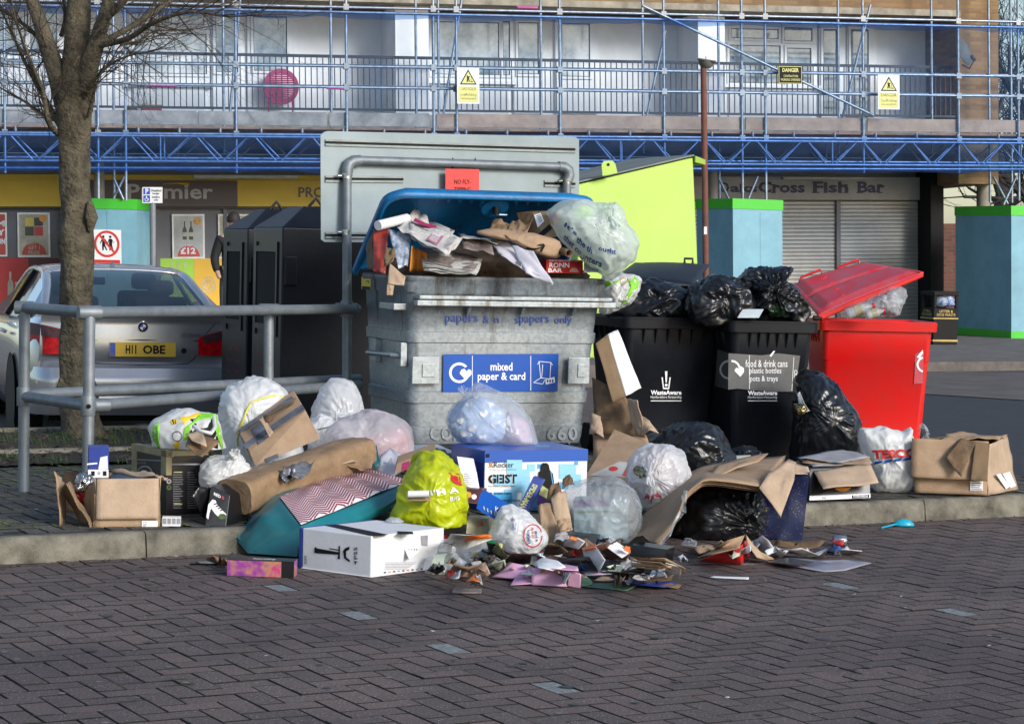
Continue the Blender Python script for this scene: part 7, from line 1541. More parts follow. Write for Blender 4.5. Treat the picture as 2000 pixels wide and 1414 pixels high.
bagthing('refuse_sack',[(1342,600),(1348,562),(1372,547),(1400,543),(1440,548),(1462,562),(1472,595),(1470,630),(1400,645),(1352,630)],14.95,.26,fblk,'black sack heaped where the two black bins meet','refuse sack',None,GB,25,wr=.04,zmin=.7)
def cn(T,B,b):
    mb=MB(); a=cast(B,1508,556,-.03) or P(1508,556,15); mb.tube([P(1478,560,14.95),P(1500,548,14.9),P(1528,537,14.9)],[.03,.033,.033],mat('green_drinks_can',(.05,.2,.06),.25,.6,.3,30,0),16); T.part('can',mb)
    mb=MB(True); patchbag(B,[(1500,604),(1520,598),(1533,606),(1532,618),(1503,619)],mat('dark_green_print',(.03,.1,.04),.3,0,.4,60,0),.003,mb); T.part('can_print',mb)
bagthing('refuse_sack',[(1455,620),(1462,590),(1468,572),(1450,548),(1474,532),(1505,530),(1538,523),(1543,534),(1528,548),(1556,562),(1572,598),(1566,630),(1500,640)],15.0,.24,fblk,'knobbly black sack full of cans on top of the second black bin','refuse sack',(1505,565,.6),GB,26,wr=.05,zmin=.7,extra=cn,tie=False)
hex1('milk_carton','pale blue and white plastic tub wedged between the sacks on the black bins','tub',[(1440,621,14.68),(1482,621,14.68),(1468,602,14.72),(1450,604,14.72)],(0,.05,0),film('pale_tub',(.6,.68,.72),1,.3,.1))
# supermarket bag stuffed under the lid
def g3(T,B,b):
    lime=MATS['carrier_green']; mb=MB(True); patchbag(B,[(1224,540),(1240,540),(1249,548),(1245,565),(1225,590),(1212,598),(1228,570),(1232,555)],lime,.005,mb); patchbag(B,[(1178,546),(1190,548),(1196,556),(1182,562)],lime,.005,mb); patchbag(B,[(1200,549),(1210,548),(1210,552),(1200,554)],lime,.005,mb)
    for k in range(10): a=k*.6; patchbag(B,[(1218+5*math.cos(a),549+6*math.sin(a)),(1218+6.2*math.cos(a),549+7.4*math.sin(a)),(1218+6.2*math.cos(a+.6),549+7.4*math.sin(a+.6)),(1218+5*math.cos(a+.6),549+6*math.sin(a+.6))],MATS['carrier_yellow'],.006,mb)
    T.part('print',mb)
bagthing('carrier_bag',[(1172,612),(1174,570),(1178,542),(1200,535),(1235,537),(1250,545),(1247,566),(1228,592),(1208,606),(1190,614)],14.6,.16,fte,'white and green carrier squeezed between the metal bin and the first black bin','bag',None,GW,27,wr=.02,zmin=.9,extra=g3)
# big pale green bag on the metal bin
def g5(T,B,b):
    T.part('contents',(lambda: bag([(1090,435),(1120,405),(1170,420),(1195,440),(1235,470),(1235,505),(1195,530),(1150,505),(1110,465)],13.85,.15,mat('mixed_rubbish_green',(.62,.66,.62),.6,0,.5,14,0,c2=(.25,.3,.25)),None,3,.03,.8,70,36))())
    mb=MB(True); patchbag(B,[(1120,418),(1142,400),(1160,410),(1148,432)],MATS['lime_window_graphic'],-.03,mb); T.part('green_pack',mb)
    mb=MB(True); patchbag(B,[(1068,420),(1090,415),(1098,422),(1084,440),(1078,438)],mat('orange_red_pack',(.5,.13,.07),.5,0,0),-.02,mb); T.part('red_pack',mb)
    mb=MB(True); patchbag(B,[(1192,515),(1197,503),(1208,501),(1215,510),(1210,524),(1198,528)],mat('dark_green_pack',(.03,.12,.07),.5,0,0),-.01,mb); T.part('green_lid',mb)
    for t,q_ in(("It's",[(1101,442),(1126,462),(1128,453),(1105,434)]),('the th',[(1124,472),(1155,497),(1159,486),(1129,461)]),('ought',[(1168,492),(1203,501),(1204,487),(1170,480)]),('that co',[(1099,466),(1132,500),(1138,491),(1104,457)]),('unters',[(1132,505),(1174,523),(1177,512),(1136,495)]),('bags',[(1138,521),(1168,533),(1170,526),(1140,514)])):
        mb=textbag(B,t,q_,dn,.03,o=.012)
        if mb: T.part('lettering',mb)
bagthing('carrier_bag',[(1066,417),(1090,402),(1114,392),(1137,391),(1161,401),(1199,400),(1213,412),(1218,435),(1236,452),(1247,474),(1243,500),(1225,520),(1192,542),(1168,528),(1137,507),(1096,470),(1078,442)],13.75,.24,fgn,'pale green see-through carrier with navy lettering on top of the metal bin','bag',(1195,427,.7),GW,28,wr=.02,zmin=1.2,extra=g5,tie=(1.5,5.2,5.5))
# white supermarket bag on the pavement
def t2(T,B,b):
    mb=textbag(B,'TESCO',[(1705,897),(1792,893),(1790,876),(1703,879)],srd,.05,o=.012)
    if mb: T.part('lettering',mb)
    mb=MB(True)
    for k in range(4): patchbag(B,[(1706+19*k,907-2.2*k),(1722+19*k,904-2.2*k),(1725+19*k,899-2.2*k),(1710+19*k,901-2.2*k)],lb,.009,mb)
    T.part('print',mb)
bagthing('carrier_bag',[(1676,836),(1700,838),(1723,834),(1742,840),(1765,842),(1779,832),(1784,856),(1781,930),(1790,938),(1779,953),(1762,961),(1712,961),(1701,949),(1704,930),(1690,900),(1680,864)],13.3,.13,fte,'white supermarket carrier with red lettering in front of the red bin','bag',None,GW,29,wr=.02,extra=t2)
# crumpled film behind it and in the red bin
bagthing('bottle_bag',[(1798,856),(1798,835),(1801,825),(1808,838),(1816,858)],14.3,.08,fcl2,'scrap of clear bag with green leaves beside the foot of the red bin','bag',None,None,31,wr=.02,nu=60,nv=30,inner=[([(1800,855),(1800,838),(1806,845),(1808,856)],14.3,.04,dkg)])
bagthing('bottle_bag',[(1640,616),(1650,596),(1672,590),(1700,578),(1730,563),(1755,558),(1768,570),(1768,592),(1755,615)],16.95,.2,fcl2,'clear bag of bottles bulging out under the red lid','bag',None,GW,32,wr=.03,zmin=.9,inner=[([(1700,612),(1705,580),(1740,568),(1760,590),(1750,615)],17.0,.12,mat('mixed_rubbish_dark',(.1,.1,.12),.3,0,.6,20,0,c2=(.6,.62,.65)))])
def bottle(name,lab,a,b,r,M,capM,neck=.3,zc=None):
    a=P(*a);b=P(*b); T=Thing(name,lab,'bottle'); d=b-a; pts=[a,a+d*.02,a+d*.12,a+d*.6,a+d*(1-neck*.6),a+d*.93]; mb=MB(True); mb.tube(pts,[r*.7,r,r,r*.97,r*.45,r*.4],M,18,True,True); T.part('body',mb); mb=MB(); mb.tube([a+d*.925,b],r*.46,capM,12); T.part('cap',mb)
    mb=MB(); mb.tube([a+d*.3,a+d*.55],r*1.02,MATS.get('beige_print'),18,False); T.part('label',mb); T.done()
pet=film('clear_bottle_plastic',(.75,.78,.8),.35,.08,0,wb=.2); 
rcp=mat('red_cap',(.6,.02,.03),.35,0,0)
bottle('drinks_bottle','clear bottle with a red cap under the red lid, lying lower left',(1652,614,16.75),(1708,596,16.75),.04,pet,rcp); bottle('drinks_bottle','clear bottle with a red cap under the red lid, the right hand one',(1690,616,16.7),(1728,606,16.72),.035,pet,rcp)
# ================================================================ PAPER IN THE METAL BIN
npm=mat('newsprint',(.60,.58,.55),.8,0,.22,60,.15,50,c2=(.36,.35,.34),det=10); mgz=mat('dark_magazine_print',(.12,.09,.08),.35,0,.6,24,0,c2=(.35,.3,.27)); pkp=mat('pink_newspaper_panel',(.48,.2,.26),.7,0,.2,50,0)
def scrap(name,lab,cat,sheets,ex=None,solid=.003,group=None):
    T=Thing(name,lab,cat,group); b=None
    for i,(pn,qs,M_,am) in enumerate(sheets):
        mb=MB(); (sheet if len(qs)==4 else psheet)(mb,qs,M_,*((12,am,i+len(lab)) if len(qs)==4 else (am,i+len(lab)))); o_=T.part(pn,mb,solid=solid,parent=b); b=b or o_; 
        if i==0 and ex: pl=[P(*p) for p in qs]
    if ex: mb=MB(); ex(mb,pfn(pl[0],(pl[1]-pl[0]).cross(pl[3]-pl[0]))); T.part('print',mb,parent=b)
    T.done()
def nx(mb,f):
    qtext(mb,'',f,[(0,0)]*4,bk) if False else None
    ppoly(mb,f,[(834,468),(853,480),(872,455),(852,444)],pkp,.012); ppoly(mb,f,[(807,432),(811,426),(832,436),(853,441),(850,447),(830,442)],MATS['pink_painted_wood'],.012)
    for k in range(9): ppoly(mb,f,[(838+1.8*k,466-2.4*k),(852+1.8*k,474-2.4*k),(852.6+1.8*k,473-2.4*k),(838.6+1.8*k,465-2.4*k)],wl,.0135)
    for k in range(10): ppoly(mb,f,[(808+3*k,440+1.2*k),(822+3*k,446+1.2*k),(822.4+3*k,445.2+1.2*k),(808.4+3*k,439.2+1.2*k)],bk,.012)
    for k in range(10): ppoly(mb,f,[(866+1.5*k,482-2.6*k),(878+1.5*k,489-2.6*k),(878.4+1.5*k,488.2-2.6*k),(866.4+1.5*k,481.2-2.6*k)],gcd,.012)
scrap('newspaper','crumpled newspaper with a pink panel on top of the full metal bin','newspaper',[('page',[(800,462,13.45),(872,497,13.3),(901,463,13.55),(800,430,13.7)],npm,.012),('page',[(803,466,13.48),(876,499,13.34),(903,468,13.58),(803,434,13.75)],npm,.012),('page',[(775,446,13.5),(812,470,13.45),(840,438,13.8),(814,407,14.0)],npm,.02)],nx,.004)
hex1('printer_box','white printed carton behind the newspaper in the metal bin','carton',[(839,455,13.9),(878,470,13.7),(904,428,13.85),(850,436,14.1)],(-.12,.2,.05),wcd,lambda mb,f:[prect(mb,f,880+4*k,445-k,882+4*k,452-k,bk) for k in range(4)])
mb=MB(); mb.tube([P(738,441,13.55),P(795,427,13.75)],.03,wcd,18,True); single('paper_roll',mb,'white paper roll poking out at the left corner of the metal bin','roll')
scrap('picture_box','red picture box with fruit print standing at the left end of the metal bin','box',[('panel',[(729,530,13.45),(752,535,13.42),(760,446,13.6),(729,449,13.62)],mat('fruit_print',(.38,.05,.03),.35,0,.5,14,0,c2=(.15,.03,.03)),.008),('panel',[(716,524,13.75),(731,528,13.5),(729,452,13.65),(716,480,13.9)],crdd,.006)])
scrap('picture_card','crumpled glossy blue and white picture card in the metal bin','card',[('sheet',[(778,525,13.38),(796,519,13.4),(804,456,13.55),(759,449,13.55)],mat('blue_white_print',(.5,.58,.68),.3,0,.6,22,0,c2=(.05,.06,.1)),.014)])
scrap('cardboard_scrap','folded corrugated scrap hanging over the left corner of the metal bin','cardboard',[('sheet',[(748,522,13.33),(762,516,13.3),(776,490,13.38),(752,482,13.42)],crr,.012),('sheet',[(757,555,13.24),(789,558,13.24),(792,541,13.26),(761,514,13.3)],crdl,.004),('sheet',[(755,577,13.25),(767,577,13.25),(770,555,13.245),(756,555,13.245)],crdl,.003)])
mb=MB(True); mb.grid(14,8,lambda s,t: P(800+30*s+4*t,530-50*t*(1-.3*s),13.45+.1*math.sin(s*3.1)),mat('orange_card',(.62,.25,.04),.5,0,.1,9,0)); single('orange_card',mb,'curled orange card in the left part of the metal bin','card',solid=.003)
for i,(qs,M_,lab) in enumerate((([(826,512,13.42),(925,530,13.35),(942,506,13.6),(818,482,13.7)],mgz,'dark glossy magazine at the top of the magazine pile in the metal bin'),([(826,518,13.4),(932,533,13.34),(940,512,13.55),(820,495,13.7)],npm,'pale newspaper in the middle of the magazine pile in the metal bin'),([(828,526,13.38),(930,534,13.33),(938,520,13.5),(824,508,13.6)],mat('green_white_magazine',(.4,.42,.38),.4,0,.5,30,0,c2=(.06,.1,.05)),'magazine with red title at the bottom of the pile in the metal bin'))):
    T=Thing('magazine',lab,'magazine','magazines lying in the metal bin'); 
    for k in range(3): mb=MB(); sheet(mb,[(x,y+1.7*k,z) for x,y,z in qs],M_ if k==0 else npm,10,.006,i*3+k); b=T.part('page',mb,solid=.002)
    if i==2: f=pfn(P(*qs[0]),(P(*qs[1])-P(*qs[0])).cross(P(*qs[3])-P(*qs[0]))); mb=MB(); qtext(mb,'FOOT IT SALMON',f,[(860,517),(925,527),(926,522),(861,512)],srd,.008,bold=.02); T.part('lettering',mb)
    T.done()
scrap('paper_envelope','white padded envelope sliding over the front rim of the metal bin','envelope',[('sheet',[(978,503,13.4),(1080,555,13.28),(1004,474,13.6),(958,470,13.65)],film('white_padded_paper',(.66,.64,.70),1,.5,.05,wb=.3,ws=12),.012),('sheet',[(1027,534,13.32),(1082,556,13.26),(1042,492,13.42),(1000,480,13.5)],MATS['white_padded_paper'],.008)],lambda mb,f:(ppoly(mb,f,[(1009,517),(1018,523),(1020,512),(1012,507)],wl,.016),[ppoly(mb,f,[(1010+1.6*k,516.5+k),(1011+1.6*k,517.2+k),(1013+1.6*k,509+k),(1012+1.6*k,508.4+k)],bk,.018) for k in range(5)]),.006)
scrap('grey_brown_paper','long crumpled grey and brown paper behind the envelope','paper',[('sheet',[(905,487,13.5),(965,495,13.45),(958,470,13.65),(895,458,13.8)],mat('brown_gloss_paper',(.13,.09,.07),.3,0,.4,10,.3,30,c2=(.3,.25,.23)),.012),('sheet',[(900,463,13.6),(970,475,13.55),(985,472,13.7),(905,458,13.85)],npm,.01)])
# brown envelope with curved arrow
kb=bag([(900,462),(925,455),(958,449),(1000,450),(1048,457),(1085,464),(1096,474),(1093,504),(1068,502),(1030,488),(995,470),(950,465)],13.6,.09,mat('tan_mailer_paper',(.42,.28,.17),.7,0,.12,8,.3,40),None,41,.014,1.1,90,44)
T=Thing('paper_mailer','brown paper mailer with a black curved arrow on the metal bin','mailer'); b=T.part('body',kb); B=bvh(kb); mb=MB(True)
pth=[(986,458),(998,470),(1012,479),(1028,485),(1044,487),(1056,484)]; wd_=[1,2.5,4,4,3.4,2.2]
for i in range(5): (x0,y0),(x1,y1)=pth[i],pth[i+1]; patchbag(B,[(x0,y0-wd_[i]*.5),(x1,y1-wd_[i+1]*.5),(x1,y1+wd_[i+1]*.5),(x0,y0+wd_[i]*.5)],bk,.012,mb)
for ps in([(1050,478),(1062,476),(1064,479),(1052,480)],[(1061,476),(1065,480),(1058,493),(1055,492)]): patchbag(B,ps,bk,.012,mb)
T.part('arrow_print',mb,parent=b); T.done()
scrap('brown_paper','torn brown wrapping paper standing behind the mailer','paper',[('sheet',[(955,452,13.75),(1012,452,13.75),(1002,438,13.85),(962,434,13.9)],kraft,.02),('sheet',[(990,452,13.7),(1030,455,13.7),(1040,430,13.85),(1000,432,13.9)],kraft,.02)])
hex1('delivery_box','small brown delivery box with black tape and white label behind the mailer','box',[(1062,466,13.7),(1092,462,13.72),(1062,415,13.9),(1040,416,13.9)],(-.1,.12,.0),kraft,lambda mb,f:(ppoly(mb,f,[(1043,420),(1056,416),(1063,432),(1050,445)],wl,.003),ppoly(mb,f,[(1050,458),(1060,462),(1079,446),(1073,438)],bk,.003),[ppoly(mb,f,[(1047+1.5*k,422+3*k),(1055+1*k,419+3*k),(1055.3+1*k,420+3*k),(1047.3+1.5*k,423+3*k)],bk,.004) for k in range(5)]))
def rb(mb,f):
    ptext(mb,'TRIBUTE TO A COMEDY GREAT',f,1072,508,1136,511,wl,.003,bold=.01); ptext(mb,'RONN',f,1073,513,1112,523,wl,.003,bold=.02); ptext(mb,'BAR',f,1071,524,1098,532,wl,.003,bold=.02)
    parc(mb,f,1121,532,0,9,0,180,skn,.003,14)
hex1('book','red hardback book with white title standing at the right front of the metal bin','book',[(1067,533,13.72),(1139,535,13.85),(1140,507,13.9),(1067,506,13.78)],(-.03,.09,0),rp,rb)
mb=MB(); mb.tube([P(1095,490,13.6),P(1112,495,13.5)],.022,crdd,16,False); single('cardboard_tube',mb,'short brown cardboard tube between the mailer and the pale green carrier','tube',solid=.002)
scrap('white_card','white card with blue edge tucked behind the red book','card',[('sheet',[(1140,532,13.8),(1177,532,13.9),(1165,522,14.0),(1141,510,13.95)],wcd,.003)])
# dark bed of compacted paper below everything in the bin
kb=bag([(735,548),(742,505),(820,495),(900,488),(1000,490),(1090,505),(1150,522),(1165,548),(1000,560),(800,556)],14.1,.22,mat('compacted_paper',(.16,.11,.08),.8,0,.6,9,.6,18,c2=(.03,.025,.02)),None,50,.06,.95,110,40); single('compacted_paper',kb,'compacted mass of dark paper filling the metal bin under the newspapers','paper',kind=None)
# ================================================================ SILVER SALOON CAR (seen from behind)
GZC=-.16
pc=P(281,685,17.97); YAW=R(18); CF=Fr((0,0,GZC),YAW)     # e = to the car's right, w = forward
CF.o=Vector((pc.x,pc.y,GZC))-CF.w*.03
def CX(u,w,z): return CF(u,w,z)
silv=mat('silver_car_paint',(.50,.515,.54),.24,.7,.06,3,0,coat=.6); 
cgl=mat('car_glass',(.02,.035,.05),.04,0,0,1,0,alpha=.62,spec=.8); rlt=mat('tail_lamp_red',(.75,.008,.015),.12,0,.3,20,0,coat=1); rlt2=mat('tail_lamp_smoke',(.10,.05,.055),.12,0,.2,20,0,coat=1); rub=mat('tyre_rubber',(.015,.015,.015),.8,0,.2,20,.2); inn=mat('car_interior',(.03,.03,.035),.8); numy=mat('number_plate_yellow',(.72,.46,.03),.35,0,0); chrm=mat('chrome',(.7,.7,.7),.12,1,0,1,0)
T=Thing('parked_car','silver saloon car with a yellow rear plate parked behind the tree and barrier','car')
# stations: forward distance w, list of (halfwidth,z) from sill to centre top
def st(w,hw,zb,zd,crown,arch=0,tum=.0): 
    p=[(hw*.90,zb),(hw*.965,zb+.10),(hw*.99,zb+.22),(hw,.52),(hw*.995,.66),(hw*.985,.78),(hw*.955,.90),(hw*.90,(zd+.92)/2+.02),(hw*.80,zd-.012),(hw*.6,zd+crown*.5),(hw*.3,zd+crown*.9),(0,zd+crown)]
    return w,p
SS=[(.20,.79,.30,1.045,.02),(.26,.845,.27,1.06,.02),(.36,.875,.25,1.065,.02),(.50,.895,.24,1.07,.02),(.70,.91,.24,1.075,.02),(1.05,.922,.24,1.05,.02),(1.4,.922,.22,1.02,.02),(2.0,.92,.2,1.0,.02),(2.8,.92,.2,.98,.02),(3.4,.915,.2,.97,.02),(3.85,.905,.22,.96,.05),(4.3,.87,.24,.88,.06),(4.6,.80,.26,.80,.05),(4.8,.66,.30,.70,.04)]
ST_=[st(*s) for s in SS]
rows=[]
for w,p in ST_:
    r_=[(x,z) for x,z in p]; rows.append([CX(-x,w,z) for x,z in r_]+[CX(x,w,z) for x,z in r_[::-1][1:]])
nn=len(rows[0]); mb=MB(True); mb.add([v for r_ in rows for v in r_],[[j*nn+i,(j+1)*nn+i,(j+1)*nn+i+1,j*nn+i+1] for j in range(len(rows)-1) for i in range(nn-1)],silv)
mb.poly(rows[-1],silv); body=T.part('body',mb,subsurf=1)
# boot lid face (curved panel) from z .67 to 1.06
def bp_(s,t):
    u=(s-.5)*2; z=.64+.43*t; hw=.80-.02*t; x=u*hw; w=.085+.10*abs(u)**3+.03*t*t+(.05*(1-t)**6)-.05*max(0,t-.86)/.14
    if t>.93: w+=.0
    return CX(x,w,z)
mb=MB(True); mb.grid(33,18,bp_,silv); mb.grid(33,5,lambda s,t: bp_(s,1)*(1-t)+CX((s-.5)*2*.74,.22+.62*t,1.075)*t,silv); T.part('boot_lid',mb,parent=body)
# shut line around the plate recess
def onb(u,z,o=.003):
    s=(u/.8+1)/2; t=(z-.64)/.43; p=bp_(min(max(s,0),1),min(max(t,0),1)); return p-CF.w*o
lin=[(-.44,.83),(-.42,.72),(-.36,.675),(0,.665),(.36,.675),(.42,.72),(.47,.86)]
mb=MB(); mb.tube([onb(u,z,.0) for u,z in lin],.004,bk,6); mb.tube([onb(-.44,.855,0),onb(0,.862,0),onb(.47,.86,0)],.005,bk,6); mb.tube([onb(-.44,.83,0),onb(-.5,.99,0)],.003,bk,5); mb.tube([onb(.47,.86,0),onb(.55,.95,0),onb(.6,1.0,0)],.003,bk,5); T.part('shut_line',mb,parent=body)
# bumper
def bu(s,t):
    a=(s-.5)*2; z=.27+.37*t; hw=.90; x=math.copysign(1-(1-abs(a))**1.0,a)*hw if abs(a)<=.8 else math.copysign(hw*(.8+.2*math.sin((abs(a)-.8)/.2*math.pi/2)),a)
    w=.02+.05*abs(a)**2 if abs(a)<=.8 else .052+.62*((abs(a)-.8)/.2)**1.6
    w+=.05*(1-min(1,t/.45))**2 + .045*max(0,t-.75)/.25 + (.012 if .40<t<.47 else 0)
    return CX(x,w,z)
mb=MB(True); mb.grid(49,22,bu,silv); mb.grid(49,3,lambda s,t: bu(s,1)*(1-t)+(bu(s,1)+CF.w*.1+Vector((0,0,.005)))*t,silv); bm2=T.part('bumper',mb,parent=body)
mb=MB(True); mb.grid(33,4,lambda s,t: bu(.1+.8*s,.0)+Vector((0,0,-.05*t))+CF.w*(.02+.06*t),bk); T.part('lower_valance',mb,parent=body)
for sx in(-1,1):
    mb=MB(); 
    for k in range(6):
        pass
    a=[bu((x*sx+1)/2,.42) for x in(.62,.7,.78,.83)]; mb.tube([p-CF.w*.006 for p in a],.016,rlt,6); T.part('reflector',mb,parent=bm2)
for x in(-.42,.42,-.78):
    mb=MB(); p=bu((x/.9+1)/2,.68); mb.tube([p+CF.w*.01,p-CF.w*.004],.014,silv,12); T.part('parking_sensor',mb,parent=bm2)
# tail lamps wrapping the corners
for sx in(-1,1):
    def lampf(s,t,sx=sx):
        a=.43+.44*s; top=.985-.10*(1-s)**1.5; bot=.745+.0*s-.0; z=bot+(top-bot)*t
        if s<.0: pass
        w=.075+.10*abs(min(a,.8)/.8)**3+(0 if a<.72 else ((a-.72)/.15)**1.7*.30); x=min(a,.872-.012*t)
        return CX(sx*(x+.012),w-.008,z)
    mb=MB(True); mb.grid(18,8,lampf,rlt); l_=T.part('tail_lamp',mb,parent=body)
    mb=MB(True); mb.grid(16,4,lambda s,t: lampf(.08+.92*s,.62+.36*t)-CF.w*.004+CF.e*sx*.003,rlt2); T.part('indicator_lens',mb,parent=l_)
# plate, badge, lettering
mb=MB(); g_=lambda a,b,o=.012: onb(-.26+.52*a,.73+.111*b,o)
mb.hexa([CX(-.26,.078,.732),CX(.26,.078,.732),CX(.26,.085,.843),CX(-.26,.085,.843)],CF.w*.01,numy)
pf=lambda a,b,o=.002: CX(-.26+.52*a,.078+.007*b-o,.732+.111*b)
frect(mb,pf,.005,.03,.085,.97,MATS['parking_blue'],.002); mb.text('GB',pf,(.015,.1,.07,.28),syl,bold=.02); mb.text('H11',lambda a,b: pf(a,b,.003),(.24,.2,.40,.82),bk,bold=.03); mb.text('OBE',lambda a,b: pf(a,b,.003),(.50,.2,.84,.82),bk,bold=.03); T.part('number_plate',mb,parent=body)
bc=onb(0,.965,.004); mb=MB(); mb.tube([bc+CF.w*.02,bc-CF.w*.006],.041,chrm,28); bd_=T.part('badge',mb,parent=body)
mb=MB(); f=pfn(bc-CF.w*.0075,-CF.w)
def cp2(r0,r1,a0,a1,M,o):
    n=12
    for k in range(n): a=R(a0+(a1-a0)*k/n);b=R(a0+(a1-a0)*(k+1)/n); q_=[bc-CF.w*(.0065+o)+CF.e*r_*math.cos(t)+Vector((0,0,r_*math.sin(t))) for r_,t in((r0,a),(r1,a),(r1,b),(r0,b))]; mb.poly(q_,M)
cp2(.024,.038,0,360,bk,.0015)
for i,M_ in enumerate((wh,MATS['parking_blue'],wh,MATS['parking_blue'])): cp2(.0,.0235,90*i,90*i+90,M_,.0015)
T.part('badge_print',mb,parent=bd_)
mb=MB(); mb.text('520d',lambda a,b: onb(.31+.22*a,.885+.035*b,.006),(0,0,1,1),mat('badge_grey',(.15,.15,.16),.3,.5),bold=.02,sub=1); T.part('lettering',mb,parent=body)
mb=MB(); c=onb(.33,.78,0); mb.tube([c+CF.w*.01,c-CF.w*.012],.022,bk,14); T.part('rear_wiper_cap',mb,parent=body)
# greenhouse
GHW=[(.80,.70,1.07,0),(1.02,.665,1.17,1),(1.30,.625,1.27,1),(1.55,.60,1.345,1),(1.72,.585,1.375,2),(1.95,.585,1.40,2),(2.4,.59,1.415,2),(2.8,.585,1.40,2),(3.0,.59,1.37,2),(3.35,.63,1.25,1),(3.8,.70,.99,0)]
rows=[]
for w,hw,z,k in GHW:
    ztop=z; p=[(-hw*1.0,z-.03),(-hw*.90,z-.004),(-hw*.55,z+.012),(0,z+.018),(hw*.55,z+.012),(hw*.90,z-.004),(hw,z-.03)]; rows.append([CX(x,w,zz) for x,zz in p])
rf=[r_ for r_,g in zip(rows,GHW) if g[3]==2]; mb=MB(True); mb.add([v for r_ in rf for v in r_],[[j*7+i,(j+1)*7+i,(j+1)*7+i+1,j*7+i+1] for j in range(len(rf)-1) for i in range(6)],silv); T.part('roof',mb,parent=body,subsurf=1,solid=.03)
rw=rows[:5]; mb=MB(True); mb.add([v for r_ in rw for v in r_],[[j*7+i,(j+1)*7+i,(j+1)*7+i+1,j*7+i+1] for j in range(4) for i in range(6)],cgl); T.part('rear_window',mb,parent=body)
ws=rows[8:]; mb=MB(True); mb.add([v for r_ in ws for v in r_],[[j*7+i,(j+1)*7+i,(j+1)*7+i+1,j*7+i+1] for j in range(len(ws)-1) for i in range(6)],cgl); T.part('windscreen',mb,parent=body)
for sx in(-1,1):
    mb=MB(True); up=[CX(sx*g[1]*1.0,g[0],g[2]-.03) for g in GHW]; lo=[CX(sx*(.79 if g[0]<.9 else .83),g[0]+(.0),1.02 if g[0]<1.5 else 1.0-.01*g[0]) for g in GHW]
    lo[0]=up[0]
    mb.add(up+lo,[[i,i+1,len(up)+i+1,len(up)+i] for i in range(len(up)-1)],cgl); T.part('side_window',mb,parent=body)
    mb=MB(True); 
    rr_=[.035,.04,.045,.045,.042,.032,.028,.028,.03,.03,.03]; mb.tube([u+CF.e*sx*-.005 for u in up],rr_,silv,8); 
    mb.add([CX(sx*.70,.80,1.06),CX(sx*.82,.80,1.03),CX(sx*.83,1.5,1.0),CX(sx*.62,1.62,1.34)]+[CX(sx*.66,1.2,1.24)],[(0,1,2,3,4)],silv); T.part('roof_pillar',mb,parent=body)
    for w_ in(2.35,):
        mb=MB(); mb.tube([CX(sx*.585,w_,1.39),CX(sx*.84,w_+.02,.98)],.02,bk,8); T.part('door_pillar',mb,parent=body)
    for w_ in(1.55,2.45):
        mb=MB(); mb.tube([CX(sx*.925,w_,.86),CX(sx*.945,w_+.03,.87),CX(sx*.945,w_+.17,.87),CX(sx*.925,w_+.2,.86)],.014,silv,8); T.part('door_handle',mb,parent=body)
    for w_ in(1.06,3.95):
        mb=MB(); c=CX(sx*.80,w_,.325); mb.tube([c-CF.e*sx*.11,c-CF.e*sx*.1,c+CF.e*sx*.10,c+CF.e*sx*.115],[.30,.325,.325,.30],rub,32); wl_=T.part('wheel',mb); 
        mb=MB(); mb.tube([c+CF.e*sx*.112,c+CF.e*sx*.12],[.22,.21],silv,24); T.part('rim',mb,parent=wl_)
        mb=MB(); mb.tube([c+CF.e*sx*.122-CF.e*sx*.02,c+CF.e*sx*.1225],.355,bk,28); 
    mb=MB(True); mb.grid(14,8,lambda s,t: CX(sx*(.95+.11*math.cos(s*6.283)*math.sin(t*3.14159)+.08),3.32+.05*math.cos(t*3.14159),1.03+.065*math.sin(s*6.283)*math.sin(t*3.14159)),silv,True,True); T.part('door_mirror',mb,parent=body)
for x in(-.38,.38):
    mb=MB(); fr=Fr(CX(x-.23,1.55,.75),YAW); fr.box(mb,0,0,0,.46,.12,.42,inn); fr.box(mb,.12,0,.43,.34,.1,.56,inn); T.part('rear_seat',mb,parent=body,bevel=.04)
    mb=MB(); fr=Fr(CX(x-.23,2.5,.6),YAW); fr.box(mb,0,0,0,.46,.12,.6,inn); fr.box(mb,.12,0,.61,.34,.1,.76,inn); T.part('front_seat',mb,parent=body,bevel=.04)
mb=MB(); fr=Fr(CX(-.75,.95,.5),YAW); fr.box(mb,0,0,0,1.5,2.9,.03,inn); fr.box(mb,0,0,.48,1.5,.55,.5,inn); T.part('floor',mb,parent=body)
mb=MB(); c=CX(0,3.1,1.27); mb.tube([c-CF.e*.11,c+CF.e*.11],.035,bk,10); T.part('rear_view_mirror',mb,parent=body)
c=CX(0,1.9,1.405); mb=MB(True); mb.add([c-CF.e*.03-CF.w*.07,c+CF.e*.03-CF.w*.07,c+CF.w*.07,c+Vector((0,0,.07))-CF.w*.03],[(0,1,3),(1,2,3),(2,0,3)],silv); T.part('roof_aerial',mb,parent=body)
for sx in(-1,1):
    mb=MB(); 
    for w_ in(1.06,3.95):
        c=CX(sx*.93,w_,.33); ring_=[c+CF.w*.385*math.cos(k*.2618)+Vector((0,0,.385*math.sin(k*.2618))) for k in range(13)]; ring2=[c+CF.w*.32*math.cos(k*.2618)+Vector((0,0,.32*math.sin(k*.2618)))-CF.e*sx*.03 for k in range(13)]
        mb.add(ring_+ring2,[[k,k+1,14+k,13+k] for k in range(12)],bk)
        c3=c-CF.e*sx*.002; mb.poly([c3+CF.w*.37*math.cos(k*.2618)+Vector((0,0,.37*math.sin(k*.2618))) for k in range(24)],bk)
    T.part('wheel_arch',mb,parent=body)
T.done()
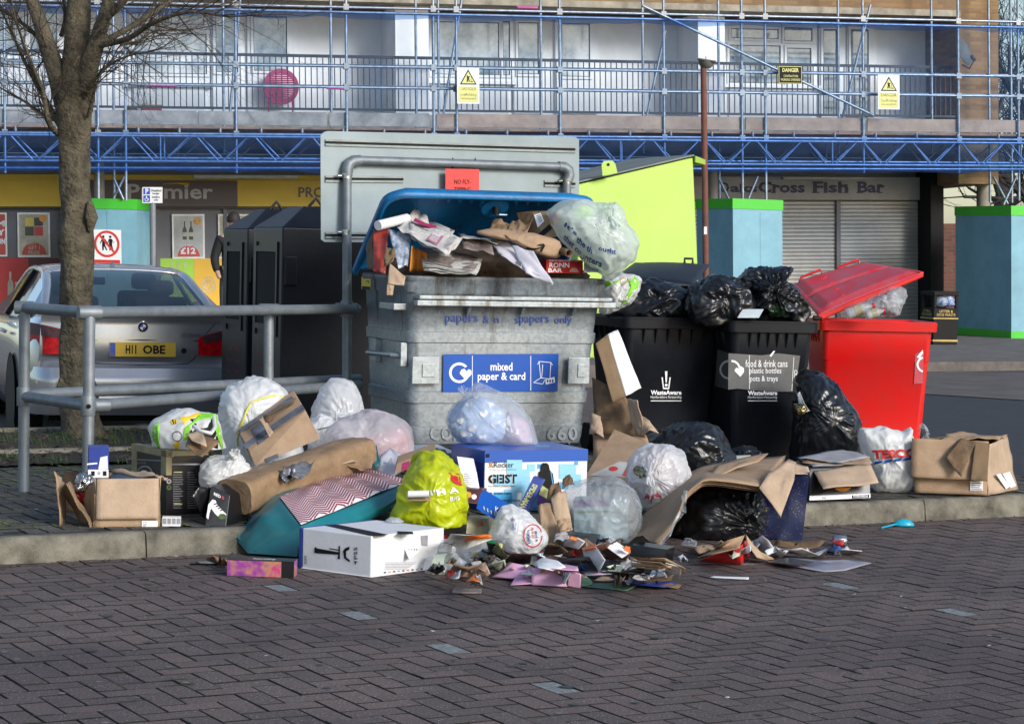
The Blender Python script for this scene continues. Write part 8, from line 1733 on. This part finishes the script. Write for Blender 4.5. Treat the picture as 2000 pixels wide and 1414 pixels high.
# ================================================================ LITTER ON THE GROUND
org2=mat('orange_print_card',(.75,.17,.02),.5,0,.05,9,0); cofb=mat('brown_print_card',(.12,.05,.03),.5,0,.1,9,0); pnk=mat('pink_card',(.72,.40,.58),.6,0,.04,6,.1); grn2=mat('green_stripe_card',(.10,.20,.13),.5,0,.1,9,0); rdc=mat('red_card',(.62,.015,.015),.45,0,.05,9,0); lil=mat('lilac_grey_card',(.30,.29,.34),.5,0,.08,6,0)
Lg='loose litter on the paving in front of the pile'
def gl_(x,y,h=0): # ground point (road) with height
    p=G(x,y,0); return p+Vector((0,0,h))
def gsheet(pts,M,mb,amp=.004,seed=0):
    """scrap lying on the road: (x,y,h) outline; h height above the paving at that corner"""
    q=[]
    for x,y,h in pts:
        p=G(x,y,h+.006); q.append(p)
    c=sum(q,Vector())/len(q); n=len(q); sv=Vector((seed*1.9,seed,0)); nr=Vector((0,0,1)); vs=[]
    for r_ in range(1,6):
        for p in q: w=c+(p-c)*r_/5; z=nr*amp*2*noise.noise(w*11+sv); v=w+z; v.z=max(v.z,.004); vs.append(v)
    vs.append(c+nr*amp); fs=[[k,(k+1)%n,5*n] for k in range(n)]
    for r_ in range(4): fs+=[[r_*n+k,(r_+1)*n+k,(r_+1)*n+(k+1)%n,r_*n+(k+1)%n] for k in range(n)]
    mb.add(vs,fs,M,True); return mb
def lit(name,lab,cat,parts,solid=.002,group=None):
    if len(parts)==1:
        mb=MB(); gsheet(parts[0][1],parts[0][2],mb,parts[0][3] if len(parts[0])>3 else .004,len(lab)); return single(name,mb,lab,cat,group,solid=solid)
    T=Thing(name,lab,cat,group)
    for i,p in enumerate(parts): mb=MB(); gsheet(p[1],p[2],mb,p[3] if len(p)>3 else .004,len(lab)+i); T.part(p[0],mb,solid=solid)
    return T.done()
lit('pink_card_box','flattened pink card box lying at the front of the litter','box',[('panel',[(960,1128,.0),(1000,1133,0),(1040,1128,.02),(1042,1108,.05),(1000,1104,.06),(975,1112,.03)],pnk,.01),('panel',[(1038,1142,0),(1108,1145,0),(1108,1112,.07),(1038,1108,.07)],pnk,.002),('flap',[(1108,1145,0),(1134,1147,0),(1135,1121,.06),(1109,1114,.07)],pnk,.003),('flap',[(997,1142,0),(1038,1142,0),(1042,1115,.03),(1012,1120,.02)],pnk,.005),('flap',[(1050,1107,.08),(1130,1114,.08),(1128,1106,.06),(1060,1096,.06)],pnk,.004)])
lit('white_tray','white card tray lying upturned behind the pink card box','tray',[('tray',[(1043,1095,.08),(1060,1088,.10),(1090,1093,.1),(1105,1108,.08),(1080,1114,.07),(1052,1110,.08)],wcd,.008)])
lit('orange_white_box','torn open white and orange box, the larger one at the right of the litter','box',[('panel',[(1146,1112,.02),(1168,1122,.02),(1182,1094,.12),(1163,1066,.15),(1138,1074,.12)],wcd,.003),('panel',[(1182,1066,.14),(1215,1090,.1),(1232,1078,.1),(1205,1058,.16)],wcd,.003),('inside',[(1163,1066,.15),(1190,1092,.06),(1225,1092,.06),(1232,1072,.12),(1186,1059,.16)],cofb,.006),('edge',[(1146,1112,.021),(1155,1118,.021),(1160,1112,.03),(1150,1104,.03)],org2,.002),('edge',[(1218,1074,.14),(1232,1080,.11),(1230,1068,.14),(1222,1066,.15)],org2,.002),('edge',[(1138,1076,.121),(1165,1068,.151),(1163,1062,.155),(1136,1070,.125)],org2,.002)])
lit('orange_white_box','smaller torn white and orange box just left of the larger one','box',[('panel',[(1100,1066,.12),(1130,1074,.12),(1143,1058,.16),(1128,1050,.18),(1108,1056,.16)],wcd,.004),('panel',[(1060,1080,.06),(1095,1086,.05),(1104,1076,.07),(1075,1072,.08)],wcd,.004),('inside',[(1070,1076,.05),(1110,1090,.04),(1150,1082,.08),(1140,1062,.12),(1105,1068,.1)],cofb,.008),('edge',[(1112,1052,.19),(1125,1056,.18),(1128,1050,.19),(1116,1047,.2)],org2,.002),('edge',[(1056,1082,.04),(1094,1091,.03),(1096,1086,.04),(1058,1078,.05)],org2,.002)])
lit('striped_card','green card with gold stripes under the pink box at the front','card',[('card',[(1110,1110,.03),(1130,1112,.03),(1158,1136,.0),(1155,1144,.0),(1135,1142,.01)],grn2,.006)]+[('stripe',[(1113+7*k,1111+4.6*k,.042-.004*k),(1125+7*k,1112+4.6*k,.042-.004*k),(1125.5+7*k,1114+4.6*k,.041-.004*k),(1113+7*k,1113+4.6*k,.041-.004*k)],crdl,.001) for k in range(4)])
lit('green_card','flat green card lying at the very front right of the litter','card',[('card',[(1135,1146,.0),(1225,1152,0),(1248,1143,0),(1240,1138,0),(1160,1138,.004)],grn2,.003)])
lit('blue_card','long flattened navy and brown card strip at the front of the litter','card',[('card',[(1190,1131,.012),(1240,1142,.012),(1300,1146,.012),(1322,1140,.012),(1300,1132,.02),(1245,1128,.02),(1200,1123,.025)],bwp,.004),('card',[(1160,1134,.01),(1192,1134,.012),(1210,1124,.02),(1180,1122,.02)],crd,.004),('card',[(1288,1146,.01),(1325,1148,0),(1332,1141,.0),(1312,1136,.015)],crdd,.008)])
lit('rainbow_print_card','card printed in pastel rainbow colours under the brown card','card',[('card',[(1140,1124,.015),(1200,1122,.03),(1192,1114,.04),(1142,1115,.035)],mat('rainbow_print',(.5,.65,.7),.4,0,.5,20,0,c2=(.7,.35,.5)),.003)])
lit('brown_card','long curved brown card lying across the front right litter','card',[('card',[(1196,1130,.02),(1260,1136,.02),(1312,1134,.02),(1314,1122,.05),(1260,1124,.06),(1195,1112,.08)],crdd,.008)])
T=Thing('dark_carton','black printed carton with torn white end at the right of the litter','carton')
q=[gl_(1224,1118,.02),gl_(1292,1128,.02),gl_(1300,1128,.13),gl_(1232,1118,.13)]; mb=MB(); mb.hexa(q,Vector((.05,.12,0)),bcd); b=T.part('body',mb,bevel=.003); f=pfn(q[0],(q[1]-q[0]).cross(q[3]-q[0])); mb=MB(); prect(mb,f,1256,1100,1278,1120,dkg,.002)
for k in range(6): prect(mb,f,1258,1102+3*k,1275,1103+3*k,gcd,.003)
T.part('print',mb,parent=b); mb=MB(); gsheet([(1292,1124,.02),(1328,1128,.02),(1332,1108,.10),(1300,1098,.15)],wcd,mb,.006,2); T.part('torn_end',mb,solid=.002); T.done()
lit('folded_brown_card','folded brown card strips on top of the black printed carton','card',[('strip',[(1230,1088,.15),(1300,1090,.17),(1338,1108,.1),(1340,1120,.02),(1328,1122,.04),(1290,1098,.17),(1232,1096,.15)],crd,.006),('strip',[(1232,1098,.13),(1312,1104,.13),(1310,1108,.12),(1232,1103,.12)],crdl,.004),('strip',[(1234,1104,.12),(1300,1110,.115),(1298,1113,.11),(1234,1108,.11)],crd,.004)],.003)
lit('black_leaflet','dark printed card with gold writing leaning behind the orange boxes','card',[('card',[(1222,1066,.06),(1262,1070,.05),(1274,1064,.08),(1256,1046,.16),(1240,1050,.14)],bcd,.003)])
lit('red_box','open red card box with brown lining lying in front of the black sack','box',[('panel',[(1365,1097,.0),(1447,1102,.0),(1443,1068,.11),(1375,1090,.04)],rdc,.002),('panel',[(1447,1102,0),(1465,1084,.0),(1458,1056,.09),(1443,1068,.11)],rdc,.002),('lining',[(1360,1092,.03),(1443,1068,.112),(1455,1044,.15),(1420,1056,.14),(1390,1078,.07)],crd,.006),('flap',[(1455,1044,.15),(1480,1075,.04),(1512,1090,.02),(1505,1096,.0),(1478,1092,.02),(1460,1066,.09)],crdl,.008)])
lit('white_tissue','long crumpled white paper strip lying beside the navy gift bag','paper',[('paper',[(1478,1060,.05),(1488,1052,.09),(1500,1056,.09),(1510,1066,.05),(1540,1078,.04),(1535,1084,.0),(1500,1083,.0),(1482,1074,.02)],wcd,.022),('paper',[(1520,1082,.0),(1545,1075,.04),(1565,1072,.05),(1600,1078,.03),(1618,1074,.04),(1610,1083,.0),(1580,1086,0)],wcd,.022),('paper',[(1618,1077,.0),(1630,1068,.04),(1660,1066,.05),(1684,1073,.03),(1682,1077,0),(1650,1079,0)],wcd,.02)])
lit('torn_brown_card','torn brown card lying behind the white paper strip','cardboard',[('card',[(1512,1062,.04),(1560,1072,.02),(1600,1070,.03),(1612,1060,.05),(1560,1058,.05),(1518,1052,.07)],crdd,.012)],.004)
lit('grey_folder','large flat lilac and black folder on the paving at the right of the litter','folder',[('sheet',[(1496,1098,.0),(1610,1116,.0),(1650,1113,.0),(1702,1101,.0),(1662,1094,.0),(1600,1096,.012),(1545,1090,.012)],lil,.006),('sheet',[(1496,1097,.012),(1555,1106,.014),(1590,1098,.018),(1545,1090,.018)],bcd,.002)],.003)
lit('white_strip','narrow white paper strip lying alone on the paving','paper',[('paper',[(1387,1128,.0),(1462,1131,.0),(1463,1127,.004),(1389,1125,.004)],wcd,.001)],.001)
lit('photo_leaflet','small glossy dark photo leaflet lying alone in front of the pile','leaflet',[('leaflet',[(883,1158,0),(940,1158,0),(942,1149,.004),(884,1148,.004)],mgz,.003)])
lit('brown_paper_rag','torn brown paper on the paving left of the neon toy box','paper',[('paper',[(402,1091,.02),(415,1086,.05),(440,1089,.03),(452,1088,.06),(454,1096,.03),(440,1104,.0),(424,1098,.01),(406,1098,0)],kraft,.025)])
lit('black_card_strip','thin black strip lying by the kerb left of the neon toy box','strip',[('strip',[(369,1103,.0),(425,1104,0),(426,1101,.01),(372,1100,.01)],bcd,.002)])
lit('newspaper_scrap','colourful crumpled magazine page in front of the plastic tubs','magazine',[('page',[(872,1128,.0),(905,1134,.0),(945,1132,0),(958,1118,.05),(948,1098,.09),(915,1094,.1),(885,1104,.07),(874,1116,.03)],mat('red_yellow_magazine',(.5,.32,.2),.4,0,.6,26,0,c2=(.08,.07,.09)),.03),('edge',[(872,1128,.008),(885,1133,.004),(886,1116,.04),(874,1114,.04)],rdc,.004)])
lit('newspaper_scrap','red and white printed page pressed between the yellow bag and the green bottle','paper',[('page',[(868,1062,.10),(905,1074,.10),(945,1066,.12),(975,1052,.14),(930,1042,.2),(880,1046,.19)],npm,.012),('band',[(905,1056,.16),(960,1050,.19),(958,1044,.2),(910,1046,.2)],org2,.003)])
lit('grey_card','dark grey card standing tilted beside the green bottle','card',[('card',[(955,1078,.08),(990,1100,.02),(996,1096,.03),(970,1060,.14),(950,1058,.14)],bcd,.004),('card',[(960,1074,.1),(992,1098,.035),(995,1092,.05),(972,1060,.15)],mat('gold_pattern_card',(.28,.24,.1),.4,0,.6,60,0,c2=(.02,.03,.02)),.003)])
lit('dark_leaflet','dark red printed leaflet in front of the printed carrier','leaflet',[('leaflet',[(988,1096,.02),(1010,1104,.01),(1042,1100,.02),(1060,1090,.05),(1030,1080,.1),(1000,1082,.1)],mat('dark_red_print',(.12,.03,.035),.35,0,.4,20,0,c2=(.02,.02,.025)),.006)])
lit('dark_sheet','black plastic sheet scrap among the litter beside the pink box','sheet',[('sheet',[(1070,1104,.05),(1140,1118,.03),(1200,1112,.05),(1215,1098,.07),(1150,1090,.09),(1090,1090,.09)],fblk,.02)])
lit('brown_liner','brown crumpled liner between the white carrier and the torn cardboard','paper',[('paper',[(1060,1075,.08),(1090,1086,.06),(1110,1070,.14),(1095,1052,.18),(1068,1060,.15)],crdd,.02)])
# torn cardboard standing left of the clear bag
T=Thing('cardboard_sheets','torn brown cardboard pieces with cut slots standing left of the clear bag','cardboard','flattened cardboard')
for i,(qs,M_) in enumerate((([(1060,1062,11.35),(1095,1068,11.35),(1088,985,11.5),(1050,988,11.5)],crd),([(1088,1045,11.4),(1118,1035,11.42),(1105,960,11.55),(1075,970,11.5)],crdl),([(1092,1040,11.32),(1116,1032,11.34),(1112,1012,11.36),(1088,1018,11.34)],crd),([(1066,985,11.55),(1100,980,11.55),(1092,940,11.62),(1072,955,11.6)],crdd),([(1098,955,11.6),(1122,945,11.65),(1112,930,11.68),(1100,935,11.66)],crdd),([(1080,1060,11.3),(1112,1055,11.32),(1108,1040,11.36),(1084,1046,11.34)],gcd))): mb=MB(); sheet(mb,qs,M_,12,.012,i+2,.015); T.part('sheet',mb,solid=.006)
T.done()
# cups, bottles, tubs, can
def tub_(name,lab,a,b,r0,r1,M,band=None,cat='tub'):
    a=P(*a);b=P(*b); T=Thing(name,lab,cat); mb=MB(True); mb.tube([a,a+(b-a)*.08,b-(b-a)*.06,b],[r0*.92,r0,r1,r1*1.05],M,24,True,True); bd=T.part('body',mb)
    if band: mb=MB(True); mb.tube([a+(b-a)*.3,a+(b-a)*.75],[r0*1.02+(r1-r0)*.3,r0*1.02+(r1-r0)*.75],band,24,False); T.part('label',mb,parent=bd)
    T.done()
zr=lambda x,y,r=0: GZ(x,y,r)
bottle('beer_bottle','green glass beer bottle with a yellow label lying on the litter','' and 0 or (922,1058,10.95),(980,1066,10.9),.028,mat('green_bottle_glass',(.01,.14,.03),.08,0,0,1,0,coat=1),syl)
tub_('plastic_cup','clear plastic cup with a white fruit label standing beside the console box',(868,1096,10.55),(873,1062,10.6),.042,.045,fcl2,mat('white_fruit_label',(.72,.72,.7),.4,0,.2,50,0),'cup')
tub_('plastic_tub','big clear plastic tub with green leaf print in front of the console box',(838,1108,10.45),(890,1106,10.4),.055,.06,fcl2,mat('leafy_label',(.55,.65,.35),.4,0,.6,60,0,c2=(.75,.78,.75)))
tub_('plastic_tray','clear plastic tray lying behind the large clear tub','' or (885,1078,10.8),(945,1082,10.75),.045,.055,fcl2)
tub_('plastic_bottle','white and purple plastic bottle leaning on the console box',(838,1092,10.6),(862,1076,10.6),.03,.03,wcd,MATS['purple_print'],'bottle')
bottle('plastic_bottle','crushed clear bottle lying between the tub and the grey card',(905,1092,10.65),(955,1078,10.7),.028,fcl2,dn)
c=G(1640,1056,.03); mb=MB(True); mb.tube([c-RT*.035,c-RT*.033,c+RT*.033,c+RT*.035],[.022,.028,.028,.022],mat('silver_can',(.6,.6,.62),.25,.9,.2,40,0),20,True,True); single('drinks_can','' and None or mb,'small silver can with a red top lying on the paving near the kerb','can')
c=G(1765,1028,.0); T=Thing('plastic_scoop','turquoise plastic scoop lying on the paving by the kerb on the right','scoop'); tq=mat('turquoise_plastic',(.01,.38,.55),.35,0,.05,9,0)
mb=MB(True); mb.grid(20,8,lambda s,t: c+Vector((.058*math.cos(s*6.283)*math.sin(t*1.57),.03*math.sin(s*6.283)*math.sin(t*1.57),.036*math.cos(t*1.57)+.004)),tq,True,True); T.part('bowl',mb,solid=.002)
mb=MB(); a=G(1722,1032,.012); mb.hexa([a,c+Vector((-.04,-.02,.012)),c+Vector((-.04,-.02,.02)),a+Vector((0,0,.008))],Vector((0,.014,0)),tq); T.part('handle',mb); T.done()
c=G(1763,1021,.012); mb=MB(); mb.box(c,(.05,.03,.02),fsil,Matrix.Rotation(R(20),3,'Z')); single('foil_scrap',mb,'tiny crushed foil scrap by the kerb beyond the turquoise scoop','foil',bevel=.004)
# glass jar with red lid replaces nothing; egg tray behind the curved cardboard
mb=MB(True); eg=mat('dark_brown_tray',(.05,.02,.015),.3,0,.1,9,0)
mb.grid(40,14,lambda s,t: P(1382+56*s,915-20*t,13.2+.3*t)+Vector((0,0,.02*abs(math.sin(s*15.7))*abs(math.sin(t*6.28)))),eg); single('egg_tray',mb,'dark brown moulded plastic tray on the cardboard below the second black bin','tray',solid=.003)
c=P(1452,898,12.9); mb=MB(True); mb.tube([c-RT*.04,c+RT*.04],[.025,.028],mat('pale_green_jar',(.5,.55,.45),.2,0,.2,9,0),18); single('glass_jar',mb,'small pale jar lying on the cardboard beside the dark plastic tray','jar')
# extra small items in the middle of the heap
hex1('brown_carton','brown card carton with a pink strip sticking out above the yellow bag','carton',[(770,925,11.75),(845,898,11.8),(838,885,11.85),(775,905,11.8)],(.0,.1,.03),crd,lambda mb,f:ppoly(mb,f,[(785,921),(802,914),(799,900),(786,904)],MATS['pink_painted_wood'],.003))
mb=MB(); psheet(mb,[(738,918,11.95),(765,925,11.9),(790,912,12.0),(785,890,12.1),(762,882,12.15),(742,893,12.1)],film('lilac_white_paper',(.68,.68,.76),1,.6,.2,wb=.3),.03,3); single('crumpled_paper',mb,'crumpled pale lilac paper lying between the gift bag and the pinkish bag','paper',solid=.002)
mb=MB(); psheet(mb,[(725,872,12.1),(735,868,12.1),(742,905,12.0),(734,915,11.95),(728,905,12.0)],teal,.01,5); single('teal_paper',mb,'narrow teal paper strip standing behind the gift bag','paper',solid=.002)
bagthing('refuse_sack',[(800,905),(808,890),(830,876),(868,880),(880,900),(870,940),(810,935)],12.05,.12,fblk,'small dark sack hidden between the yellow carrier and the metal bin','refuse sack',None,GB,61,wr=.02,nu=80,nv=40)
hex1('grey_box','flat dark tablet box sunk behind the white and orange boxes','box',[(1100,1062,11.25),(1160,1068,11.2),(1150,1040,11.4),(1108,1042,11.4)],(.02,.1,0),bcd)
# tiny scraps scattered on the road
rr=random.Random(21); mb=MB()
for x,y,s_ in((520,1281,5),(735,1325,3),(742,1340,4),(845,1233,5),(885,1292,6),(1253,1169,4),(1166,1214,6),(1092,1210,3),(1420,1362,5),(1668,1161,5),(1552,1229,4),(1600,1273,3),(1768,1188,4),(1495,1133,3),(1932,1262,5),(1760,1165,3),(1706,1040,6),(1710,1035,3),(70,995,6),(85,1003,5),(1205,1130,4),(1355,1120,4),(690,1090,3),(260,1088,4),(345,1087,6),(300,1240,3)):
    c=G(x,y,.006 if y>1010 else PV+.006); a=rr.uniform(0,3.1); L_=s_/430; d=Vector((math.cos(a),math.sin(a),0))*L_; e_=Vector((-math.sin(a),math.cos(a),0))*L_*rr.uniform(.5,1); q_=[c+d,c+e_*.8,c-d*.9,c-e_]; 
    mb.add([p+Vector((0,0,rr.uniform(0,.006))) for p in q_],[(0,1,2,3)],(wcd,wcd,crdl,lf)[rr.randrange(4)])
struct('paper_scraps',mb,kind='stuff',label='tiny pale scraps of paper and chewing gum scattered on the paving')

# crumpled small pieces filling the front litter
rr=random.Random(33); kinds=(('white',wcd,15),('brown',crd,10),('dark glossy',bcd,6),('pale printed',npm,10),('clear plastic',fcl2,6),('red printed',rdc,3),('blue printed',lb,2),('orange printed',org2,2),('green printed',MATS['leafy_label'],5))
for cn_,M_,n_ in kinds:
    for i in range(n_):
        x=rr.uniform(850,1345) if i%5 else rr.uniform(1340,1640); y=(1048+rr.uniform(0,1)**.6*84) if i%5 else rr.uniform(1055,1085)+(0 if x>900 else 5); r_=rr.uniform(12,26); h=rr.uniform(.01,.06)
        pts=[]; k=rr.randrange(4,7); a0=rr.uniform(0,6)
        for j in range(k): a=a0+j*2*math.pi/k; q_=r_*rr.uniform(.6,1.1); pts.append((x+q_*math.cos(a),y+q_*.38*math.sin(a),max(0,h+rr.uniform(-.03,.05))))
        mb=MB(); gsheet(pts,M_,mb,rr.uniform(.01,.03),i*3+n_)
        single('litter_scrap',mb,'small crumpled %s scrap among the litter at the front of the pile'%cn_,'scrap','small crumpled scraps in the front litter',solid=.0015)

rr=random.Random(77); mb=MB(); gum=mat('chewing_gum_spot',(.26,.25,.24),.9,0,.2,40,0); oil=mat('oil_drip_stain',(.03,.028,.028),.45,0,.2,20,0)
for i in range(150):
    y=rr.uniform(1060,1414); x=rr.uniform(-40,2040); c=G(x,y,.0035); 
    if kv(Vector((c.x,c.y)))>-.05: continue
    r_=rr.uniform(.004,.014) if i%4 else rr.uniform(.012,.03); M_=gum if i%4 else oil
    mb.poly([c+Vector((r_*math.cos(k*.7)*rr.uniform(.7,1.1),r_*math.sin(k*.7)*rr.uniform(.7,1.1),0)) for k in range(9)],M_)
struct('paving_spots',mb,kind='stuff',label='old chewing gum spots and small oil drips on the paving')
mb=MB(); rr=random.Random(5)
for i in range(420):
    u=rr.uniform(-1,6.6); c=K(u,-.01-abs(rr.gauss(0,.05)),.004); a=rr.uniform(0,6.3); L_=rr.uniform(.004,.016); d=Vector((math.cos(a),math.sin(a),rr.uniform(0,.5)))*L_; e_=Vector((-math.sin(a),math.cos(a),rr.uniform(0,.4)))*L_*.5; mb.add([c-d,c-e_,c+d,c+e_],[(0,1,2,3)],(lf,lf,soil,crdd)[i%4])
struct('gutter_debris',mb,kind='stuff',label='leaf crumbs and grit gathered along the foot of the kerb')
